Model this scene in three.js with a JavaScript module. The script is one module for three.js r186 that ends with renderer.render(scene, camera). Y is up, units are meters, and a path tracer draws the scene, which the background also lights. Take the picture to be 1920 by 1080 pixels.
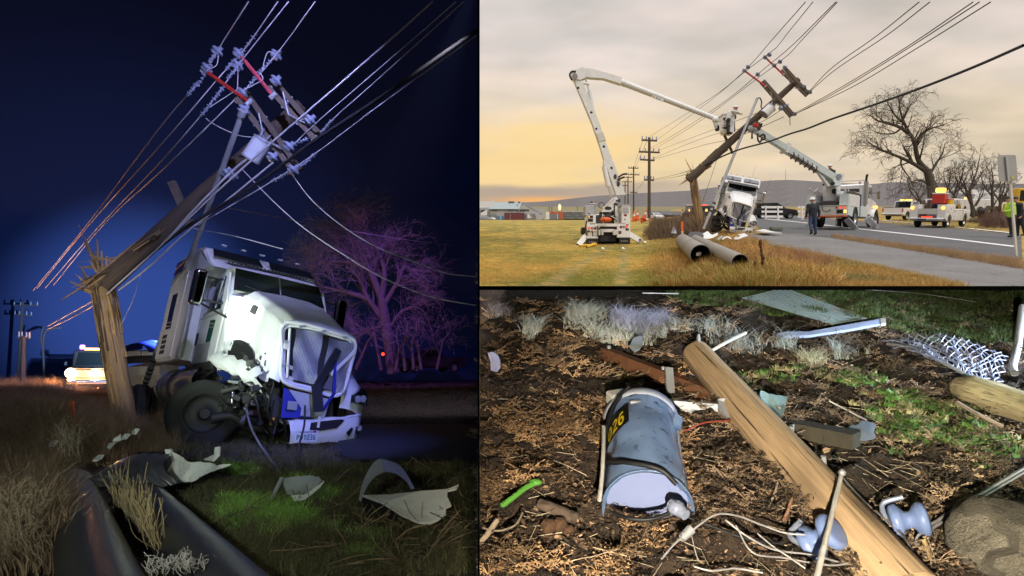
import * as THREE from 'three';
import { mergeGeometries, mergeVertices } from 'three/addons/utils/BufferGeometryUtils.js';
import { RoundedBoxGeometry } from 'three/addons/geometries/RoundedBoxGeometry.js';
import { MarchingCubes } from 'three/addons/objects/MarchingCubes.js';
import { ImprovedNoise } from 'three/addons/math/ImprovedNoise.js';

// ---------------------------------------------------------------- camera, sky, sun, exposure
const F = 1107;                                   // focal length in pixels of a 1920 x 1080 picture
const scene = new THREE.Scene();
const camera = new THREE.PerspectiveCamera(2 * Math.atan(540 / F) * 180 / Math.PI, 1920 / 1080, 0.05, 6000);
camera.position.set(0, 0, 0);
const renderer = new THREE.WebGLRenderer({ antialias: true });
renderer.toneMapping = THREE.LinearToneMapping;
renderer.toneMappingExposure = 1.0;
renderer.shadowMap.enabled = true;

const V = (x, y, z) => new THREE.Vector3(x, y, z);
const C = (r, g, b) => new THREE.Color().setRGB(r, g, b);
const lerp = (a, b, t) => a + (b - a) * t;
const clamp = (x, a = 0, b = 1) => Math.min(b, Math.max(a, x));
const sst = (a, b, x) => { const t = clamp((x - a) / (b - a)); return t * t * (3 - 2 * t); };
let seed = 12345;
const rnd = () => { seed = (seed + 0x6D2B79F5) | 0; let t = Math.imul(seed ^ (seed >>> 15), 1 | seed); t = (t + Math.imul(t ^ (t >>> 7), 61 | t)) ^ t; return ((t ^ (t >>> 14)) >>> 0) / 4294967296; };
const rr = (a, b) => a + (b - a) * rnd();
const gauss = () => (rnd() + rnd() + rnd() + rnd() - 2) * 0.87;
const IN = new ImprovedNoise();
const fbm = (x, y, z = 0, o = 4) => { let s = 0, a = 0.5, f = 1; for (let i = 0; i < o; i++) { s += a * IN.noise(x * f, y * f, z + i * 7.3); a *= 0.5; f *= 2.03; } return s; };

{ // the dawn sky: an overcast layer, lighter overhead, with a yellow break low on the left
  const w = 2048, h = 1024, d = new Float32Array(w * h * 4);
  for (let j = 0; j < h; j++) {
    const el = ((j + 0.5) / h - 0.5) * Math.PI, sy = Math.sin(el), cy = Math.cos(el);
    for (let i = 0; i < w; i++) {
      const u = ((i + 0.5) / w - 0.5) * 2 * Math.PI;              // atan2(z, x)
      const X = Math.cos(u) * cy, Z = Math.sin(u) * cy;
      let az = Math.atan2(X, -Z);                                 // 0 ahead, positive to the right
      const e = el * 180 / Math.PI, a = az * 180 / Math.PI;
      const k = 1 / (Math.max(sy, 0) + 0.12);
      const cl = fbm(X * k * 0.75 + 3, Z * k * 0.75 * 1.6, 2.2, 5), cl2 = fbm(X * k * 2.4, Z * k * 4.6, 9.1, 4), cl3 = fbm(a * 0.09, e * 0.55, 4.4, 4);
      const away = Math.min(Math.abs(a - 2), 180);
      let g = Math.exp(-Math.pow(away / 13, 2)) * Math.exp(-Math.pow((e - 12) / 5.2, 2)) + 0.30 * Math.exp(-Math.pow(away / 30, 2)) * Math.exp(-Math.pow((e - 11) / 4.5, 2));
      g = clamp(g * (1 + 1.1 * cl3));
      const top = sst(10, 60, e);
      let r = lerp(0.71, 0.66, top), gg = lerp(0.63, 0.645, top), b = lerp(0.575, 0.68, top);
      const wob = 1 + 0.46 * cl + 0.34 * cl2;
      r *= wob * (1 + 0.10 * cl2); gg *= wob; b *= wob * (1 + 0.14 * cl);
      const warm = 0.55 * Math.exp(-Math.pow((e - 11) / 7, 2)) * Math.exp(-Math.pow(away / 60, 2)) * (1 + cl2);
      r += 0.11 * warm; gg += 0.045 * warm; b -= 0.14 * warm;
      r = lerp(r, 0.99, g * 0.9); gg = lerp(gg, 0.72, g * 0.88); b = lerp(b, 0.33, g * 0.9);
      const band = sst(10.2, 9.5, e + 1.2 * cl3) * Math.exp(-Math.pow((a - 2) / 20, 2));  // low bank of cloud over the hills on the left
      r = lerp(r, 0.42, band * 0.9); gg = lerp(gg, 0.345, band * 0.9); b = lerp(b, 0.30, band * 0.9);
      const line = Math.exp(-Math.pow((e - 8.45) / 0.33, 2)) * Math.exp(-Math.pow((a - 2.5) / 4.2, 2));
      r = lerp(r, 0.95, line); gg = lerp(gg, 0.48, line); b = lerp(b, 0.16, line);
      const z = 1 + 2.2 * sst(26, 75, e);                        // an overcast sky is brighter overhead
      const o = (j * w + i) * 4;
      d[o] = Math.max(r, 0.02) * z; d[o + 1] = Math.max(gg, 0.02) * z; d[o + 2] = Math.max(b, 0.02) * z; d[o + 3] = 1;
      if (e < 0) { d[o] = 0.20; d[o + 1] = 0.17; d[o + 2] = 0.12; }
    }
  }
  const t = new THREE.DataTexture(d, w, h, THREE.RGBAFormat, THREE.FloatType);
  t.mapping = THREE.EquirectangularReflectionMapping; t.magFilter = THREE.LinearFilter; t.needsUpdate = true;
  scene.background = t; scene.environment = t;
}
const sun = new THREE.DirectionalLight(C(1, 0.93, 0.84), 1.5);     // daylight through the cloud, very soft
sun.position.set(60, 75, 30); sun.target.position.set(20, 0, -35);
sun.castShadow = true; sun.shadow.radius = 40; sun.shadow.mapSize.set(2048, 2048);
Object.assign(sun.shadow.camera, { left: -90, right: 90, top: 90, bottom: -90, near: 1, far: 300 });
scene.add(sun, sun.target);

// ---------------------------------------------------------------- where things stand
const A = (px, py, d) => V((px - 960) / F * d, (540 - py) / F * d, -d);       // a point of the picture at a distance
const hL = 1.09, sL = 150 / F, sR = 155 / F, hB = 1.6, sB = 340 / F;
const gyL = (d) => -hL - sL * d;
const hRt = (t) => lerp(2.25, 1.5, sst(0.20, 0.42, t));
const dip = (t, d) => clamp(d - 60, 0, 270) * 0.0216 * (1 - sst(0.20, 0.30, t)) * (1 - sst(420, 900, d));
const gyR = (t, d) => -hRt(t) - dip(t, d) + sR * d;
const gyB = (d) => -hB + sB * d;
const GL = (px, py, up = 0) => { const d = F * hL / (py - 690); return A(px, py, d).add(V(0, up, 0)); };
const GR = (px, py, up = 0) => { const t = (px - 960) / F, d = F * hRt(t) / (py - 385); return A(px, py, d).add(V(0, up, 0)); };
const GB = (px, py, up = 0) => { const d = F * hB / (py - 200); return A(px, py, d).add(V(0, up, 0)); };
const RT = new THREE.Quaternion().setFromAxisAngle(V(1, 0, 0), Math.atan(sR));     // the slope of the dawn roadside
const LT = new THREE.Quaternion().setFromAxisAngle(V(1, 0, 0), -Math.atan(sL));    // the slope of the night roadside

// ---------------------------------------------------------------- textures and materials
function tex(n, m, fn, { srgb = true, rep = null } = {}) {
  const a = new Uint8Array(n * m * 4);
  for (let j = 0; j < m; j++) for (let i = 0; i < n; i++) {
    const c = fn(i / n, j / m), o = (j * n + i) * 4;
    a[o] = clamp(c[0]) * 255; a[o + 1] = clamp(c[1]) * 255; a[o + 2] = clamp(c[2]) * 255; a[o + 3] = c.length > 3 ? clamp(c[3]) * 255 : 255;
  }
  const t = new THREE.DataTexture(a, n, m, THREE.RGBAFormat);
  t.wrapS = t.wrapT = THREE.RepeatWrapping; t.magFilter = THREE.LinearFilter; t.minFilter = THREE.LinearMipmapLinearFilter; t.generateMipmaps = true;
  if (srgb) t.colorSpace = THREE.SRGBColorSpace;
  if (rep) t.repeat.set(rep[0], rep[1]);
  t.needsUpdate = true; return t;
}
const per = (u, v, f, z, o = 4) => { // tiling noise
  let s = 0, a = 0.5, q = f; for (let i = 0; i < o; i++) { const w = (x, y) => IN.noise(x * q, y * q, z + i * 3.7);
    s += a * (w(u, v) * (1 - u) * (1 - v) + w(u - 1, v) * u * (1 - v) + w(u, v - 1) * (1 - u) * v + w(u - 1, v - 1) * u * v); a *= 0.55; q *= 2; } return s; };
const grey = (x) => [x, x, x];
const tMottle = tex(512, 512, (u, v) => grey(0.92 + 0.22 * per(u, v, 4, 1.1, 5) - 0.5 * Math.max(0, per(u, v, 16, 5.1, 4) - 0.2)), { srgb: false });
const tRough = tex(256, 256, (u, v) => grey(0.55 + 0.6 * per(u, v, 8, 8.1, 5)), { srgb: false });
const tGrain = tex(256, 1024, (u, v) => { const n = per(u, v * 0.12 + 0.2, 40, 2.2, 4) * 0.9 + per(u, v, 5, 6.6, 3) * 0.5, c = per(u, v * 0.06, 90, 3.9, 2) > 0.22 ? -0.35 : 0; return grey(0.72 + 0.55 * n + c); }, { srgb: false });
const tPole = tex(512, 1024, (u, v) => { const n = per(u, v * 0.2, 34, 2.2, 4), m = per(u, v, 7, 6.6, 4), cr = Math.max(0, per(u, v * 0.1, 60, 3.9, 2) - 0.16) * 3.2, kn = [[0.3, 0.2], [0.7, 0.45], [0.15, 0.62], [0.55, 0.8], [0.85, 0.12], [0.42, 0.52]].reduce((s, [a, c]) => s + Math.exp(-Math.pow(Math.hypot((u - a) * 6, (v - c) * 14), 2) * 2.2), 0); return grey(0.78 + 0.5 * n + 0.55 * m - cr - 0.4 * kn); }, { srgb: false });
const canDirt = tex(512, 512, (u, v) => { const n = per(u, v, 5, 3.3, 5), s = Math.max(0, per(u, v, 26, 8.2, 3) - 0.14) * 3, w = Math.max(0, per(u, v, 3, 6.1, 4)) * 0.9; return [0.9 + 0.3 * n - s - w * 0.2, 0.9 + 0.3 * n - s - w * 0.45, 0.9 + 0.3 * n - s - w * 0.8]; }, { srgb: false });
const tFine = tex(512, 512, (u, v) => grey(0.5 + 0.9 * per(u, v, 60, 3.3, 4)), { srgb: false });
const tSoil = tex(1024, 1024, (u, v) => { const n = per(u, v, 9, 4.4, 6), m = per(u, v, 60, 1.4, 4); return [0.62 + 0.5 * n + 0.55 * m, 0.58 + 0.47 * n + 0.52 * m, 0.53 + 0.42 * n + 0.5 * m]; }, { srgb: false });
const tTurf = tex(1024, 1024, (u, v) => { const n = per(u, v, 5, 2.4, 6), m = per(u, v, 70, 6.4, 4), k = sst(-0.12, 0.16, per(u, v, 10, 9.9, 5));
  return [lerp(0.42, 0.78, k) + 0.35 * m + 0.2 * n, lerp(0.47, 0.68, k) + 0.34 * m + 0.2 * n, lerp(0.22, 0.36, k) + 0.2 * m + 0.1 * n]; }, { srgb: false });
const tAsphalt = tex(1024, 1024, (u, v) => { const n = per(u, v, 120, 6.2, 3), k = per(u, v, 4, 2.9, 6), c = Math.abs(per(u, v, 6, 7.7, 4)) < 0.006 ? -0.3 : 0; return grey(0.75 + 0.45 * n + 0.6 * k + c); }, { srgb: false });
const cl = (t, a, b = a) => { const c = t.clone(); c.repeat.set(a, b); c.needsUpdate = true; return c; };
const mottle1 = cl(tMottle, 0.7), grain1 = tGrain, soil1 = cl(tSoil, 0.5), turf1 = cl(tTurf, 0.18), asphalt1 = cl(tAsphalt, 0.14), fine3 = cl(tFine, 3);
function mat(r, g, b, rough = 0.6, o = {}) { return new THREE.MeshStandardMaterial({ color: C(r, g, b), roughness: rough, side: THREE.DoubleSide, ...o }); }
function pmat(r, g, b, rough, o = {}) { return new THREE.MeshPhysicalMaterial({ color: C(r, g, b), roughness: rough, side: THREE.DoubleSide, ...o }); }
const M = {
  white: pmat(0.80, 0.80, 0.78, 0.38, { map: mottle1, clearcoat: 0.5, clearcoatRoughness: 0.2 }),
  whiteDull: mat(0.70, 0.70, 0.68, 0.6, { map: mottle1 }),
  offwhite: mat(0.62, 0.60, 0.54, 0.6, { map: mottle1 }),
  fiber: mat(0.74, 0.75, 0.74, 0.45, { map: mottle1 }),
  debris: mat(0.66, 0.66, 0.61, 0.65, { map: cl(canDirt, 1.3), bumpMap: cl(canDirt, 1.3), bumpScale: 0.006 }),
  black: mat(0.012, 0.012, 0.013, 0.55, { map: mottle1 }),
  rubber: mat(0.022, 0.021, 0.020, 0.85, { map: mottle1, bumpMap: fine3, bumpScale: 0.004 }),
  dark: mat(0.035, 0.034, 0.033, 0.6, { map: mottle1 }),
  chassis: mat(0.05, 0.048, 0.044, 0.55, { map: mottle1, metalness: 0.3 }),
  steel: mat(0.42, 0.42, 0.42, 0.38, { metalness: 0.85, map: mottle1 }),
  galv: mat(0.42, 0.43, 0.45, 0.5, { metalness: 0.35, map: mottle1 }),
  alu: mat(0.55, 0.54, 0.51, 0.32, { metalness: 0.8, map: mottle1, roughnessMap: tRough }),
  chrome: mat(0.75, 0.75, 0.75, 0.1, { metalness: 1 }),
  glass: pmat(0.012, 0.016, 0.017, 0.06, { clearcoat: 1 }),
  greenGlass: pmat(0.02, 0.10, 0.045, 0.08, { clearcoat: 1 }),
  lens: pmat(0.30, 0.31, 0.33, 0.08, { clearcoat: 1, map: mottle1 }),
  blue: mat(0.02, 0.03, 0.30, 0.4, { map: mottle1 }),
  red: mat(0.50, 0.030, 0.018, 0.5, { map: mottle1 }),
  orange: mat(0.80, 0.13, 0.02, 0.6, { map: mottle1 }),
  yellow: mat(0.75, 0.47, 0.03, 0.6, { map: mottle1 }),
  woodPole: mat(0.115, 0.082, 0.055, 0.9, { map: grain1, bumpMap: grain1, bumpScale: 0.01 }),
  woodStump: mat(0.44, 0.30, 0.17, 0.9, { map: grain1, bumpMap: grain1, bumpScale: 0.015 }),
  woodRaw: mat(0.58, 0.38, 0.16, 0.85, { map: grain1, bumpMap: grain1, bumpScale: 0.01 }),
  woodArm: mat(0.17, 0.13, 0.095, 0.9, { map: grain1 }),
  porcelain: pmat(0.24, 0.27, 0.36, 0.25, { clearcoat: 0.6 }),
  wire: mat(0.22, 0.21, 0.20, 0.5, { metalness: 0.4 }),
  cable: mat(0.012, 0.012, 0.014, 0.6),
  bark: mat(0.085, 0.068, 0.052, 0.95, { map: mottle1, bumpMap: fine3, bumpScale: 0.02 }),
  twig: mat(0.13, 0.10, 0.075, 0.95),
  skin: mat(0.48, 0.27, 0.19, 0.55),
  soilDark: mat(0.055, 0.040, 0.028, 0.95, { map: soil1 }),
};
const glow = (r, g, b, k) => new THREE.MeshStandardMaterial({ color: C(0, 0, 0), emissive: C(r, g, b), emissiveIntensity: k, roughness: 0.4 });

// ---------------------------------------------------------------- building helpers
const used = {};
function numbered(n) { used[n] = (used[n] ?? -1) + 1; return used[n] ? `${n}_${String(used[n]).padStart(3, '0')}` : n; }
function tag(o, label, category, group, kind) { if (label) o.userData.label = label; if (category) o.userData.category = category; if (group) o.userData.group = group; if (kind) o.userData.kind = kind; return o; }
function thing(name, label, category, pos = V(0, 0, 0), quat = null, group = null) {
  const o = new THREE.Group(); o.name = numbered(name); o.position.copy(pos); if (quat) o.quaternion.copy(quat);
  scene.add(o); return tag(o, label, category, group);
}
function boxUV(g) {
  const p = g.attributes.position, n = g.attributes.normal, uv = new Float32Array(p.count * 2);
  for (let i = 0; i < p.count; i++) {
    const x = Math.abs(n.getX(i)), y = Math.abs(n.getY(i)), z = Math.abs(n.getZ(i));
    if (x >= y && x >= z) { uv[2 * i] = p.getZ(i); uv[2 * i + 1] = p.getY(i); } else if (y >= z) { uv[2 * i] = p.getX(i); uv[2 * i + 1] = p.getZ(i); } else { uv[2 * i] = p.getX(i); uv[2 * i + 1] = p.getY(i); }
  }
  g.setAttribute('uv', new THREE.BufferAttribute(uv, 2)); return g;
}
const UPY = V(0, 1, 0);
const m4 = (x, y, z, rx = 0, ry = 0, rz = 0, s = 1) => new THREE.Matrix4().compose(V(x, y, z), new THREE.Quaternion().setFromEuler(new THREE.Euler(rx, ry, rz, 'YXZ')), typeof s === 'number' ? V(s, s, s) : s);
class B {
  constructor(off = null) { this.a = []; this.off = off; }
  geo(g, m) { g = g.index ? g.toNonIndexed() : g; for (const k of Object.keys(g.attributes)) if (!['position', 'normal', 'uv', 'color'].includes(k)) g.deleteAttribute(k); if (!g.attributes.uv) boxUV(g); if (m) g.applyMatrix4(m); this.a.push(g); return this; }
  box(w, h, l, x, y, z, rx, ry, rz) { return this.geo(new THREE.BoxGeometry(w, h, l), m4(x, y, z, rx, ry, rz)); }
  rbox(w, h, l, x, y, z, r = 0.03, rx, ry, rz) { return this.geo(new RoundedBoxGeometry(w, h, l, 2, Math.min(r, w * 0.49, h * 0.49, l * 0.49)), m4(x, y, z, rx, ry, rz)); }
  cyl(p, q, r0, r1 = r0, n = 10, open = false, hs = 1) { // from p to q
    const d = q.clone().sub(p), L = d.length(), g = new THREE.CylinderGeometry(r1, r0, L, n, hs, open), uv = g.attributes.uv;
    for (let i = 0; i < uv.count; i++) uv.setXY(i, uv.getX(i), uv.getY(i) * L * 0.35);
    return this.geo(g, new THREE.Matrix4().compose(p.clone().addScaledVector(d, 0.5), new THREE.Quaternion().setFromUnitVectors(UPY, d.normalize()), V(1, 1, 1)));
  }
  tube(pts, r, n = 5, seg = 0, closed = false) { const c = new THREE.CatmullRomCurve3(pts, closed, 'centripetal'); return this.geo(new THREE.TubeGeometry(c, seg || pts.length * 4, r, n, closed)); }
  beam(p, q, w, h, up = UPY) { // a box from p to q
    const z = q.clone().sub(p), L = z.length(); z.normalize(); const x = up.clone().cross(z).normalize(), y = z.clone().cross(x);
    const g = new THREE.BoxGeometry(w, h, L), uv = g.attributes.uv; for (let i = 0; i < uv.count; i++) uv.setXY(i, uv.getX(i) * 0.6, uv.getY(i) * 0.6);
    return this.geo(boxUV2(g), new THREE.Matrix4().makeBasis(x, y, z).setPosition(p.clone().add(q).multiplyScalar(0.5)));
  }
  sph(p, r, sx = 1, sy = 1, sz = 1, n = 10) { return this.geo(new THREE.SphereGeometry(r, n, Math.max(6, n * 0.7 | 0)), m4(p.x, p.y, p.z, 0, 0, 0, V(sx, sy, sz))); }
  plate(pts, t = 0.01, bulge = 0) { // a flat sheet with thickness through 3-D points
    const o = pts[0], n = V(0, 0, 0); for (let i = 0; i < pts.length; i++) { const a = pts[i], b = pts[(i + 1) % pts.length]; n.x += (a.y - b.y) * (a.z + b.z); n.y += (a.z - b.z) * (a.x + b.x); n.z += (a.x - b.x) * (a.y + b.y); } n.normalize();
    const x = pts[1].clone().sub(o).normalize(); x.addScaledVector(n, -x.dot(n)).normalize(); const y = n.clone().cross(x);
    const f2 = pts.map((p) => { const d = p.clone().sub(o); return new THREE.Vector2(d.dot(x), d.dot(y)); }), off = pts.map((p) => p.clone().sub(o).dot(n));
    const tri = THREE.ShapeUtils.triangulateShape(f2, []), pos = [];
    const P = (i, s) => pts[i].clone().addScaledVector(n, s * t / 2);
    for (const [a, b, c] of tri) { for (const [i, s] of [[a, 1], [b, 1], [c, 1], [c, -1], [b, -1], [a, -1]]) pos.push(...P(i, s).toArray()); }
    for (let i = 0; i < pts.length; i++) { const j = (i + 1) % pts.length, q = [P(i, -1), P(j, -1), P(j, 1), P(i, -1), P(j, 1), P(i, 1)]; for (const p of q) pos.push(...p.toArray()); }
    const g = new THREE.BufferGeometry(); g.setAttribute('position', new THREE.Float32BufferAttribute(pos, 3)); g.computeVertexNormals(); return this.geo(g);
  }
  skin(rows, closed = false) { // a smooth sheet through a grid of points
    const n = rows.length, m = rows[0].length, pos = [], uv = [], idx = [];
    rows.forEach((r, i) => r.forEach((p, j) => { pos.push(p.x, p.y, p.z); uv.push(j / (m - 1), i / (n - 1)); }));
    for (let i = 0; i < n - 1; i++) for (let j = 0; j < m - (closed ? 0 : 1); j++) { const a = i * m + j, b = i * m + (j + 1) % m, c = a + m, d = b + m; idx.push(a, b, d, a, d, c); }
    const g = new THREE.BufferGeometry(); g.setAttribute('position', new THREE.Float32BufferAttribute(pos, 3)); g.setAttribute('uv', new THREE.Float32BufferAttribute(uv, 2)); g.setIndex(idx); g.computeVertexNormals(); return this.geo(g);
  }
  ext(pts, depth, m, bev = 0.02, holes = []) { // an outline [x, y] drawn out along z, centred
    const s = new THREE.Shape(pts.map((p) => new THREE.Vector2(p[0], p[1])));
    for (const h of holes) s.holes.push(new THREE.Path(h.map((p) => new THREE.Vector2(p[0], p[1]))));
    const g = new THREE.ExtrudeGeometry(s, { depth: depth - 2 * bev, bevelEnabled: bev > 0, bevelThickness: bev, bevelSize: bev, bevelOffset: -bev, bevelSegments: 2, curveSegments: 6 });
    g.translate(0, 0, -depth / 2 + bev); return this.geo(g, m);
  }
  build(name, material, parent, { uv = 'box', label = null, kind = null } = {}) {
    if (!this.a.length) return null;
    const g = mergeGeometries(this.a); if (this.off) g.translate(-this.off.x, -this.off.y, -this.off.z);
    if (uv === 'box') boxUV(g);
    const o = new THREE.Mesh(g, material); o.castShadow = o.receiveShadow = true;
    if (parent) { o.name = name; parent.add(o); } else { o.name = numbered(name); scene.add(o); }
    if (label) o.userData.label = label; if (kind) o.userData.kind = kind;
    return o;
  }
}
function boxUV2(g) { return boxUV(g); }
const KEEP = { uv: 'own' };
function struct(o) { o.userData.kind = 'structure'; return o; }
// an object that is one mesh, with its own origin at base
function single(name, label, category, b, material, base, group = null, opt = {}) { b.off = base; const o = b.build(name, material, null, opt); o.position.copy(base); return tag(o, label, category, group); }
function scatter(name, geom, material, items, label, category, parent = null) { // copies no one could count: one object
  const o = new THREE.InstancedMesh(geom, material, items.length), c = new THREE.Color();
  items.forEach((it, i) => { o.setMatrixAt(i, it.m); if (it.c) o.setColorAt(i, c.setRGB(...it.c)); });
  o.castShadow = o.receiveShadow = true; o.userData.kind = 'stuff';
  if (parent) { o.name = name; parent.add(o); } else { o.name = numbered(name); scene.add(o); tag(o, label, category); }
  return o;
}
function bladeTuft(n, h, spread, w, lean = 0.5, seg = 2) { // a tuft of bent blades
  const pos = [];
  for (let i = 0; i < n; i++) {
    const a = rr(0, 6.283), r = Math.sqrt(rnd()) * spread, x = Math.cos(a) * r, z = Math.sin(a) * r, b = rr(0, 6.283), L = h * rr(0.5, 1), k = lean * rr(0.2, 1), f = rr(0, 6.283), wx = Math.cos(f) * w / 2, wz = Math.sin(f) * w / 2;
    let prev = null;
    for (let s = 0; s <= seg; s++) {
      const t = s / seg, q = k * t * t * L, c = [x + Math.cos(b) * q, L * t * (1 - 0.25 * k * t), z + Math.sin(b) * q], ww = 1 - t;
      const cur = [[c[0] - wx * ww, c[1], c[2] - wz * ww], [c[0] + wx * ww, c[1], c[2] + wz * ww]];
      if (prev) { pos.push(...prev[0], ...prev[1], ...cur[1]); if (s < seg) pos.push(...prev[0], ...cur[1], ...cur[0]); }
      prev = cur;
    }
  }
  const g = new THREE.BufferGeometry(); g.setAttribute('position', new THREE.Float32BufferAttribute(pos, 3)); g.computeVertexNormals(); return boxUV(g);
}
const place = (p, s = 1, ry = rr(0, 6.283), rx = 0, rz = 0) => m4(p.x, p.y, p.z, rx, ry, rz, s);
function textTexture(w, h, draw) { const c = document.createElement('canvas'); c.width = w; c.height = h; draw(c.getContext('2d'), w, h); const t = new THREE.CanvasTexture(c); t.colorSpace = THREE.SRGBColorSpace; t.anisotropy = 4; return t; }
function quad(p0, p1, p2, p3) { // picture-bearing sheet: lower left, lower right, upper right, upper left
  const g = new THREE.BufferGeometry(); g.setAttribute('position', new THREE.Float32BufferAttribute([...p0, ...p1, ...p2, ...p0, ...p2, ...p3].flatMap((x) => x), 3));
  g.setAttribute('uv', new THREE.Float32BufferAttribute([0, 0, 1, 0, 1, 1, 0, 0, 1, 1, 0, 1], 2)); g.computeVertexNormals(); return g;
}
const Q = (a, b, c, d) => quad(a.toArray(), b.toArray(), c.toArray(), d.toArray());
// ---------------------------------------------------------------- added boards wall off the three places so their light stays apart
const WA = (d, y, s = 0) => V(-0.0565 * d + s, y, -d);                // along the added dividing wall
const wallBlack = pmat(0.0006, 0.0006, 0.0006, 1, { specularIntensity: 0 }), bounceCream = mat(0.72, 0.62, 0.46, 0.9, { map: mottle1 });
{
  const b = new B(); b.plate([WA(1.2, -3), WA(52, -14), WA(52, 27.4), WA(1.2, 1.4)], 0.0043);
  b.plate([WA(-0.4, -3), WA(-0.4, 1.4), WA(-50, 27), WA(-50, -14)], 0.01);
  const o = struct(b.build('added_light_divider', wallBlack, null));  // added wall, no part of the place; keeps dawn light off the night side
  const c = new B(); c.plate([WA(7, -3, 0.007), WA(50, -3, 0.007), WA(50, 25.6, 0.007), WA(7, 4.0, 0.007)], 0.002); c.build('bounce_facing', bounceCream, o);  // added cream face bounces warm light onto the dawn truck
  const s = new B(); s.box(9, 0.0063, 4.45, 4.449, 0, -0.92 - 2.225);
  s.box(9, 0.0063, 3, 4.4, 0.12, 1.9); s.box(0.02, 3.2, 9, 6.5, -1.4, -1.2); s.box(9, 3.2, 0.02, 4.4, -1.4, 3.3);
  struct(s.build('light_blocking_boards', wallBlack, null));  // added boards keep the sky light off the bank
}
// night sky shell added round the left-hand place; it also blocks the dawn light
const nightSky = mat(0.022, 0.040, 0.13, 1, { emissive: C(0.0004, 0.0012, 0.0065), emissiveIntensity: 1 });
{
  const prof = [[52, -16], [52, 10], [52, 25.6], [50.5, 27], [47, 25.8], [30, 16.6], [12, 7.2], [3, 2.4], [0.7, 1.3], [0.3, 1.25]].map((p) => new THREE.Vector2(p[0], p[1]));
  const g = new THREE.LatheGeometry(prof, 72, Math.PI * (183.25 / 180), Math.PI * (175 / 180)); const m = new THREE.Mesh(g, nightSky); m.name = 'sky'; m.receiveShadow = true; struct(m); scene.add(m);
}

// ---------------------------------------------------------------- the wrecked lorry (x to its left, y up, z forwards; origin below the bumper)
const plateTex = textTexture(256, 128, (g, w, h) => {
  g.fillStyle = '#dfe6ea'; g.fillRect(0, 0, w, h); g.fillStyle = '#c9d6e6'; g.fillRect(0, 0, w, 30);
  g.fillStyle = '#b3122a'; g.fillRect(196, 6, 34, 20); g.fillStyle = '#7a1d2d'; g.font = 'bold 20px sans-serif'; g.fillText('WASHINGTON', 52, 26);
  g.fillStyle = '#15616d'; g.font = 'bold 84px sans-serif'; g.setTransform(0.78, 0, 0, 1, 0, 0); g.fillText('P01036', 22, 106); g.setTransform(1, 0, 0, 1, 0, 0);
});
const meshTex = tex(64, 64, (u, v) => { const x = (u * 4) % 1 - 0.5, y = ((v * 4) + (Math.floor(u * 4) % 2) * 0.5) % 1 - 0.5; const hole = x * x + y * y < 0.085; return [0.8, 0.8, 0.8, hole ? 0 : 1]; }, { srgb: false });
const mGrille = mat(0.40, 0.41, 0.43, 0.5, { map: cl(meshTex, 13), alphaTest: 0.5, metalness: 0.7 });
const wob = (p, k, f = 3, z = 0) => p.add(V(fbm(p.x * f, p.y * f, p.z * f + z, 3) * k, fbm(p.y * f + 9, p.z * f, p.x * f + z, 3) * k, fbm(p.z * f + 4, p.x * f, p.y * f + z, 3) * k));
function tyre(b, c, ax, R, w, n = 28) { // ax: unit axle direction
  const pr = []; const r0 = R * 0.60;
  for (const [x, r] of [[-0.42, r0], [-0.5, R * 0.74], [-0.49, R * 0.88], [-0.40, R * 0.975], [-0.28, R], [-0.27, R * 0.975], [-0.22, R * 0.975], [-0.21, R], [-0.03, R], [-0.02, R * 0.975], [0.02, R * 0.975], [0.03, R], [0.21, R], [0.22, R * 0.975], [0.27, R * 0.975], [0.28, R], [0.40, R * 0.975], [0.49, R * 0.88], [0.5, R * 0.74], [0.42, r0]]) pr.push(new THREE.Vector2(r, x * w));
  b.geo(new THREE.LatheGeometry(pr, n), new THREE.Matrix4().compose(c, new THREE.Quaternion().setFromUnitVectors(UPY, ax), V(1, 1, 1)));
}
function rim(b, c, ax, R, w, dish = 1, n = 24) { // dish: which way the bowl opens
  const pr = [[0.001, 0.1], [R * 0.2, 0.1], [R * 0.22, 0.2], [R * 0.3, 0.2], [R * 0.32, 0.02], [R * 0.78, -0.02], [R * 0.86, 0.22], [R * 0.95, 0.42], [R * 1.02, 0.44], [R * 1.0, 0.30], [R * 0.92, 0.0], [R * 0.98, -0.42]].map((p) => new THREE.Vector2(p[0], p[1] * w * dish));
  b.geo(new THREE.LatheGeometry(pr, n), new THREE.Matrix4().compose(c, new THREE.Quaternion().setFromUnitVectors(UPY, ax), V(1, 1, 1)));
}
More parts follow.
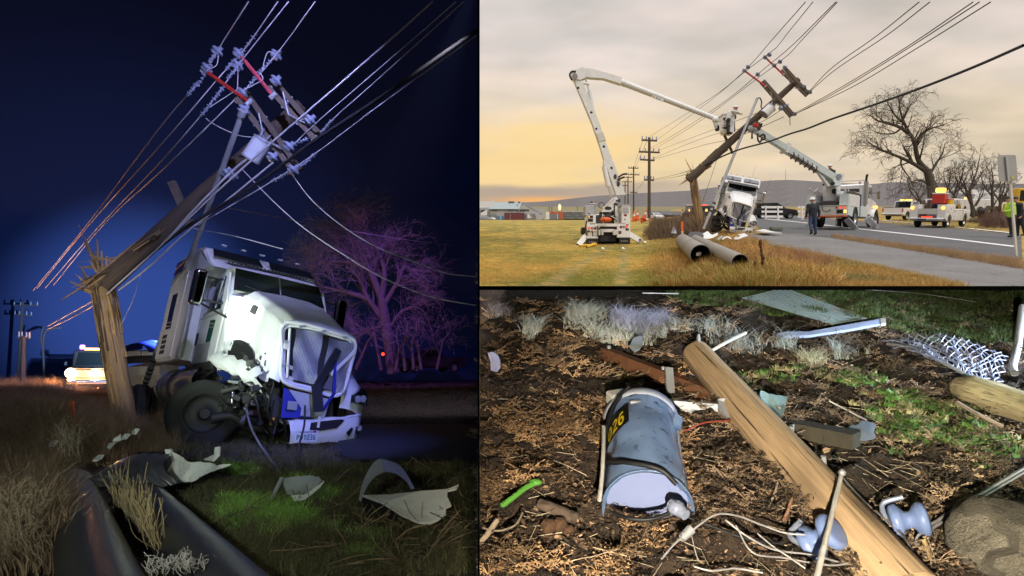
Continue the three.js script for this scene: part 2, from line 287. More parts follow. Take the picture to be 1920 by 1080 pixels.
function buildSemi(label, pos, e) {
  const t = thing('wrecked_truck', label, 'truck', pos, new THREE.Quaternion().setFromEuler(new THREE.Euler(e[1], e[0], e[2], 'YXZ')));
  const sideM = new THREE.Matrix4().makeRotationY(-Math.PI / 2);          // outline given as [z, y] drawn out along x
  const profile = (b, pts, w, bev) => b.ext(pts.map((p) => [p[0], p[1]]), w, new THREE.Matrix4().makeBasis(V(0, 0, 1), V(0, 1, 0), V(-1, 0, 0)), bev);
  // sleeper with its raised roof, narrowing forwards
  { const b = new B(); profile(b, [[-5.3, 1.40], [-5.32, 3.42], [-5.22, 3.56], [-4.9, 3.60], [-3.75, 3.58], [-3.35, 3.46], [-3.02, 3.20], [-2.75, 3.02], [-3.25, 2.95], [-3.42, 2.8], [-3.42, 1.38]], 2.16, 0.07);
    const p = b.a[0].attributes.position; for (let i = 0; i < p.count; i++) { const z = p.getZ(i), y = p.getY(i), k = 1 - 0.09 * sst(-3.6, -2.7, z) - 0.04 * sst(3.3, 3.6, y); p.setX(i, p.getX(i) * k); } b.a[0].computeVertexNormals();
    b.build('sleeper', M.white, t); }
  { const b = new B(); profile(b, [[-3.5, 1.28], [-3.5, 2.98], [-2.62, 3.02], [-2.3, 2.97], [-1.98, 2.46], [-1.74, 2.38], [-1.78, 1.6], [-1.95, 1.24]], 1.70, 0.05);
    const p = b.a[0].attributes.position; for (let i = 0; i < p.count; i++) { const y = p.getY(i); p.setX(i, p.getX(i) * (1 - 0.06 * sst(2.3, 3.0, y))); } b.a[0].computeVertexNormals();
    b.build('cab', M.white, t); }
  // roof windows, windscreen, visor
  { const y0 = (x, k) => V(x, lerp(3.24, 3.44, k), lerp(-3.055, -3.325, k) + 0.03);
    for (const s of [-1, 1]) { const b = new B(); b.plate([y0(s * 0.07, 0), y0(s * 0.95, 0.05), y0(s * 0.93, 0.95), y0(s * 0.10, 1)].map((p) => p.add(V(0, 0.022, 0.022))), 0.016); b.build('roof_window', M.glass, t); } }
  for (const s of [-1, 1]) { const b = new B(), f = (x, k) => V(s * x, lerp(2.50, 2.93, k), lerp(-1.985, -2.275, k)).add(V(0, 0.02, 0.03)); b.plate([f(0.015, 0), f(0.80, 0), f(0.755, 1), f(0.015, 1)], 0.012); const o = b.build('windscreen', M.glass, t);
    const w = new B(); w.cyl(f(0.1, 0.02).add(V(0, 0.01, 0.02)), f(0.62, 0.25).add(V(0, 0.01, 0.02)), 0.008, 0.008, 5); w.build('wiper', M.black, o); }
  { const b = new B(); b.skin([0, 1].map((k) => Array.from({ length: 9 }, (_, i) => { const x = (i / 4 - 1) * 0.86; return V(x, lerp(2.93, 3.09, k), lerp(-1.93, -2.5, k) - 0.16 * x * x); }))); b.a.push(b.a[0].clone().translate(0, 0.012, 0));
    const o = b.build('sun_visor', M.dark, t); const d = new B(); for (let i = 0; i < 25; i++) { const x = (i / 12 - 1) * 0.8; d.sph(V(x, 3.105, -2.46 - 0.16 * x * x), 0.013, 1, 1, 1, 6); } d.build('rivet', M.chrome, o, { kind: 'stuff' }); }
  // sides: door, window, side glass, sleeper panel, vents, mirrors
  for (const s of [-1, 1]) {
    const X = 0.862 * s, f = (z, y, o = 0) => V(X + s * o - s * 0.05 * sst(2.3, 3.0, y), y, z);
    { const b = new B(); b.plate([f(-3.28, 1.34, 0.012), f(-2.02, 1.34, 0.012), f(-1.92, 2.3, 0.012), f(-2.2, 2.86, 0.012), f(-3.28, 2.9, 0.012)], 0.03); const o = b.build('door', M.white, t);
      const w = new B(); w.plate([f(-3.2, 2.2, 0.032), f(-2.15, 2.2, 0.032), f(-2.33, 2.8, 0.032), f(-3.2, 2.83, 0.032)], 0.012); w.build('door_window', M.glass, o);
      const q = new B(); q.plate([f(-2.62, 1.62, 0.032), f(-2.36, 1.60, 0.032), f(-2.30, 2.02, 0.032), f(-2.58, 2.04, 0.032)], 0.012); q.build('lower_window', M.greenGlass, o);
      const h = new B(); h.rbox(0.03, 0.22, 0.06, X + s * 0.045, 1.75, -3.18, 0.012); h.build('handle', M.black, o);
      const k = new B(); k.box(0.02, 0.012, 1.2, X + s * 0.03, 2.12, -2.66).box(0.02, 0.34, 0.9, X + s * 0.03, 1.48, -2.75).box(0.02, 1.5, 0.012, X + s * 0.03, 2.1, -3.29).box(0.02, 0.55, 0.025, X + s * 0.035, 2.5, -2.36, 0.28); k.build('trim', M.galv, o); }
    const SX = 1.083 * s, P = (z, y) => V(SX + s * 0.012 - s * 0.09 * 1.08 * sst(-3.6, -2.7, z) - s * 0.04 * 1.08 * sst(3.3, 3.6, y), y, z);
    { const b = new B(); b.plate([P(-5.22, 1.46), P(-3.98, 1.46), P(-3.98, 3.12), P(-5.22, 3.12)], 0.014); const o = b.build('side_panel', M.white, t);
      const r = new B(); for (let k = 0; k < 7; k++) for (let j = 0; j < 22; j++) r.sph(V(SX + s * 0.021, 1.5 + j * 0.075, -5.18 + k * 0.19), 0.009, 1, 1, 1, 5); r.build('rivet', M.galv, o, { kind: 'stuff' });
      const w = new B(); w.plate([P(-4.78, 2.02), P(-4.42, 2.02), P(-4.42, 2.72), P(-4.78, 2.72)].map((p) => p.add(V(s * 0.018, 0, 0))), 0.012); w.build('side_window', M.glass, o);
      const v = new B(); for (let k = 0; k < 4; k++) v.box(0.012, 0.07, 0.34, SX + s * 0.024, 1.58 + k * 0.10, -4.72); v.build('vent', M.dark, o); }
    { const b = new B(); b.plate([P(-5.16, 3.18), P(-4.3, 3.18), P(-4.1, 3.4), P(-5.16, 3.45)].map((p) => p.add(V(s * 0.014, 0, 0))), 0.012); b.build('upper_window', M.glass, t); }
    { const b = new B(); b.skin([0, 0.5, 1].map((k) => [V(P(-3.95, 2).x, 1.4, -3.95), V(P(-3.95, 2).x + s * 0.01, 2.2, -3.95), V(P(-3.95, 3).x, 3.1, -3.95)].map((p) => p.lerp(V(1.04 * s, p.y, -3.30), k)))); b.build('side_fairing', M.white, t); }
    { const m = new B(); m.rbox(0.22, 0.62, 0.16, 1.26 * s, 2.50, -2.28, 0.07); const o = m.build('mirror', M.chrome, t); for (const [x, y, z, y2, r] of [[0.86, 2.72, -2.3, 2.70, 0.018], [0.86, 2.28, -2.1, 2.30, 0.024], [0.84, 2.02, -1.85, 2.26, 0.018]]) { const a = new B(); a.cyl(V(x * s, y, z), V(1.21 * s, y2, -2.28), r); a.build('mirror_arm', M.black, o); }
      const gl = new B(); gl.box(0.18, 0.54, 0.01, 1.26 * s, 2.5, -2.366); gl.build('mirror_glass', M.glass, o); }
  }
  // bonnet: a shell, crumpled on its right
  const hood = (s, a) => { // s 0 rear .. 1 front, a -1 .. 1 over the top
    const top = lerp(2.56, 1.93, s) + 0.03 * Math.sin(s * 3), key = [[0, top, 0], [lerp(0.50, 0.38, s), top - 0.02], [lerp(0.68, 0.55, s), top - 0.15], [lerp(0.76, 0.60, s), lerp(2.0, 1.5, s)], [lerp(0.86, 0.60, s), lerp(1.30, 0.96, s)]], k = Math.abs(a) * 4, i = Math.min(3, Math.floor(k)), f = k - i;
    const x = lerp(key[i][0], key[i + 1][0], f), y = lerp(key[i][1], key[i + 1][1], f);
    const p = V(Math.sign(a) * x, y, lerp(-1.78, -0.17, s) - (1 - Math.abs(a)) * 0.0);
    const hit = a < 0 ? sst(0.45, 0.95, -a) : 0.12; return wob(p, 0.015 + 0.09 * hit, 2.6, 2);
  };
  { const b = new B(), rows = []; for (let i = 0; i <= 22; i++) { const r = []; for (let j = 0; j <= 36; j++) r.push(hood(i / 22, j / 18 - 1)); rows.push(r); } b.skin(rows); const o = b.build('bonnet', M.white, t);
    for (const s of [-1, 1]) { const v = new B(), p = hood(0.34, s * 0.52), q = hood(0.44, s * 0.52), u = hood(0.34, s * 0.60), w = hood(0.44, s * 0.60); v.plate([p, q, w, u].map((x) => x.add(V(s * 0.02, 0.015, 0))), 0.02); v.build('bonnet_vent', M.dark, o); }
    // the torn opening over the right wheel with its lip
    const h = new B(), oq = []; for (let i = 0; i < 14; i++) { const a = i / 14 * 6.283; oq.push(hood(0.42 + 0.23 * Math.cos(a) * (1 + 0.25 * rnd()), -0.905 + 0.055 * Math.sin(a) * (1 + 0.3 * rnd()) - 0.02 * Math.cos(a)).add(V(-0.035, 0, 0.01))); } h.plate(oq, 0.02); h.build('torn_opening', M.black, o);
    const l = new B(); l.skin([0, 0.5, 1].map((k) => Array.from({ length: 13 }, (_, i) => { const q = hood(i / 12, -0.93 - 0.06 * k); return q.add(V(-0.14 * Math.sin(k * 3.1) - 0.05, -0.10 * k + 0.03 * Math.sin(i * 2.1), 0)); }))); l.build('torn_wing_lip', M.white, o);
    const s2 = new B(); for (let i = 0; i < 12; i++) { const q = hood(rr(0, 0.22), rr(-1, -0.84)).add(V(-0.05, 0, 0)); s2.plate([q, q.clone().add(V(rr(-.04, .02), rr(-.08, .06), rr(-.1, .1))), q.clone().add(V(rr(-.1, 0), rr(-.14, .06), rr(-.06, .06)))], 0.008); } s2.build('torn_edge', M.whiteDull, o, { kind: 'stuff' });
  }
  { // left wing with its headlamp
    const b = new B(), path = [[-1.95, 1.22], [-1.5, 1.36], [-0.9, 1.42], [-0.5, 1.34], [-0.25, 1.17], [-0.13, 0.96], [-0.16, 0.72]], rows = path.map(([z, y], i) => Array.from({ length: 10 }, (_, j) => { const k = j / 9, x = lerp(0.50, 1.0, k); return wob(V(x, y - 0.13 * k * k - (i < 4 ? 0.1 * Math.pow(k, 6) : 0), z - 0.22 * Math.pow(k, 3) * (i > 2 ? 1 : 0.3)), 0.02, 3, 1); }));
    b.skin(rows); b.skin(rows.map((r) => [r[9].clone(), r[9].clone().add(V(0.01, -0.12, -0.02)), r[9].clone().add(V(-0.01, -0.26, -0.04))])); const o = b.build('wing', M.white, t);
    const h = new B(); h.plate([V(0.62, 0.84, -0.06), V(0.99, 0.82, -0.30), V(1.0, 1.0, -0.38), V(0.86, 1.09, -0.28), V(0.64, 0.96, -0.10)].map((p) => p.add(V(0.01, -0.03, 0.035))), 0.05); const hl = h.build('headlamp', M.glass, o);
    for (const [x, y, z, q] of [[0.74, 0.90, -0.10, 0.06], [0.88, 0.92, -0.20, 0.06], [0.94, 0.85, -0.26, 0.035]]) { const r = new B(); r.sph(V(x, y - 0.03, z + 0.035), q, 1, 1, 0.5, 10); r.build('reflector', M.lens, hl); } }
  // grille: surround, two mesh panels meeting in a crease, what lies behind
  const gq = (u, v) => { const l = V(-0.47, 0.98, -0.14).lerp(V(-0.55, 1.86, -0.20), v), r = V(0.45, 0.88, -0.02).lerp(V(0.56, 1.77, -0.08), v); return l.lerp(r, u).add(V(0, 0, 0.05)); };
  { const b = new B(), c = [[0.02, 0.06], [0.0, 0.5], [-0.01, 0.9], [0.06, 0.99], [0.3, 1.02], [0.7, 1.02], [0.95, 0.99], [1.01, 0.9], [1.0, 0.5], [0.97, 0.1], [0.9, 0.0], [0.5, -0.01], [0.1, 0.0]].map(([u, v]) => wob(gq(u, v), 0.03, 4)); b.tube(c, 0.032, 7, 80, true);
    { const sh = new B(), ring = (j) => { const k = j / 24; return k < 0.33 ? gq(-0.01, k / 0.33) : k < 0.67 ? gq((k - 0.33) / 0.34, 1.02) : gq(1.01, 1 - (k - 0.67) / 0.33); }; sh.skin([0, 0.35, 0.7, 1].map((q) => Array.from({ length: 25 }, (_, j) => hood(1, (j / 12 - 1) * 0.97).lerp(ring(j), q).add(V(0, 0, 0.03 * Math.sin(q * 3.14)))))); sh.build('grille_shell', M.white, t); }
    const c2 = c.map((p, i) => { const m = gq(0.5, 0.5); return p.clone().lerp(m, 0.085).add(V(0, 0, -0.03)); }); b.tube(c2, 0.025, 6, 80, true); const o = b.build('grille_surround', M.white, t);
    for (const [u, v] of [[0.2, 1], [0.5, 1.02], [0.8, 1.0], [0.02, 0.7], [0.0, 0.3]]) { const q = new B(); q.box(0.05, 0.035, 0.03, ...gq(u, v).add(V(0.02, -0.03, 0.04)).toArray(), 0, 0, 0.2); q.build('clip', M.galv, o); } }
  for (const [a, b0, dz] of [[0.16, 0.52, 0], [0.60, 0.96, 0.02]]) { const b = new B(), n = 7, rows = []; for (let i = 0; i <= n; i++) { const r = []; for (let j = 0; j <= n; j++) { const u = lerp(a, b0, j / n), v = lerp(0.07, 0.92, i / n) + (a < 0.3 ? 0.02 : -0.02); r.push(gq(u, v).add(V(0, 0, 0.03 + dz - 0.05 * Math.abs(u - 0.56) + 0.02 * Math.sin(i * 1.3 + j)))); } rows.push(r); } b.skin(rows); b.build('grille_mesh', mGrille, t); }
  { const b = new B(); b.plate([gq(0.03, 0.04), gq(0.96, 0.04), gq(0.97, 0.95), gq(0.03, 0.95)].map((p) => p.add(V(0, 0, -0.16))), 0.04); b.build('radiator', M.black, t);
    const c = new B(); c.beam(gq(0.10, 0.1), gq(0.09, 0.9), 0.04, 0.03).beam(gq(0.04, 0.30).add(V(0, 0, -.05)), gq(0.2, 0.28).add(V(0, 0, -.05)), 0.04, 0.05).beam(gq(0.05, 0.12).add(V(0, 0, -.04)), gq(0.2, 0.08).add(V(0, 0, -.04)), 0.03, 0.08); c.rbox(0.1, 0.1, 0.05, ...gq(0.06, 0.6).toArray(), 0.02); c.build('radiator_support', M.offwhite, t); }
  { const b = new B(), w = gq(0.72, 0.72).add(V(0, 0, 0.13)), m = gq(0.44, 0.02).add(V(0, 0, 0.24)), e = gq(0.52, -0.34).add(V(0, 0, 0.26)); b.beam(w, m, 0.10, 0.05, V(0, 0, 1)).beam(m.clone().add(V(0, 0.05, 0)), e, 0.13, 0.06, V(0, 0, 1)); b.build('bent_trim', M.black, t);
    const c = new B(); c.beam(gq(0.70, 0.30).add(V(0, 0, .08)), gq(0.98, 0.78).add(V(0, 0, .09)), 0.05, 0.02, V(0, 0, 1)); c.build('white_strip', M.whiteDull, t);
    const d = new B(); d.beam(gq(0.78, 0.02).add(V(0, 0, 0.12)), gq(0.72, 0.55).add(V(0, 0, 0.10)), 0.035, 0.03, V(0, 0, 1)).beam(gq(0.62, -0.3).add(V(0, 0, .18)), gq(0.8, 0.02).add(V(0, 0, .1)), 0.03, 0.03); d.build('broken_brace', M.blue, t); }
  // the bumper hanging from its left end
  { const tl = V(-0.37, 0.46, 0.20), bl = V(-0.31, 0.17, 0.18), b = new B(), rows = []; const tr = V(0.97, 0.66, -0.10), br = V(0.96, 0.27, -0.16);
    for (let i = 0; i <= 5; i++) { const r = []; for (let j = 0; j <= 20; j++) { const u = j / 20, k = i / 5, p = tl.clone().lerp(tr, u).lerp(bl.clone().lerp(br, u), k); p.z += 0.10 * Math.sin(u * 3.0) + 0.05 * Math.sin(k * 3.1) - 0.35 * Math.pow(Math.max(0, u - 0.82) / 0.18, 2); p.x -= 0.02 * Math.pow(Math.max(0, u - 0.9) / 0.1, 2); p.y += 0.008 * Math.sin(u * 17); r.push(p); } rows.push(r); }
    b.skin(rows); b.skin([0, 1].map((k) => rows[0].map((p) => p.clone().add(V(0, 0.01 * k, -0.15 * k))))); b.skin([0, 1].map((k) => rows[5].map((p) => p.clone().add(V(0, 0.01 * k, -0.12 * k))))); b.tube(rows[0].map((p) => p.clone()), 0.012, 5, 40); const o = b.build('bumper', M.white, t);
    const at = (u, k) => { const j = clamp(u, 0, 1) * 20, a = Math.min(19, Math.floor(j)), f = j - a, i = k * 5, c = Math.min(4, Math.floor(i)), g = i - c; return rows[c][a].clone().lerp(rows[c][a + 1], f).lerp(rows[c + 1][a].clone().lerp(rows[c + 1][a + 1], f), g).add(V(0, 0, 0.012)); };
    const d = new B(); d.plate([at(0.22, 0.10), at(0.30, 0.06), at(0.58, 0.06), at(0.62, 0.12), at(0.52, 0.42), at(0.32, 0.46), at(0.20, 0.40)].map((p) => p.add(V(0, 0, 0.012))), 0.01); d.plate([at(0.66, 0.62), at(0.73, 0.42), at(0.755, 0.50), at(0.72, 0.78)].map((p) => p.add(V(0, 0, 0.01))), 0.01); d.build('bumper_opening', M.black, o);
    const f = new B(); f.plate([at(0.80, 0.46), at(0.90, 0.40), at(0.91, 0.66), at(0.81, 0.76)].map((p) => p.add(V(0, 0, 0.012))), 0.014); const fo = f.build('fog_lamp', M.dark, o); const fl = new B(); fl.sph(at(0.87, 0.52).add(V(0, 0, 0.02)), 0.045, 1, 1, 0.5); fl.build('fog_lens', M.lens, fo);
    const g = new THREE.Mesh(Q(at(0.035, 0.93).add(V(0, 0, .03)), at(0.295, 0.93).add(V(0, 0, .03)), at(0.295, 0.42).add(V(0, 0, .03)), at(0.035, 0.42).add(V(0, 0, .03))), new THREE.MeshStandardMaterial({ map: plateTex, roughness: 0.4, side: THREE.DoubleSide })); g.name = 'number_plate'; o.add(g);
    const w = new B(); w.rbox(0.035, 0.16, 0.03, ...at(0.29, 0.16).add(V(0, 0.03, 0.05)).toArray(), 0.01); w.build('bracket', M.whiteDull, o); }
  // what the crash laid bare: frame, engine, axle, wheels, tank
  { const b = new B(); for (const s of [-1, 1]) b.box(0.09, 0.26, 8.4, 0.42 * s, 0.78, -4.5); b.box(0.9, 0.24, 0.10, 0, 0.62, -0.28).box(0.9, 0.2, 0.1, 0, 0.8, -5.6); b.build('chassis_frame', M.chassis, t);
    const c = new B(); c.plate([V(-0.42, 0.92, -0.06), V(0.10, 0.68, 0.05), V(0.12, 0.56, 0.05), V(-0.42, 0.50, 0.02)], 0.02); c.build('front_bracket', M.blue, t); const c2 = new B(); c2.plate([V(-0.36, 0.90, -0.02), V(0.22, 0.82, 0.1), V(0.16, 0.50, 0.1), V(-0.08, 0.56, 0.07)], 0.012); c2.build('skid_plate', M.galv, t); const c3 = new B(); c3.rbox(0.14, 0.12, 0.02, -0.3, 0.68, 0.05, 0.01).rbox(0.1, 0.1, 0.02, -0.12, 0.6, 0.065, 0.01); c3.build('bracket_plate', M.galv, t);
    const e = new B(); for (let i = 0; i < 110; i++) { const x = rr(-0.9, 0.3), z = rr(-1.6, -0.2), y = rr(0.52, 1.3); e.rbox(rr(.02, .13), rr(.02, .11), rr(.03, .15), x, y, z, 0.015, rr(-.4, .4), rr(-.6, .6), rr(-.4, .4)); } for (let i = 0; i < 12; i++) { const p = V(rr(-0.9, -0.2), rr(0.7, 1.3), rr(-1.6, -0.4)); e.cyl(p, p.clone().add(V(rr(-.2, .2), rr(-.1, .2), rr(-.3, .3))), rr(.015, .05), rr(.015, .05), 9); } e.build('engine_block', M.chassis, t);
    const e2 = new B(); for (let i = 0; i < 26; i++) { const x = rr(-0.85, 0.1), z = rr(-1.0, -0.1), y = rr(0.55, 1.15); e2.rbox(rr(.02, .08), rr(.02, .08), rr(.02, .07), x, y, z, 0.01, rr(-.4, .4), rr(-.6, .6), rr(-.4, .4)); } e2.build('engine_bracket', M.alu, t);
    for (const [k, mm] of [[0, M.black], [1, M.black], [2, M.black], [3, M.black], [4, M.galv], [5, M.black], [6, M.black], [7, M.black], [8, M.chassis], [9, M.black], [10, M.galv], [11, M.black], [12, M.black]]) { const h = new B(), p = V(rr(-0.9, -0.1), rr(0.8, 1.4), rr(-1.4, -0.3)), q = V(rr(-1.0, 0.2), rr(0.1, 0.7), rr(-0.9, 0.05)); h.tube([p, p.clone().lerp(q, 0.35).add(V(rr(-.2, .1), rr(-.1, .2), rr(0, .25))), p.clone().lerp(q, 0.7).add(V(rr(-.1, .1), rr(-.3, 0), rr(0, .2))), q], rr(0.010, 0.026), 6, 18); h.build('hose', mm, t); }
    const x = new B(); x.tube([V(-0.95, 0.42, -1.25), V(-0.7, 0.48, -1.18), V(-0.45, 0.36, -1.15), V(0.5, 0.36, -1.15), V(0.9, 0.46, -1.2)], 0.075, 8, 24).cyl(V(-0.5, 0.42, -0.5), V(-0.5, 0.48, -1.9), 0.045); x.build('front_axle', M.chassis, t);
    const sp = new B(); sp.cyl(V(-0.62, 0.85, -0.75), V(-0.72, 0.40, -0.62), 0.025).cyl(V(-0.68, 0.52, -0.66), V(-0.72, 0.38, -0.6), 0.04); sp.build('shock_absorber', M.alu, t); const cp = new B(); cp.cyl(V(-0.3, 0.4, -0.55), V(-0.3, 0.54, -0.55), 0.06, 0.06, 12); cp.build('copper_canister', mat(0.45, 0.22, 0.09, 0.4, { metalness: 0.6 }), t); }
  const wheel = (c, ax, dish, rimM, R = 0.5, w = 0.3) => { const b = new B(); tyre(b, c, ax, R, w); const o = b.build('wheel', M.rubber, t); const r = new B(); rim(r, c, ax, R * 0.61, w, dish); r.build('rim', rimM, o); const h = new B(); h.cyl(c.clone().addScaledVector(ax, -0.05 * dish), c.clone().addScaledVector(ax, 0.13 * dish), 0.1, 0.07, 14); h.build('hub', M.chassis, o); return o; };
  wheel(V(-1.04, 0.47, -1.36), V(-0.10, 0.10, 1).normalize(), 1, M.chassis);
  wheel(V(0.95, 0.47, -1.3), V(1, 0, 0.25).normalize(), 1, M.alu);
  for (const s of [-1, 1]) for (const z of [-6.4, -7.7]) for (const o of [0, 0.34]) wheel(V(s * (1.0 - o), 0.5, z), V(s, 0, 0), 1, M.alu, 0.5, 0.28);
  { const b = new B(), rows = []; for (let i = 0; i <= 16; i++) { const r = []; for (let j = 0; j <= 18; j++) { const a = j / 18 * 6.2832, z = lerp(-4.6, -2.35, i / 16), dent = 1 - 0.3 * sst(-3.2, -2.4, z) * (0.5 + 0.5 * Math.sin(a * 2 + 1)) - 0.12 * Math.max(0, fbm(a, z * 2, 3)); r.push(V(-0.82 + 0.31 * dent * Math.cos(a), 0.93 + 0.31 * dent * Math.sin(a), z + 0.05 * fbm(a * 2, z * 3, 1))); } rows.push(r); } b.skin(rows); b.cyl(V(-0.82, 0.93, -4.6), V(-0.82, 0.93, -4.585), 0.31, 0.31, 20); const o = b.build('fuel_tank', M.alu, t); for (const z of [-4.2, -3.5]) { const s = new B(); s.geo(new THREE.TorusGeometry(0.315, 0.02, 5, 24), m4(-0.82, 0.93, z)); s.build('tank_strap', M.dark, o); } }
  { const b = new B(); for (let i = 0; i < 6; i++) { b.tube([V(rr(-1.05, -.6), rr(1.1, 1.35), rr(-3.6, -2.2)), V(rr(-1.1, -.7), rr(1.05, 1.3), rr(-3.2, -2)), V(rr(-1.05, -.6), rr(1.0, 1.3), rr(-2.6, -1.6))], 0.02, 5, 10); } b.plate([V(-0.95, 1.3, -3.4), V(-0.95, 1.30, -1.95), V(-0.88, 1.18, -1.9), V(-0.9, 1.16, -3.3)], 0.02); b.build('torn_step', M.dark, t); }
  { const b = new B(); b.plate([V(-0.92, 0.25, -1.95), V(-0.62, 0.25, -2.0), V(-0.62, 0.95, -1.98), V(-0.92, 0.98, -1.93)], 0.015); b.build('mud_flap', M.black, t); }
  { const b = new B(); b.cyl(V(0.5, 3.6, -3.3), V(0.55, 4.3, -3.35), 0.006, 0.004, 5); b.cyl(V(1.3, 2.75, -2.28), V(1.42, 3.75, -2.3), 0.006, 0.004, 5); b.build('aerial', M.black, t); const l = new B(); for (let i = 0; i < 5; i++) l.rbox(0.1, 0.035, 0.06, (i - 2) * 0.36, 3.60, -3.42, 0.015); l.build('roof_marker', M.galv, t); }
  return t;
}
const semiL = buildSemi('white semi truck tilted over its torn right front in the floodlit night', V(-2.9234, -2.3694, -8.2841), [0.7409, -0.1361, -0.2243]);
const semiR = semiL.clone(); semiR.name = numbered('wrecked_truck'); scene.add(semiR);
semiR.position.set(12.3649, 2.8876, -32.8659); semiR.quaternion.setFromEuler(new THREE.Euler(0.1102, -0.2552, -0.2329, 'YXZ'));
tag(semiR, 'white semi truck leaning beside the snapped pole at dawn, grille smashed', 'truck');
// ---------------------------------------------------------------- lamps of the night scene (all but the vehicle's are unseen, some added only to brighten a part)
function lamp(name, label, pos, target, col, power, ang, soft = 2, pen = 1) {
  const q = new THREE.Quaternion().setFromUnitVectors(V(0, 0, 1), target.clone().sub(pos).normalize());
  const t = thing(name, label, 'lamp', pos, q);
  const h = new B(); h.geo(new THREE.LatheGeometry([[0.001, -0.16], [0.05, -0.15], [0.1, -0.02], [0.105, 0.03], [0.095, 0.03], [0.09, -0.01], [0.04, -0.12]].map((p) => new THREE.Vector2(p[0], p[1])), 20), new THREE.Matrix4().makeRotationX(Math.PI / 2)); h.build('lamp_housing', M.black, t);
  const g = new B(); g.cyl(V(0, 0, 0.012), V(0, 0, 0.02), 0.088, 0.088, 20); const e = g.build('lamp_lens', glow(...col, 2), t); e.castShadow = false;
  const l = new THREE.SpotLight(C(...col), power, 0, ang, pen, 2); l.position.copy(pos).addScaledVector(target.clone().sub(pos).normalize(), 0.06); l.target.position.copy(target); l.castShadow = true; l.shadow.radius = soft; scene.add(l, l.target); return t;
}
lamp('unseen_flood_lamp', 'white flood lamp beyond the left edge, aimed at the cab door', V(-5.2, -0.75, -4.5), A(436, 600, 8.6), [0.84, 1.0, 0.88], 120, 0.36);
lamp('unseen_flood_lamp', 'added narrow white lamp beyond the left edge, for the hot spot on the cab door', V(-5.3, -0.9, -4.2), A(420, 592, 8.9), [0.9, 1.0, 0.9], 480, 0.11);  // second beam added for the hot spot on the door
lamp('hand_lamp', 'added fill lamp behind the camera lighting the truck front', V(-0.7, 0.25, 0.12), A(455, 640, 8), [0.84, 1.0, 0.93], 46, 0.40);  // fill light added by the camera; no lamp is seen there
lamp('hand_lamp', 'hand lamp behind the camera lighting the torn verge', V(-0.9, 0.5, 0.1), A(520, 960, 4.2), [0.9, 1.0, 0.86], 15, 0.62);
lamp('beacon_lamp', 'blue beacon above the picture beside the added divider', V(-0.55, 3.05, -5.2), A(640, 690, 7.6), [0.20, 0.22, 1.0], 140, 0.30);
lamp('unseen_flood_lamp', 'added warm lamp beyond the left edge, brightening the split stump', V(-6.6, 0.3, -6.4), A(222, 600, 11.1), [1.0, 0.90, 0.74], 40, 0.36);  // added to brighten the stump and the split joint
lamp('unseen_flood_lamp', 'added pale lamp above the picture, brightening the gravel field', V(-0.7, 4.2, -7.4), A(800, 742, 17), [0.85, 0.80, 0.95], 300, 0.34);  // added only to lift the dark gravel field
lamp('beacon_lamp', 'pale blue beacon above the picture lighting the leaning pole', V(-3.0, 4.3, -7.6), A(500, 260, 11), [0.42, 0.45, 1.0], 85, 1.0);
lamp('beacon_lamp', 'violet beacon above the picture lighting the bare tree', V(-3.2, 11.4, -22), A(705, 640, 37), [0.40, 0.15, 0.95], 1700, 0.36);
lamp('unseen_flood_lamp', 'added blue lamp hidden behind the sleeper cab, brightening the sky shell', A(318, 610, 15), A(246, 540, 50), [0.24, 0.42, 0.80], 1100, 0.62);  // unseen lamp added to put a blue glow on the sky shell
lamp('unseen_flood_lamp', 'second added blue lamp hidden behind the sleeper cab, for the sky glow', A(322, 625, 15), A(258, 585, 50), [0.42, 0.60, 0.92], 7500, 0.27);  // narrower unseen lamp, added for the brightest part of that glow

// ---------------------------------------------------------------- night: ground
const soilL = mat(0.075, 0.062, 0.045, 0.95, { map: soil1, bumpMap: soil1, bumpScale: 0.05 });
const bumpL = (x, z) => { const d = -z, px = 960 + x / d * F, py = 690 + F * hL / d, road = sst(640, 700, px + (py - 830) * 0.5) * sst(900, 860, py); return (0.10 * fbm(x * 0.5, z * 0.5, 3, 3) + 0.07 * fbm(x * 2.6, z * 2.6, 1, 4)) * (1 - 0.93 * road); };
const PL = (px, py, up = 0) => { const p = GL(px, py); p.y += bumpL(p.x, p.z) + up; return p; };
function groundSheet(name, material, t0, t1, nt, d0, d1, nd, yf, pw = 0) {
  const pos = [], idx = [], uv = [];
  for (let i = 0; i <= nd; i++) { const d = d0 * Math.pow(d1 / d0, i / nd); for (let j = 0; j <= nt; j++) { const t = lerp(t0, t1, j / nt), x = t * d; pos.push(x, yf(x, d, t), -d); uv.push(x, -d); } }
  for (let i = 0; i < nd; i++) for (let j = 0; j < nt; j++) { const a = i * (nt + 1) + j, b = a + 1, c = a + nt + 1, e = c + 1; idx.push(a, b, e, a, e, c); }
  const g = new THREE.BufferGeometry(); g.setAttribute('position', new THREE.Float32BufferAttribute(pos, 3)); g.setAttribute('uv', new THREE.Float32BufferAttribute(uv, 2)); g.setIndex(idx); g.computeVertexNormals();
  const o = new THREE.Mesh(g, material); o.receiveShadow = o.castShadow = true; o.name = numbered(name); scene.add(o); return struct(o);
}
groundSheet('ground', soilL, -1.5, -0.0585, 260, 0.8, 53, 300, (x, d) => gyL(d) + bumpL(x, -d));
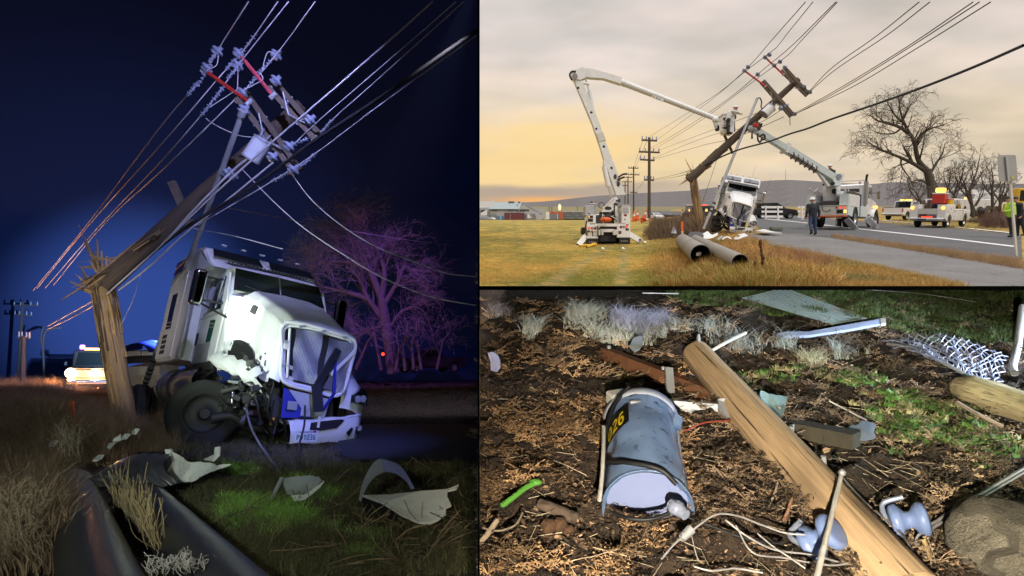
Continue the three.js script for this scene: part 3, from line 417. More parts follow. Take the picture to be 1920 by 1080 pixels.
function sheetPx(name, material, rows, gnd, lift, n = 10) { // a sheet on the ground between left and right edges given as pixels [row, x0, x1]
  const b = new B(), R = []; for (let i = 0; i < rows.length - 1; i++) for (let s = 0; s < n; s++) { const k = s / n; R.push(rows[i].map((v, q) => lerp(v, rows[i + 1][q], k))); } R.push(rows[rows.length - 1]);
  b.skin(R.map(([y0, x0, x1, y1 = y0]) => Array.from({ length: 25 }, (_, j) => gnd(lerp(x0, x1, j / 24), lerp(y0, y1, j / 24), lift)))); const p = b.a[0].attributes, uv = p.uv; for (let i = 0; i < uv.count; i++) uv.setXY(i, p.position.getX(i), p.position.getZ(i));
  return struct(b.build(name, material, null, KEEP));
}
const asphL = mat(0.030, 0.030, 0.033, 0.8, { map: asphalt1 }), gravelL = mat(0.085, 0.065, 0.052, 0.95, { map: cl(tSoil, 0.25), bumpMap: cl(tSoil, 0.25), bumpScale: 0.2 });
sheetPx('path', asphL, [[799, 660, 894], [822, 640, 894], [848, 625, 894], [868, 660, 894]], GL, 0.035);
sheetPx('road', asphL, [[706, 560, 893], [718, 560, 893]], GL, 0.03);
{ // churned gravel field beyond the path
  const it = []; for (let i = 0; i < 9000; i++) { const py = 719 + 78 * Math.pow(rnd(), 0.8), p = GL(rr(650, 892), py); if (p.z < -51) continue; const s = rr(0.03, 0.10) * (0.6 + 0.02 * -p.z), k = rr(0.5, 1.4); it.push({ m: place(p, V(s, s * rr(0.4, 0.9), s * rr(0.6, 1.2)), rr(0, 6), rr(-.5, .5)), c: [k, 0.9 * k, 0.85 * k] }); }
  scatter('gravel', new THREE.DodecahedronGeometry(1, 0), gravelL, it, 'dark loose gravel field behind the path beside the wrecked truck', 'gravel');
}
// ---------------------------------------------------------------- night: the snapped pole
function splinter(b, p, q, w, th) { const d = q.clone().sub(p), s = d.clone().cross(V(rr(-1, 1), rr(-1, 1), rr(-1, 1))).normalize(), n = d.clone().cross(s).normalize(), k = rr(0.3, 0.7), m = p.clone().lerp(q, k).addScaledVector(s, rr(-.3, .3) * w);
  b.plate([p.clone().addScaledVector(s, w / 2), p.clone().addScaledVector(s, -w / 2), m.clone().addScaledVector(s, -w * 0.4), q, m.clone().addScaledVector(s, w * 0.3)], th); }
function buildStump(label, p, q, r0, r1, tops, cam) { // p foot, q break; tops: splinter tips
  const b = new B(p), ax = q.clone().sub(p).normalize(), rows = [];
  const u = ax.clone().cross(V(0, 0, 1)).normalize(), v = ax.clone().cross(u);
  for (let i = 0; i <= 26; i++) { const k = i / 26, r = []; for (let j = 0; j <= 24; j++) { const a = j / 24 * 6.2832, crack = 0.16 * Math.pow(Math.max(0, Math.sin(a * 3 + k * 1.5)), 6) * k + 0.12 * Math.pow(Math.max(0, Math.sin(a * 5 + 1)), 8) * k, R = lerp(r0, r1, k) * (1 - crack + 0.05 * fbm(Math.cos(a) * 2, Math.sin(a) * 2, k * 2)); r.push(p.clone().lerp(q, k).addScaledVector(u, R * Math.cos(a)).addScaledVector(v, R * Math.sin(a)).addScaledVector(ax, k === 1 ? rr(-0.25, 0.2) : 0)); } rows.push(r); }
  b.skin(rows); const uv = b.a[0].attributes.uv, L = q.distanceTo(p); for (let i = 0; i < uv.count; i++) uv.setXY(i, uv.getX(i) * 1.5, uv.getY(i) * L * 0.3);
  const t = thing('pole_stump', label, 'stump', p); b.build('stump', M.woodStump, t, KEEP);
  for (const [m, n, name] of [[M.woodRaw, 16, 'splinter'], [M.woodStump, 20, 'splinter'], [M.woodPole, 16, 'bark_strip']]) for (let i = 0; i < n; i++) { const s = new B(p), a = rr(0, 6.28), k = rr(0.05, 0.75), R = lerp(r0, r1, k) * 1.0, o = u.clone().multiplyScalar(R * Math.cos(a)).addScaledVector(v, R * Math.sin(a)); const f = p.clone().lerp(q, k).add(o); splinter(s, f, f.clone().addScaledVector(ax, L * rr(0.2, 0.6) * (1 - k * 0.5)).addScaledVector(o, rr(-0.05, 0.12)), rr(0.03, 0.09), rr(0.012, 0.03)); s.build(name, m, t); }
  tops.forEach((z, i) => { const s = new B(p), a = q.clone().addScaledVector(u, rr(-r1, r1)).addScaledVector(v, rr(-r1, r1) * 0.6).addScaledVector(ax, -rr(0.1, 0.5)); splinter(s, a, z, rr(0.06, 0.12), 0.03); s.build('splinter', i % 2 ? M.woodRaw : M.woodStump, t); });
  return t;
}
{
  const d = 11.2, foot = A(238, 792, d), top = A(190, 527, d);
  buildStump('snapped pole stump with pale split wood beside the night truck', foot, top, 0.170, 0.188, [A(148, 422, d), A(158, 452, d), A(183, 448, d - .1), A(176, 470, d), A(152, 500, d), A(200, 480, d), A(170, 492, d - 0.2), A(208, 505, d + .1), A(214, 520, d), A(140, 512, d - .2), A(132, 528, d - .1), A(144, 540, d - .2), A(166, 460, d), A(190, 470, d - .1)], null);
}
function buildFallenPole(label, o) { // o: points of the picture lifted into the place
  const base = o.butt.clone(), t = thing('fallen_pole', label, 'utility pole', base), ax = o.tip.clone().sub(o.butt).normalize();
  const nb = () => new B(base);
  nb().cyl(o.butt, o.tip, o.r0, o.r1, 18, false, 12).build('pole', M.woodPole, t, KEEP);
  o.tips.forEach((z, i) => { const s = nb(), p = o.butt.clone().addScaledVector(ax, rr(0.2, o.split)).add(V(rr(-1, 1), rr(-1, 1), rr(-1, 1)).multiplyScalar(o.r0 * 0.8)); splinter(s, p, z, rr(0.04, 0.10) * (o.k ?? 1), 0.025); s.build('splinter', [M.woodRaw, M.woodPole, M.woodStump][i % 3], t); });
  for (const [p, q] of o.arms) { const a = nb(); a.beam(p, q, o.aw, o.aw * 1.25, ax); const m = a.build('crossarm', M.woodArm, t); const g = nb(); for (const k of [0.03, 0.34, 0.66, 0.97]) { const c = p.clone().lerp(q, k); g.cyl(c.clone().addScaledVector(ax, -o.aw * 0.9), c.clone().addScaledVector(ax, o.aw * 0.9), 0.02, 0.02, 6); } g.build('bolt', M.galv, m); }
  for (const [p, q, m] of o.hot) { const a = nb(); a.cyl(p, q, o.hr, o.hr, 10); const h = a.build('hot_line_arm', m, t); const g = nb(); for (const k of [0.0, 0.97]) { const c = p.clone().lerp(q, k); g.cyl(c.clone().addScaledVector(ax, -0.07), c.clone().addScaledVector(ax, 0.07), 0.045, 0.045, 8); } g.build('clamp', M.galv, h); }
  for (const [p, q] of o.braces) nb().beam(p, q, 0.05, 0.02, ax).build('brace', M.galv, t);
  if (o.stub) for (const [p, q] of o.stub) nb().beam(p, q, 0.11, 0.13, ax).build('stub_arm', M.woodArm, t);
  for (const c of o.bells) { const b = nb(); b.geo(new THREE.LatheGeometry([[0.001, 0.09], [0.035, 0.09], [0.04, 0.04], [0.1, 0.02], [0.11, -0.02], [0.06, -0.03], [0.09, -0.06], [0.05, -0.09], [0.001, -0.09]].map((x) => new THREE.Vector2(x[0] * o.bs, x[1] * o.bs)), 14), new THREE.Matrix4().compose(c, new THREE.Quaternion().setFromUnitVectors(UPY, ax), V(1, 1, 1))); b.build('insulator', M.porcelain, t); }
  { const [p, q, r] = o.can, c = nb(), n = q.clone().sub(p).normalize(); c.cyl(p, q, r, r, 22); c.cyl(q, q.clone().addScaledVector(n, r * 0.22), r * 1.03, r * 0.6, 22); const k = c.build('transformer_tank', o.canM, t); const l = nb(); l.cyl(q.clone().addScaledVector(n, -0.01), q.clone().addScaledVector(n, 0.03), r * 1.07, r * 1.07, 22).cyl(p, p.clone().addScaledVector(n, 0.03), r * 1.05, r * 1.05, 22); l.build('rim', M.galv, k);
    const s = nb(); const sd = ax.clone().cross(V(0, 0, 1)).normalize(); for (const e of [-0.6, 0.3]) { const a = q.clone().addScaledVector(n, r * 0.2).addScaledVector(sd, e * r * 0.8); s.cyl(a, a.clone().addScaledVector(n, r * 0.8).addScaledVector(sd, e * r * 0.3), r * 0.16, r * 0.1, 8); } s.build('bushing', M.porcelain, k);
    if (o.num) { const g = new THREE.Mesh(o.num, new THREE.MeshStandardMaterial({ map: canTex, roughness: 0.5, side: THREE.DoubleSide })); g.geometry.translate(-base.x, -base.y, -base.z); g.name = 'number_label'; k.add(g); } }
  return t;
}
const canTex = textTexture(128, 64, (g, w, h) => { g.fillStyle = '#14140f'; g.fillRect(0, 0, w, h); g.fillStyle = '#d9c21c'; g.font = 'bold 58px sans-serif'; g.fillText('026', 12, 53); });
const dP = 10.9;
buildFallenPole('broken power pole hanging over the truck under the night sky', {
  butt: A(197, 533, 11.0), tip: A(566, 197, 11.5), r0: 0.19, r1: 0.135, split: 1.6, aw: 0.075, hr: 0.032, bs: 1.1, canM: mat(0.62, 0.64, 0.66, 0.4, { map: mottle1 }),
  tips: [A(116, 562, 10.9), A(128, 553, 11), A(140, 548, 10.8), A(133, 540, 11.1), A(150, 530, 10.8), A(146, 500, 11.1), A(158, 543, 10.7), A(165, 520, 10.7), A(143, 492, 11.1), A(168, 478, 11), A(182, 545, 10.7), A(300, 430, 10.75), A(310, 426, 10.8), A(270, 452, 10.75), A(285, 440, 10.78), A(250, 470, 10.75)],
  arms: [[A(461.8, 174, 11.2), A(563, 319, 11.1)], [A(443.7, 184, 10.75), A(552.5, 324, 10.7)], [A(513.7, 150.7, 11.2), A(601.8, 254.4, 11.1)], [A(503, 163.7, 10.75), A(591.4, 262, 10.7)]],
  hot: [[A(382.8, 131, 10.8), A(469.6, 193.5, 10.68), M.red], [A(450, 102.8, 10.8), A(513.7, 181.8, 10.68), mat(0.55, 0.07, 0.10, 0.5)]],
  braces: [[A(485, 212, 10.6), A(495.5, 261, 10.7)], [A(495.5, 262, 10.7), A(528, 279, 10.6)], [A(530.5, 172, 10.6), A(541, 215, 10.7)], [A(541, 215, 10.7), A(582, 236, 10.6)]],
  stub: [[A(322, 341, 11.25), A(360, 426, 11.25)]],
  bells: [A(389, 127, 10.8), A(408, 95, 10.8), A(448, 99, 10.8), A(447, 122, 10.8), A(519, 102, 10.8), A(518, 150, 10.8), A(543, 274, 10.6), A(512, 294, 10.6), A(583, 224, 10.6), A(551, 318, 10.6), A(455, 173, 10.8), A(458, 205, 10.6), A(425, 322, 10.6), A(438, 326, 10.6)],
  can: [A(469, 299, 10.62), A(493, 264, 10.62), 0.17], num: null,
});
function strain(pts, r0 = 0.035) { // a string of small insulators along a wire
  const b = new B(pts[0]); for (let i = 0; i < pts.length; i++) b.sph(pts[i], r0, 1, 1, 1, 7); return b;
}
{ // string insulators where the lines are tied off
  let n = 0; const spots = [[[372, 160], [393, 122], 'left end of the upper red arm'], [[352, 178], [370, 155], 'far left line below the red arm'], [[393, 115], [408, 97], 'far left line above the red arm'], [[377, 216], [395, 195], 'wire below the red arm, left of the pole top'], [[398, 190], [420, 162], 'wire across the red arm'], [[427, 146], [447, 125], 'wire just above the red arm'], [[424, 130], [440, 112], 'wire left of the pink arm'], [[452, 100], [479, 64], 'upper end of the pink arm'], [[468, 160], [488, 132], 'wire under the pink arm'], [[492, 128], [520, 102], 'wire right of the pink arm'], [[549, 272], [580, 258], 'line below the lower crossarm end'], [[603, 247], [625, 224], 'line tied to the upper crossarm end'], [[567, 310], [592, 288], 'line tied to the lower crossarm end'], [[510, 340], [545, 322], 'line left of the lower crossarm end']];
  for (const [a, c, w] of spots) { const p = A(...a, 10.75), q = A(...c, 10.75), k = 7, pts = Array.from({ length: k }, (_, i) => p.clone().lerp(q, i / (k - 1))); const b = strain(pts, 0.028); pts.forEach((z, i) => { if (i % 2) b.cyl(z.clone().addScaledVector(q.clone().sub(p).normalize(), -0.012), z.clone().addScaledVector(q.clone().sub(p).normalize(), 0.012), 0.045, 0.045, 8); }); single('string_insulator', 'grey string insulator, ' + w + ', night side', 'insulator', b, M.porcelain, p); n++; }
}
const wireN = mat(0.50, 0.48, 0.52, 0.5, { metalness: 0.2 });
function wire(label, pts, r, m = wireN, cat = 'wire') { const p = pts.map((q) => A(q[0], q[1], q[2])); const b = new B(); b.tube(p, r, 5, Math.max(24, pts.length * 8)); return single('power_line', label, cat, b, m, p[0]); }
const N = ', night side';
wire('outermost left wire rising past the end of the red arm' + N, [[62, 545, 24], [165, 418, 16], [345, 185, 10.9], [372, 160, 10.8], [408, 95, 10.7], [466, 3, 9.5]], 0.011);
wire('wire rising left of the pink arm to the top edge' + N, [[70, 540, 24], [170, 418, 16], [340, 228, 11], [424, 130, 10.8], [450, 103, 10.8], [521, 3, 9.5]], 0.011);
wire('wire crossing the middle of the red arm' + N, [[85, 540, 24], [185, 425, 16], [340, 260, 11], [398, 190, 10.75], [447, 122, 10.75], [541, 3, 9.5]], 0.011);
wire('wire ending beside the pole top after crossing the red arm' + N, [[100, 535, 24], [200, 415, 16], [340, 285, 11], [441, 186, 10.75], [468, 160, 10.75], [519, 101, 10.7], [591, 3, 9.5]], 0.011);
wire('bright twisted wire passing in front of both crossarms to the top edge' + N, [[200, 552, 10.6], [300, 462, 10.4], [400, 366, 10.3], [495, 280, 10.2], [700, 103, 9.4], [812, 3, 8.8]], 0.017);
wire('thin wire tied to the upper crossarm end' + N, [[549, 272, 10.7], [589, 234, 10.6], [700, 138, 10], [856, 3, 9]], 0.009);
wire('thin wire just right of the upper crossarm end' + N, [[603, 247, 10.7], [625, 223, 10.5], [700, 156, 10], [870, 3, 9]], 0.009);
wire('thick black cable running to the right edge' + N, [[205, 545, 10.6], [330, 440, 10.5], [488, 340, 10.4], [589, 265, 10], [700, 192, 9.5], [894, 57, 8.6]], 0.032, M.cable, 'cable');
wire('pale wire below the thick black cable' + N, [[365, 425, 10.7], [510, 340, 10.7], [591, 288, 10.5], [700, 206, 10], [894, 66, 9]], 0.011);
wire('bright bundled wire under the hanging pole' + N, [[222, 528, 10.7], [300, 462, 10.6], [372, 385, 10.5], [450, 308, 10.5], [486, 285, 10.5]], 0.02);
wire('second bundled wire under the hanging pole' + N, [[222, 545, 10.7], [280, 500, 10.6], [345, 440, 10.5], [420, 380, 10.5], [512, 305, 10.5]], 0.017);
wire('slack wire sagging from the transformer to the right edge, lower one' + N, [[455, 318, 10.6], [500, 365, 10.4], [560, 420, 10], [640, 475, 9.6], [720, 522, 9.2], [810, 557, 8.9], [893, 573, 8.6]], 0.010);
wire('slack wire sagging from the crossarm foot to the right edge, upper one' + N, [[547, 326, 10.6], [580, 370, 10.2], [630, 415, 9.8], [700, 460, 9.4], [790, 496, 9], [840, 513, 8.8], [893, 519, 8.6]], 0.010);
wire('faint straight wire over the cab roof' + N, [[362, 428, 10.9], [440, 443, 10.9], [530, 467, 10.9]], 0.008);
wire('faint wire behind the bare tree' + N, [[430, 390, 14], [560, 415, 20], [700, 440, 30], [850, 462, 45]], 0.012);
wire('pair of low wires from stump to far pole, upper one' + N, [[190, 555, 11.3], [140, 583, 16], [88, 612, 25]], 0.014);
wire('pair of low wires from stump to far pole, lower one' + N, [[192, 563, 11.3], [140, 592, 16], [88, 618, 25]], 0.014);
wire('loose jumper wire looping between the red arm and the pole' + N, [[386, 222, 10.7], [405, 235, 10.7], [445, 253, 10.7], [470, 257, 10.7], [493, 256, 10.7]], 0.009);
wire('loose jumper loop at the upper end of the red arm' + N, [[388, 132, 10.7], [406, 122, 10.7], [409, 108, 10.7], [408, 97, 10.7]], 0.008);
wire('loose jumper loop under the red arm' + N, [[446, 123, 10.7], [446, 150, 10.7], [444, 168, 10.7], [438, 172, 10.7], [395, 200, 10.7]], 0.008);
wire('loose jumper loop over the pink arm' + N, [[519, 103, 10.7], [503, 97, 10.7], [497, 110, 10.7], [492, 132, 10.7]], 0.008);
wire('loose jumper loop below the pink arm' + N, [[489, 138, 10.7], [493, 148, 10.7], [478, 158, 10.7], [463, 165, 10.7], [466, 160, 10.7]], 0.008);
wire('thin stay wire hanging beside the stump' + N, [[264, 515, 11.2], [250, 560, 11.2], [226, 612, 11.2]], 0.006);
{ // leaning riser conduit with banded foot, behind the cab
  const p = A(249, 785, 13.6), q = A(456, 207, 10.0), b = new B(p); b.cyl(p, q, 0.062, 0.045, 14); const t = thing('riser_conduit', 'pale grey riser pipe leaning behind the night truck, black bands low down', 'pipe', p); b.build('conduit', M.galv, t);
  for (const k of [0.155, 0.172, 0.19, 0.207, 0.24]) { const c = new B(p); c.cyl(p.clone().lerp(q, k), p.clone().lerp(q, k + 0.005), 0.066, 0.066, 14); c.build('band', M.black, t); } const s = new B(p); s.cyl(p.clone().lerp(q, 0.0), p.clone().lerp(q, 0.02), 0.075, 0.07, 14).cyl(p.clone().lerp(q, 0.985), q, 0.064, 0.064, 14); s.build('coupling', M.galv, t);
}
// ---------------------------------------------------------------- makers used in both roadside places
function limb(b, pts, r0, r1, n = 6) { // a tapered bent branch
  const c = new THREE.CatmullRomCurve3(pts, false, 'centripetal'), k = Math.max(2, pts.length * 3), fr = c.computeFrenetFrames(k), rows = [];
  for (let i = 0; i <= k; i++) { const p = c.getPoint(i / k), r = lerp(r0, r1, i / k), row = []; for (let j = 0; j <= n; j++) { const a = j / n * 6.2832; row.push(p.clone().addScaledVector(fr.normals[i], r * Math.cos(a)).addScaledVector(fr.binormals[i], r * Math.sin(a))); } rows.push(row); }
  b.skin(rows);
}
function bareTree(name, label, group, base, trunk, limbs, o) { // trunk, limbs: polylines with radii; twigs grow from them
  const t = thing(name, label, 'tree', base, null, group), b = new B(base);
  limb(b, trunk.p, trunk.r0, trunk.r1, 9); b.build('trunk', o.bark ?? M.bark, t, KEEP);
  const big = new B(base), tw = new B(base), q = [];
  for (const l of limbs) { limb(big, l.p, l.r0, l.r1, 7); q.push({ ...l, gen: 0 }); }
  const hair = [];
  const grow = (l) => {
    const c = new THREE.CatmullRomCurve3(l.p, false, 'centripetal'), L = c.getLength(), n = Math.max(2, Math.round(L * o.dens[l.gen]));
    for (let i = 0; i < n; i++) {
      const u = lerp(0.16, 1, (i + rnd()) / n), p = c.getPoint(u), d = c.getTangent(u), side = V(gauss(), gauss(), gauss()).cross(d).normalize();
      const dir = d.clone().multiplyScalar(0.75).addScaledVector(side, rr(0.6, 1.1)).add(V(0, o.lift, 0)).normalize(), len = o.len[l.gen] * rr(0.45, 1.1) * (1.15 - 0.5 * u), r = lerp(l.r0, l.r1, u) * 0.5;
      const bend = V(gauss(), gauss() - o.droop * (l.gen + 1), gauss()).multiplyScalar(0.22 * len), m = p.clone().addScaledVector(dir, len * 0.5).addScaledVector(bend, 0.35), e = p.clone().addScaledVector(dir, len).add(bend);
      const k = { p: [p, m, e], r0: Math.max(r, o.rmin), r1: o.rmin * 0.7, gen: l.gen + 1 };
      if (k.gen <= o.dens.length - 1) { if (k.gen === 1) limb(big, k.p, k.r0, k.r1, 5); else hair.push(k); grow(k); } else hair.push(k);
    }
  };
  q.forEach(grow);
  big.build('branches', o.bark ?? M.bark, t, KEEP);
  const pos = []; // twigs: thin three-sided
  for (const k of hair) for (let s = 0; s < 2; s++) { const a = k.p[s], e = k.p[s + 1], d = e.clone().sub(a), x = d.clone().cross(V(0.3, 0.2, 1)).normalize(), y = d.clone().cross(x).normalize(), r0 = s ? (k.r0 + k.r1) / 2 : k.r0, r1 = s ? k.r1 * 0.6 : (k.r0 + k.r1) / 2; const ring = (p, r) => [0, 2.1, 4.2].map((w) => p.clone().addScaledVector(x, r * Math.cos(w)).addScaledVector(y, r * Math.sin(w))); const A0 = ring(a, r0), E0 = ring(e, r1); for (let j = 0; j < 3; j++) { const n = (j + 1) % 3; for (const v of [A0[j], A0[n], E0[n], A0[j], E0[n], E0[j]]) pos.push(v.x, v.y, v.z); } }
  const g = new THREE.BufferGeometry(); g.setAttribute('position', new THREE.Float32BufferAttribute(pos, 3)); g.computeVertexNormals(); tw.geo(g); tw.build('twigs', o.twig ?? M.twig, t, { kind: 'stuff' });
  return t;
}
const lampRed = glow(1, 0.06, 0.02, 2.2), lampAmber = glow(1, 0.42, 0.06, 4), lampWhite = glow(1, 0.80, 0.48, 30), lampBlue = glow(0.1, 0.15, 1, 4);
// a pickup or utility truck: x to its left, y up, z forwards, origin on the ground under the middle
function buildPickup(name, label, pos, quat, o = {}) {
  const t = thing(name, label, o.category ?? 'pickup truck', pos, quat), paint = o.paint ?? M.white, prof = (b, pts, w, bev = 0.06) => b.ext(pts, w, new THREE.Matrix4().makeBasis(V(0, 0, 1), V(0, 1, 0), V(-1, 0, 0)), bev);
  const arch = (z, r) => Array.from({ length: 9 }, (_, i) => { const a = Math.PI * i / 8; return [z + r * Math.cos(a), 0.42 + r * Math.sin(a)]; });
  const zf = 1.75, zr = -1.75, lower = [[2.72, 0.45], [2.75, 0.95], [2.65, 1.12], [1.35, 1.20], [-0.75, 1.22]];
  if (o.bed === 'box') lower.push([-0.75, 1.22], [-2.75, 1.22], [-2.78, 0.55]); else lower.push([-0.8, 0.5], [-0.7, 0.45]);
  const body = new B(); const pts = [...lower]; if (o.bed === 'box') pts.push(...arch(zr, 0.47).reverse()); pts.push(...arch(zf, 0.48).reverse()); prof(body, pts, 1.94); body.build('body', paint, t);
  const cab = new B(); prof(cab, [[1.30, 1.18], [0.62, 1.86], [0.35, 1.92], [-0.62, 1.90], [-0.78, 1.18]], 1.66, 0.05); const cb = cab.build('cab', paint, t);
  for (const s of [-1, 1]) { const w = new B(), X = 0.842 * s; w.plate([V(X, 1.24, 1.05), V(X, 1.80, 0.53), V(X, 1.82, 0.05), V(X, 1.24, 0.05)], 0.014); w.build('side_window', M.glass, cb); const w2 = new B(); w2.plate([V(X, 1.24, -0.02), V(X, 1.82, -0.02), V(X, 1.80, -0.58), V(X, 1.24, -0.70)], 0.014); w2.build('side_window', M.glass, cb);
    const m = new B(); m.rbox(0.12, 0.18, 0.08, 1.08 * s, 1.32, 0.95, 0.03); m.build('mirror', M.black, cb);
    const d = new B(); d.box(0.012, 0.62, 0.01, 0.972 * s, 0.86, -0.68).box(0.012, 0.62, 0.01, 0.972 * s, 0.86, 1.1).box(0.012, 0.012, 1.78, 0.972 * s, 1.12, 0.2); d.build('door_seam', M.dark, t);
    const h = new B(); h.rbox(0.02, 0.03, 0.16, 0.98 * s, 1.05, -0.5, 0.008); h.build('handle', M.chrome, t); }
  { const w = new B(); w.plate([V(-0.74, 1.24, 1.265), V(0.74, 1.24, 1.265), V(0.66, 1.82, 0.69), V(-0.66, 1.82, 0.69)], 0.016); w.build('windscreen', M.glass, cb); const r = new B(); r.plate([V(-0.7, 1.26, -0.79), V(0.7, 1.26, -0.79), V(0.68, 1.82, -0.665), V(-0.68, 1.82, -0.665)], 0.016); r.build('rear_window', M.glass, cb); }
  { const g = new B(); g.rbox(1.5, 0.34, 0.06, 0, 0.88, 2.74, 0.03); g.build('grille', M.black, t); const c = new B(); c.rbox(1.94, 0.2, 0.16, 0, 0.55, 2.78, 0.05); c.build('front_bumper', M.chrome, t); const rb = new B(); rb.rbox(1.9, 0.18, 0.14, 0, 0.56, -2.84, 0.04); rb.build('rear_bumper', o.dark ? M.black : M.chrome, t); }
  for (const s of [-1, 1]) { const h = new B(); h.rbox(0.24, 0.24, 0.06, 0.84 * s, 0.93, 2.74, 0.03); h.build('headlight', o.lit ? lampWhite : M.lens, t); const r = new B(); r.rbox(0.12, 0.34, 0.06, 0.9 * s, 0.98, -2.76, 0.02); r.build('tail_light', o.tailOn ? lampRed : M.red, t); }
  for (const s of [-1, 1]) for (const z of [zf, zr]) { const c = V(0.80 * s, 0.40, z), ax = V(s, 0, 0), w = new B(); tyre(w, c, ax, 0.40, 0.26, 22); const k = w.build('wheel', M.rubber, t); const r = new B(); rim(r, c, ax, 0.25, 0.24, 1, 18); r.build('rim', M.steel, k); }
  { const u = new B(); u.box(1.1, 0.16, 5.0, 0, 0.46, 0); u.build('underbody', M.black, t); }
  if (o.bed === 'box') { const b = new B(); b.box(1.6, 0.03, 1.9, 0, 1.235, -1.75); b.build('bed_opening', M.black, t); if (o.rails) { const r = new B(); r.box(0.05, 0.04, 1.95, 0.93, 1.26, -1.75).box(0.05, 0.04, 1.95, -0.93, 1.26, -1.75); r.build('bed_rail', M.black, t); } }
  if (o.bed === 'utility') {
    for (const s of [-1, 1]) { const b = new B(); prof(b, [[-0.86, 0.62], [-0.86, 1.52], [-2.80, 1.52], [-2.80, 0.62], ...arch(zr, 0.46).reverse()], 0.46, 0.03); b.a[0].translate(0.76 * s, 0, 0); const k = b.build('tool_cabinet', paint, t);
      const X = 0.998 * s; for (const [z0, z1, y0, y1] of [[-1.22, -0.9, 0.72, 1.46], [-2.14, -1.28, 1.0, 1.46], [-2.76, -2.2, 0.72, 1.46]]) { const d = new B(); d.plate([V(X, y0, z0), V(X, y0, z1), V(X, y1, z1), V(X, y1, z0)], 0.02); const dm = d.build('cabinet_door', M.whiteDull, k); const l = new B(); l.rbox(0.02, 0.07, 0.09, X + 0.015 * s, (y0 + y1) / 2, (z0 + z1) / 2, 0.008); l.build('latch', M.black, k); }
      const a = new B(); a.cyl(V(0.86 * s, 1.3, -2.82), V(0.86 * s, 1.3, -2.86), 0.10, 0.10, 14); a.build('warning_light', lampAmber, t); }
    const d = new B(); d.box(1.06, 0.06, 1.95, 0, 0.92, -1.82).box(1.06, 0.34, 0.05, 0, 1.08, -2.78); d.build('deck', M.offwhite, t); const e = new B(); for (const x of [-0.22, 0, 0.22]) e.sph(V(x, 0.72, -2.80), 0.045, 1, 1, 0.5, 8); e.box(0.62, 0.07, 0.04, 0, 0.72, -2.80); e.build('marker_light', lampRed, t);
  }
  if (o.beacon) { const b = new B(); b.rbox(o.beacon, 0.12, 0.24, 0, 1.99, -0.1, 0.04); b.build('light_bar', lampAmber, t); }
  return t;
}
function sheetDebris(name, label, pieces) { let g = null; const base = pieces[0].pts[0]; const t = thing(name, label, 'debris', base); for (const p of pieces) { const b = new B(base); if (p.rows) b.skin(p.rows); else b.plate(p.pts, p.t ?? 0.012); b.build(p.n, p.m, t); } return t; }
// a crumpled sheet between an upper and a lower edge (points of the place)
const edgeRows = (top, bot, n, m, k, s) => { const a = new THREE.CatmullRomCurve3(top), c = new THREE.CatmullRomCurve3(bot), rows = []; for (let i = 0; i <= n; i++) { const r = []; for (let j = 0; j <= m; j++) { const p = a.getPoint(j / m).lerp(c.getPoint(j / m), i / n); p.add(V(fbm(p.x * 6, p.y * 6, s) * k, fbm(p.y * 7, p.x * 5, s + 3) * k, fbm(p.x * 7, p.y * 7, s + 5) * k * 2)); r.push(p); } rows.push(r); } return rows; };

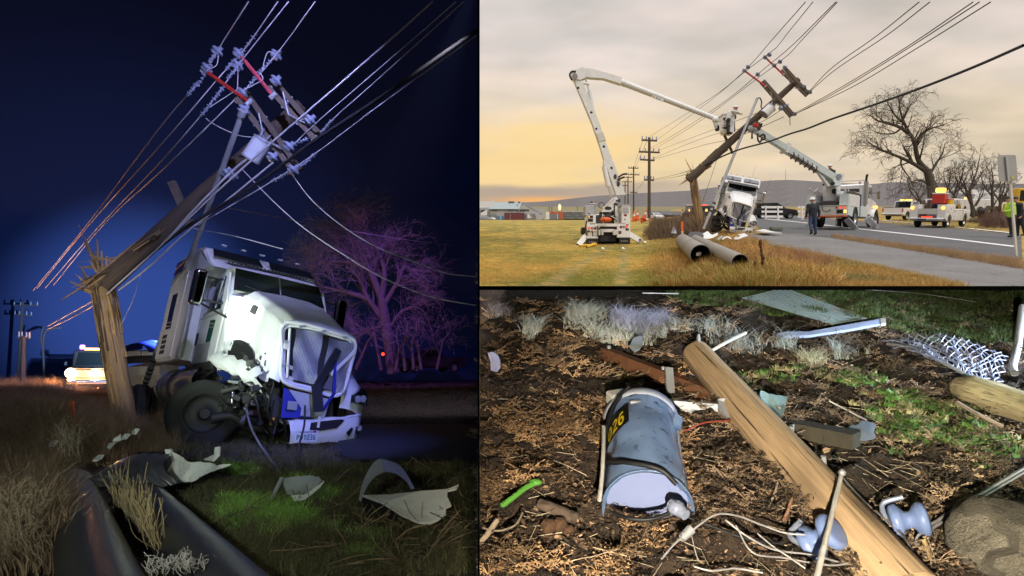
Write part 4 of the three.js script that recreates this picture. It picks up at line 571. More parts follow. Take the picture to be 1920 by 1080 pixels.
// ---------------------------------------------------------------- night: trees, poles and vehicles behind
const barkN = mat(0.08, 0.07, 0.075, 0.95, { map: mottle1 }), twigN = mat(0.16, 0.14, 0.14, 0.95);
{
  const d = 36, P = (x, y, z = 0) => A(x, y, d + z);
  bareTree('bare_tree', 'large bare drooping tree in violet light behind the night truck', null, P(738, 697), { p: [P(738, 699), P(732, 660), P(722, 600), P(716, 560)], r0: 0.42, r1: 0.26 },
    [{ p: [P(722, 600), P(690, 560), P(672, 520), P(650, 500)], r0: .2, r1: .05 }, { p: [P(716, 560), P(690, 500), P(660, 450), P(640, 410)], r0: .24, r1: .05 }, { p: [P(716, 560), P(720, 500), P(690, 440), P(668, 405)], r0: .2, r1: .04 }, { p: [P(718, 575), P(745, 530), P(760, 500), P(785, 520)], r0: .18, r1: .04 }, { p: [P(690, 560), P(640, 545), P(600, 535), P(580, 520)], r0: .15, r1: .03 }, { p: [P(660, 450), P(620, 440), P(600, 470)], r0: .12, r1: .03 }, { p: [P(690, 500), P(630, 490), P(585, 500)], r0: .12, r1: .03 }, { p: [P(726, 620), P(760, 580), P(790, 580), P(810, 620)], r0: .12, r1: .03 }, { p: [P(722, 610), P(690, 620), P(665, 640), P(650, 660)], r0: .1, r1: .03 }],
    { dens: [2.8, 3.2, 3.6, 4.0], len: [2.6, 1.6, 1.0, 0.7], lift: 0.3, droop: 0.3, rmin: 0.008, bark: barkN, twig: twigN });
  const stems = [[668, 690, 690, 640, 715, 600], [760, 693, 755, 650, 770, 600], [776, 690, 772, 640, 790, 590], [790, 690, 782, 640, 775, 600], [715, 692, 705, 640, 690, 600], [742, 693, 748, 660, 735, 620], [820, 690, 830, 640, 845, 610]];
  const sN = ['left of the big violet tree trunk', 'just right of the violet tree trunk', 'third to the right of the violet tree trunk', 'fourth to the right of the violet trunk', 'leaning against the violet tree', 'close in front of the violet tree', 'far right in the dark'];
  stems.forEach(([x0, y0, x1, y1, x2, y2], i) => bareTree('bare_sapling', 'thin bare sapling ' + sN[i], 'saplings round the violet tree', P(x0, y0, -2), { p: [P(x0, y0 + 2, -2), P(x1, y1, -2)], r0: 0.11, r1: 0.06 }, [{ p: [P(x1, y1, -2), P((x1 + x2) / 2 + 4, (y1 + y2) / 2, -2), P(x2, y2, -2)], r0: .06, r1: .02 }, { p: [P((x0 + x1) / 2, (y0 + y1) / 2, -2), P((x0 + x1) / 2 - 14, y1 - 10, -2.5), P(x2 - 26, y2 + 14, -2)], r0: .05, r1: .015 }], { dens: [3, 3.4], len: [1.5, 0.9], lift: 0.3, droop: 0.5, rmin: 0.011, bark: barkN, twig: twigN }));
}
function farPole(name, label, foot, top, r, arms, mm, d, group = null) { const b = new B(foot); b.cyl(foot, top, r, r * 0.75, 10); const t = thing(name, label, 'utility pole', foot, null, group); b.build('pole', mm, t, KEEP); for (const [x0, y0, x1, y1] of arms) { const a = new B(foot); a.beam(A(x0, y0, d), A(x1, y1, d), r * 0.8, r * 0.9); const m = a.build('crossarm', mm, t); for (const k of [0.04, 0.3, 0.7, 0.96]) { const c = A(lerp(x0, x1, k), lerp(y0, y1, k), d), g = new B(foot); g.cyl(c, c.clone().add(V(0, r * 2.4, 0)), r * 0.5, r * 0.3, 6); g.build('insulator', M.porcelain, m); } } return t; }
farPole('utility_pole', 'near far-left pole with one small crossarm, violet lit, night side', A(43, 724, 26), A(45, 630, 26), 0.11, [[35, 633, 56, 634]], barkN, 26);
farPole('utility_pole', 'faint tall pole with two crossarms behind the violet lit one', A(33, 716, 36), A(43, 566, 36), 0.1, [[25, 573, 72, 573], [27, 590, 60, 592]], barkN, 36);
farPole('utility_pole', 'faint short pole at the left edge, night side', A(14, 716, 42), A(17, 620, 42), 0.11, [[6, 629, 28, 629], [8, 655, 26, 655]], barkN, 42);
{ const p = A(83, 712, 33), b = new B(p); b.tube([p, A(82, 680, 33), A(81, 640, 33), A(86, 622, 33), A(104, 615, 33)], 0.06, 6, 24); b.tube([A(80, 660, 33), A(77, 630, 33), A(82, 612, 33)], 0.04, 6, 16); b.rbox(0.5, 0.1, 0.18, ...A(106, 615, 33).toArray(), 0.04); single('street_lamp', 'curved street lamp standing unlit on the far left, night side', 'street lamp', b, barkN, p); }
{ // service pickup, lights on
  const d = 27, gp = V((174 - 960) / F * d, gyL(d) - 0.05, -d), t = buildPickup('service_pickup', 'service pickup with glaring headlights and amber roof lights in the weeds', gp, LT.clone().multiply(new THREE.Quaternion().setFromAxisAngle(UPY, 0.62)), { bed: 'box', lit: true, beacon: 0.95, paint: M.dark });
  const g = new B(); g.sph(V(0, 0.93, 2.8), 0.16, 1, 1, 0.5, 14); g.build('auxiliary_light', lampWhite, t); for (const x of [-0.84, 0.84]) { const h = new B(); h.sph(V(x, 0.93, 2.78), 0.19, 1, 1, 0.4, 14); h.build('headlight_glare', lampWhite, t); } const v = new B(); v.rbox(0.2, 0.2, 0.2, -0.55, 2.08, -0.1, 0.05); v.build('violet_beacon', glow(0.6, 0.2, 1, 5), t);  // oversized glowing spheres on the headlights, added to imitate their glare
  for (const x of [-0.84, 0, 0.84]) { const l = new THREE.PointLight(C(1, 0.42, 0.14), 75, 0, 2); l.position.copy(V(x, 0.95, 2.98).applyQuaternion(t.quaternion).add(gp)); l.castShadow = true; scene.add(l); }
}
{ // flatbed rig parked behind the stump
  const d = 16, p = A(262, 760, d), t = thing('flatbed_rig', 'parked flatbed with white boxes and a tarp, between stump and cab', 'truck', p), P = (x, y, z = 0) => A(x, y, d + z); const q = (a, n, m) => a.build(n, m, t);
  q(new B(p).beam(P(236, 672), P(318, 668), 1.6, 0.14), 'deck', M.dark); q(new B(p).plate([P(250, 700), P(318, 698), P(318, 768), P(246, 770)], 0.6), 'side_tank', M.offwhite); q(new B(p).plate([P(256, 684), P(318, 682), P(318, 698), P(258, 700)], 0.9), 'white_panel', M.whiteDull);
  for (const [x, w] of [[246, 12], [261, 18], [283, 22]]) q(new B(p).plate([P(x - w / 2, 658), P(x + w / 2, 657), P(x + w / 2, 669), P(x - w / 2, 670)], 0.3), 'white_box', M.whiteDull);
  const b = new B(p), rows = []; for (let i = 0; i <= 6; i++) rows.push(Array.from({ length: 13 }, (_, j) => { const a = j / 12 * Math.PI, c = P(272, 658); return c.add(V(Math.cos(a) * 0.36 * (1 + 0.2 * fbm(j, i, 2)), Math.sin(a) * 0.24 * (1 + 0.5 * fbm(j * 0.6, i, 4)), (i - 3) * 0.15)); })); b.skin(rows); q(b, 'tarp', M.blue); q(new B(p).sph(P(236, 690), 0.07), 'side_light', lampBlue);
  for (const x of [262, 306]) { const w = new B(p); tyre(w, P(x, 760, 0.3), V(0.5, 0, 0.86), 0.42, 0.3, 18); q(w, 'wheel', M.rubber); }
}
{ const p = A(718, 664, 35), b = new B(p); b.sph(p, 0.1); single('tail_lamp', 'small red tail lamp glowing beside the violet tree trunk', 'lamp', b, lampRed, p);
  const q = A(805, 672, 47); buildPickup('parked_car', 'dim parked car far right under the violet tree', V(q.x, gyL(44) + 0.3, q.z), LT.clone().multiply(new THREE.Quaternion().setFromAxisAngle(UPY, -0.9)), { bed: 'box', category: 'car', paint: M.dark }); }
// ---------------------------------------------------------------- night: pipes, debris, weeds
const pipeM = mat(0.032, 0.034, 0.036, 0.38, { map: mottle1, bumpMap: fine3, bumpScale: 0.0012 });
function pipe(name, label, p, q, r, o = {}) { const t = thing(name, label, 'pipe', p), b = new B(p), d = q.clone().sub(p).normalize(); b.cyl(p, q, r, r, 36, true, 8); b.cyl(p, q, r * 0.95, r * 0.95, 36, true, 1); b.geo(new THREE.RingGeometry(r * 0.95, r, 36), new THREE.Matrix4().compose(q, new THREE.Quaternion().setFromUnitVectors(V(0, 0, 1), d), V(1, 1, 1))).geo(new THREE.RingGeometry(r * 0.95, r, 36), new THREE.Matrix4().compose(p, new THREE.Quaternion().setFromUnitVectors(V(0, 0, 1), d), V(1, 1, 1))); b.build('pipe', o.m ?? pipeM, t, KEEP);
  for (const k of o.bands ?? []) { const s = new B(p), c = p.clone().lerp(q, k); s.cyl(c.clone().addScaledVector(d, -0.02), c.clone().addScaledVector(d, 0.02), r * 1.015, r * 1.015, 36, true); s.build('band', M.black, t); } return t; }
pipe('black_pipe', 'left black pipe running out of the bottom edge, night side', A(136, 915, 4.9), A(226, 1240, 1.85), 0.152);
pipe('black_pipe', 'right black pipe running out of the bottom edge, night side', A(258, 925, 4.7), A(560, 1250, 1.8), 0.135);
{ // crushed, ridged pipe end
  const P = (x, y, d) => A(x, y, d), rows = edgeRows([P(182, 893, 4.75), P(215, 868, 4.8), P(262, 852, 4.8), P(316, 853, 4.8)], [P(192, 910, 4.6), P(240, 905, 4.5), P(290, 915, 4.4), P(342, 905, 4.45)], 10, 40, 0.02, 3); rows.forEach((r, i) => r.forEach((p, j) => { p.z += 0.14 * Math.sin(i / 10 * 3.14) + 0.016 * Math.sin(j * 1.25 + i * 0.2); p.y += 0.05 * Math.sin(i / 10 * 3.14); }));
  sheetDebris('crushed_pipe_end', 'crushed ridged black plastic behind the two night pipes', [{ n: 'ridged_shell', m: mat(0.05, 0.05, 0.055, 0.3, { map: mottle1 }), rows, pts: [P(192, 910, 4.6)] }]); }
sheetDebris('torn_fender', 'torn white fender piece beside the crushed pipe end', [
  { n: 'torn_sheet', m: M.debris, pts: [A(312, 905, 4.9)], rows: edgeRows([A(313, 842, 5.1), A(330, 850, 5.1), A(352, 868, 5.0), A(385, 868, 5.0), A(432, 873, 4.9)], [A(318, 882, 5), A(332, 905, 4.9), A(355, 907, 4.85), A(380, 892, 4.9), A(430, 875, 4.9)], 8, 24, 0.05, 7) },
  { n: 'torn_arm', m: M.debris, pts: [A(400, 865, 5), A(383, 862, 5.05), A(402, 853, 5.1), A(404, 840, 5.1), A(413, 838, 5.1), A(412, 853, 5.05)], t: 0.015 }, { n: 'torn_flange', m: M.offwhite, pts: [A(312, 843, 5.12), A(322, 842, 5.12), A(324, 868, 5), A(316, 884, 4.95), A(311, 882, 5)], t: 0.02 }, { n: 'dark_inside', m: M.dark, pts: [A(336, 872, 5.06), A(368, 874, 5.02), A(360, 895, 4.98), A(340, 896, 4.98)], t: 0.01 }]);
sheetDebris('broken_lamp_cover', 'broken clear lamp cover lying on the grass, centre bottom', [
  { n: 'cover', m: pmat(0.35, 0.37, 0.36, 0.2, { clearcoat: 0.6, map: mottle1 }), pts: [A(530, 905, 4.8)], rows: edgeRows([A(530, 896, 4.9), A(560, 892, 4.9), A(600, 891, 4.9)], [A(536, 925, 4.7), A(560, 936, 4.65), A(606, 903, 4.8)], 6, 14, 0.04, 12) }, { n: 'white_edge', m: M.debris, pts: [A(545, 930, 4.66), A(574, 928, 4.66), A(608, 902, 4.78), A(600, 914, 4.72), A(572, 936, 4.62), A(553, 940, 4.6)], t: 0.012 }]);
{ const p = A(502, 952, 4.5), b = new B(p); b.cyl(p, A(528, 897, 4.85), 0.016, 0.016, 8); single('metal_rod', 'short metal rod lying beside the broken lamp cover', 'debris', b, M.galv, p); }
sheetDebris('torn_bumper_liner', 'large torn white panel with a bent dark arch, lower right night grass', [
  { n: 'white_panel', m: M.debris, pts: [A(680, 930, 4.21), A(730, 929, 4.17), A(790, 922, 4.13), A(838, 919, 4.13), A(860, 910, 4.17), A(856, 917, 4.13), A(840, 921, 4.11), A(838, 931, 4.06), A(846, 948, 3.96), A(836, 953, 3.94), A(836, 964, 3.89), A(820, 976, 3.83), A(806, 982, 3.80), A(784, 980, 3.80), A(752, 966, 3.87), A(718, 944, 4.04)], t: 0.015 },
  { n: 'bent_arch', m: M.galv, pts: [A(672, 938, 4.21)], rows: edgeRows([A(672, 936, 4.21), A(684, 896, 4.39), A(702, 866, 4.56), A(714, 860, 4.60)], [A(676, 940, 4.17), A(692, 908, 4.26), A(708, 892, 4.34), A(722, 885, 4.39)], 5, 14, 0.015, 22) },
  { n: 'blue_strip', m: mat(0.25, 0.26, 0.55, 0.4, { map: mottle1 }), pts: [A(714, 860, 4.60)], rows: edgeRows([A(714, 860, 4.60), A(740, 868, 4.56), A(762, 886, 4.47), A(778, 915, 4.30)], [A(722, 885, 4.43), A(748, 892, 4.39), A(764, 904, 4.34), A(772, 917, 4.30)], 4, 16, 0.02, 26) },
  { n: 'dark_hollow', m: M.black, pts: [A(673, 938, 4.21)], rows: edgeRows([A(676, 934, 4.26), A(720, 930, 4.30), A(770, 925, 4.30)], [A(688, 968, 4.00), A(730, 976, 3.96), A(775, 975, 3.91)], 5, 10, 0.03, 31) }]);
{ const p = A(140, 803, 8), t = thing('marker_stake', 'orange marker stake in the night weeds left of the stump', 'stake', p, null); new B(p).beam(p, A(134, 752, 8), 0.05, 0.03, V(0, 0, 1)).build('stake', M.orange, t); }
sheetDebris('white_scrap', 'pointed white scrap standing in the weeds on the left', [{ n: 'scrap', m: M.debris, pts: [A(88, 798, 7.4), A(93, 770, 7.6), A(98, 782, 7.5), A(105, 786, 7.5), A(104, 797, 7.4)], t: 0.02 }]);
[[218, 823, 'by the stump foot'], [235, 818, 'between stump and riser pipe'], [182, 858, 'behind the left pipe end'], [254, 808, 'just right of the stump foot'], [96, 832, 'in the weeds at left'], [206, 835, 'just above the crushed pipe']].forEach(([x, y, w]) => { const d = 6.2, P = (a, b) => A(x + a, y + b, d); sheetDebris('white_shard', 'small white shard of bodywork ' + w + ', night side', [{ n: 'shard', m: M.debris, pts: [P(-7, 5), P(-3, -2), P(4, -6), P(9, -3), P(5, 4), P(-1, 7)].map((p) => p.add(V(0, 0, rr(-.05, .05)))), t: 0.02 }]); });
// weeds and grass
const weedM = mat(0.24, 0.165, 0.11, 0.9), reedM = mat(0.42, 0.31, 0.15, 0.85), greenM = mat(0.20, 0.36, 0.06, 0.8), dullGrass = mat(0.085, 0.090, 0.035, 0.9), frostM = mat(0.42, 0.40, 0.37, 0.85);
{
  const it = []; for (let i = 0; i < 3200; i++) { const x = rr(2, 245) * Math.pow(rnd(), 0.25), y = 722 + 150 * Math.pow(rnd(), 1.4); if (x > 205 && y < 760) continue; const p = PL(x, y); if (-p.z > 34) continue; const s = rr(0.45, 1.0) * (x < 120 ? 1.0 : 0.7), k = rr(0.6, 1.5); it.push({ m: place(p, s), c: [k, k * 0.94, k * 0.86] }); }
  for (let i = 0; i < 900; i++) { const p = PL(rr(2, 105), rr(860, 1076)); const s = rr(0.25, 0.55), k = rr(0.5, 1.3); it.push({ m: place(p, s), c: [k, k * 0.95, k * 0.85] }); }
  for (let i = 0; i < 260; i++) { const p = PL(rr(210, 330), rr(770, 850)); it.push({ m: place(p, rr(0.2, 0.45)), c: [1, 0.95, 0.85] }); }
  for (let i = 0; i < 160; i++) { const p = PL(rr(690, 893), rr(697, 702)); it.push({ m: place(p, rr(0.4, 0.8)), c: [1.6, 1.6, 1.0] }); }
  scatter('dry_weeds', bladeTuft(18, 1.0, 0.30, 0.016, 0.7, 3), weedM, it, 'tall dry weeds covering the bank left of the night stump', 'weeds');
}
{ const it = []; for (let i = 0; i < 9000; i++) { const x = rr(300, 893), y = rr(815, 1078); if (x > 620 && y < 868) continue; const p = PL(x, y), n = fbm(p.x * 1.3, p.z * 1.3, 5, 3), k = rr(0.5, 1.4); if (rnd() > 0.55 + n * 2.2) continue; it.push({ m: place(p, V(1, rr(0.4, 1.1), 1).multiplyScalar(rr(0.7, 1.3))), c: [k * 1.1, k, k] }); }
  scatter('short_grass', bladeTuft(14, 0.11, 0.07, 0.006, 1.2, 2), dullGrass, it, 'short dull grass on the night verge in front of the truck', 'grass'); }
{ const it = []; for (const [x, y, sx, sy, n] of [[465, 965, 60, 22, 420], [540, 985, 45, 30, 260], [560, 915, 22, 14, 60], [615, 1005, 12, 8, 40], [690, 1020, 24, 10, 70], [615, 940, 14, 10, 40], [450, 880, 30, 10, 60], [680, 1050, 20, 8, 50]]) for (let i = 0; i < n; i++) { const p = PL(x + gauss() * sx, y + gauss() * sy), k = rr(0.5, 1.4); it.push({ m: place(p, rr(0.7, 1.5)), c: [k, k, k] }); }
  scatter('green_grass', bladeTuft(16, 0.10, 0.05, 0.008, 1.1, 2), greenM, it, 'bright green grass patches on the night verge', 'grass'); }
{ const it = []; const g = new B(); g.tube([V(0, 0, 0), V(0.08, 0.012, 0.01), V(0.17, 0.02, -0.01), V(0.28, 0.03, 0.02)], 0.0028, 5, 8); g.tube([V(0.1, 0.013, 0.01), V(0.15, 0.03, 0.05), V(0.19, 0.045, 0.09)], 0.002, 4, 6);
  const tg = mergeGeometries(g.a); for (let i = 0; i < 520; i++) { const x = rr(300, 893), y = lerp(850, 1078, Math.sqrt(rnd())); if (x > 620 && y < 870) continue; if (x < 640 && rnd() < 0.55) continue; const p = PL(x, y, 0.02), k = rr(0.4, 1.6); it.push({ m: place(p, rr(0.5, 1.3), rr(0, 6.28), rr(-.5, .5), rr(-.6, .6)), c: [k, k * 0.9, k * 0.75] }); }
  scatter('dead_twigs', tg, mat(0.17, 0.13, 0.085, 0.9), it, 'dead twigs strewn over the lower right night verge', 'twigs'); }
function reedClump(label, spots, h, m, r = 0.006, n = 1) { const base = spots[0].clone(), b = new B(base); for (const p of spots) { const L = h * rr(0.55, 1), e = p.clone().add(V((gauss() * 0.34 - 0.12) * L, L * rr(0.6, 1), gauss() * 0.3 * L)); b.tube([p, p.clone().lerp(e, 0.5).add(V(gauss() * 0.03, 0, gauss() * 0.03)), e], r * rr(0.6, 1), 4, 6); if (n > 1) for (let k = 0; k < n; k++) { const q = p.clone().lerp(e, rr(0.3, 0.95)); { const w = Math.min(1, h / 0.24); b.tube([q, q.clone().add(V(gauss() * 0.08, rr(0.03, 0.10), gauss() * 0.06).multiplyScalar(w)), q.clone().add(V(gauss() * 0.12, rr(0.06, 0.16), gauss() * 0.08).multiplyScalar(w))], r * 0.6, 4, 4); } } } return single('weed_clump', label, 'weeds', b, m, base); }
reedClump('golden dry reeds leaning between the two black pipes', Array.from({ length: 170 }, () => { const k = rnd(); return A(lerp(225, 300, k) + gauss() * 14, lerp(935, 1030, k) + gauss() * 12, lerp(4.0, 3.0, k)); }), 0.30, mat(0.26, 0.19, 0.095, 0.85), 0.0022);
reedClump('thin upright dry stems behind the left pipe end', Array.from({ length: 22 }, () => A(rr(108, 152), rr(850, 870), 5.6)), 0.44, mat(0.36, 0.29, 0.2, 0.8), 0.0035, 2);
reedClump('pale frosted branching weed between the pipes at the bottom edge', Array.from({ length: 20 }, () => A(rr(280, 385), rr(1068, 1090), rr(2.3, 2.5))), 0.075, frostM, 0.0022, 6);
reedClump('tangled brown weed at the bottom left corner', Array.from({ length: 70 }, () => A(rr(5, 85), rr(985, 1085), rr(2.8, 3.6))), 0.3, mat(0.26, 0.19, 0.12, 0.9), 0.002, 6);
reedClump('grey dead weed under the truck bumper', Array.from({ length: 34 }, () => PL(rr(575, 630), rr(862, 885))), 0.2, mat(0.16, 0.14, 0.12, 0.9), 0.003, 4);
reedClump('dry stems in front of the torn axle', Array.from({ length: 44 }, () => PL(rr(440, 560), rr(850, 885))), 0.16, mat(0.14, 0.13, 0.08, 0.9), 0.0025, 4);
{ const b = new B(), p = A(468, 800, 7.2); b.off = p; b.tube([A(462, 770, 7.2), A(470, 800, 7.1), A(482, 825, 7.1), A(500, 852, 7.0), A(526, 890, 6.2)], 0.014, 6, 24); single('loose_hose', 'thin grey hose hanging from the truck down to the grass', 'hose', b, M.wire, p); const c = new B(), q = A(572, 760, 7.4); c.tube([q, A(570, 800, 7.3), A(562, 830, 7.2), A(559, 885, 7.0)], 0.013, 6, 24); single('loose_hose', 'black hose hanging in front of the number plate', 'hose', c, M.black, q); }
// ================================================================ the dawn roadside (upper right)
const hash = (x, z) => fbm(x, z, 5, 3);
const bumpR = (x, d, t) => { const soft = sst(0.40, 0.30, t); return (0.22 * fbm(x * 0.22, d * 0.22, 6, 3) * soft + 0.05 * fbm(x * 1.4, d * 1.4, 2, 3)) * (0.25 + 0.75 * soft) * sst(140, 60, d); };
const PR = (px, py, up = 0) => { const p = GR(px, py); p.y += bumpR(p.x, -p.z, (px - 960) / F) + up; return p; };
const turfR = new THREE.MeshStandardMaterial({ vertexColors: true, roughness: 0.95, map: turf1, bumpMap: turf1, bumpScale: 0.12, side: THREE.DoubleSide });
{
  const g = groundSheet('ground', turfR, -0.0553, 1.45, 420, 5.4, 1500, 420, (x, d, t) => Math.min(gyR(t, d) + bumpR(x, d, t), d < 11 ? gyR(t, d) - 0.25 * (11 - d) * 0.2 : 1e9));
  const p = g.geometry.attributes.position, c = new Float32Array(p.count * 3);
  for (let i = 0; i < p.count; i++) {
    const x = p.getX(i), d = -p.getZ(i), t = x / d, px = 960 + t * F, py = 385 + hRt(t) * F / d;
    const n = hash(x * 0.5, d * 0.25), n2 = fbm(x * 0.16, d * 0.12, 8, 4);
    let r = 0.66, gg = 0.47, b = 0.15;                                  // dry yellow turf
    const green = clamp(0.42 + 3.0 * n2 + 2.2 * n) * 0.85; r = lerp(r, 0.34, green); gg = lerp(gg, 0.285, green); b = lerp(b, 0.07, green);
    const tl = lerp(1142, 1030, (py - 462) / 74), tr = lerp(1172, 1165, (py - 462) / 74), w = lerp(9, 34, (py - 462) / 74);   // worn wheel tracks
    const worn = py > 440 ? Math.max(Math.exp(-Math.pow((px - tl) / w, 2)), Math.exp(-Math.pow((px - tr) / (w * 0.7), 2))) * 0.85 * (0.7 + n) : 0;
    r = lerp(r, 0.40, worn); gg = lerp(gg, 0.30, worn); b = lerp(b, 0.16, worn);
    const verge = sst(1190, 1260, px) * (0.55 + 1.3 * n2 + n); r = lerp(r, 0.44, clamp(verge)); gg = lerp(gg, 0.27, clamp(verge)); b = lerp(b, 0.12, clamp(verge));
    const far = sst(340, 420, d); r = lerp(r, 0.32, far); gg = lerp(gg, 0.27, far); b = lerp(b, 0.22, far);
    c[3 * i] = r; c[3 * i + 1] = gg; c[3 * i + 2] = b;
  }
  g.geometry.setAttribute('color', new THREE.BufferAttribute(c, 3));
}
const asphR = mat(0.105, 0.105, 0.108, 0.85, { map: asphalt1 }), pathR = mat(0.20, 0.195, 0.185, 0.9, { map: asphalt1 }), paintR = mat(0.72, 0.72, 0.70, 0.8, { map: mottle1 }), shoulderR = mat(0.13, 0.118, 0.108, 0.95, { map: asphalt1 });
const GRd = (px, py, up) => GR(px, py, up);
sheetPx('road', asphR, [[395.5, 1205, 1245], [402, 1222, 1440], [407, 1330, 1560, 411], [412, 1400, 1700, 421], [424, 1420, 1915, 441], [436, 1430, 1915, 455], [446, 1490, 1917, 488]], GRd, 0.03, 6);
sheetPx('pavement', pathR, [[438, 1400, 1500, 440], [447, 1395, 1610, 456], [462, 1450, 1760, 478], [480, 1545, 1919, 501], [510, 1690, 1919, 518], [540, 1815, 1919, 540]], GRd, 0.035, 6);
function stripPx(name, material, pts, w, lift) { const b = new B(); b.skin(pts.map(([x, y]) => [GR(x - w * (y - 385) / 50, y, lift), GR(x + w * (y - 385) / 50, y, lift)])); return struct(b.build(name, material, null)); }
const lineAcross = (pts, wy) => { const b = new B(), R = []; for (let i = 0; i < pts.length - 1; i++) for (let s = 0; s < 8; s++) { const k = s / 8, x = lerp(pts[i][0], pts[i + 1][0], k), y = lerp(pts[i][1], pts[i + 1][1], k); R.push([GR(x, y - wy * (y - 385) / 60, 0.042), GR(x, y + wy * (y - 385) / 60, 0.042)]); } b.skin(R); return struct(b.build('road_marking', paintR, null)); };
lineAcross([[1440, 411.5], [1500, 417.5], [1590, 428], [1700, 440], [1800, 451.5], [1917, 466]], 0.9);
lineAcross([[1655, 414], [1720, 420], [1800, 427.5], [1917, 440]], 0.7);
lineAcross([[1430, 401], [1520, 403.5], [1640, 407]], 0.9);
// hills on the horizon
{
  const ridge = [[860, 381], [960, 380], [1010, 378.5], [1040, 376], [1060, 373.5], [1110, 368], [1160, 364.5], [1220, 361], [1300, 357], [1345, 350.5], [1390, 344], [1440, 338.5], [1480, 337], [1530, 340], [1580, 343.5], [1640, 345], [1665, 341.5], [1700, 341.5], [1780, 343], [1860, 345], [1960, 344], [2300, 340], [2700, 350]];
  const ry = (px) => { for (let i = 0; i < ridge.length - 1; i++) if (px <= ridge[i + 1][0]) return lerp(ridge[i][1], ridge[i + 1][1], (px - ridge[i][0]) / (ridge[i + 1][0] - ridge[i][0])); return 345; };
  const rows = []; for (let i = 0; i <= 24; i++) { const k = i / 24, d = lerp(900, 1900, k); rows.push(Array.from({ length: 150 }, (_, j) => { const px = lerp(898.5, 2600, Math.pow(j / 149, 1.3)); const y = lerp(391, ry(px), Math.sin(k * Math.PI / 2)) ; const p = A(px, y, d); p.y += fbm(px * 0.03, k * 3, 2, 4) * 16 * k * (1 - k); return p; })); }
  const b = new B(); b.skin(rows); const hm = mat(0.175, 0.172, 0.185, 1, { map: cl(tTurf, 0.004) }); const h = b.build('hills', hm, null, KEEP); const uv = h.geometry.attributes.uv; for (let i = 0; i < uv.count; i++) uv.setXY(i, uv.getX(i) * 3000, uv.getY(i) * 1200); hm.map = cl(tSoil, 0.004, 0.006); struct(h);
}
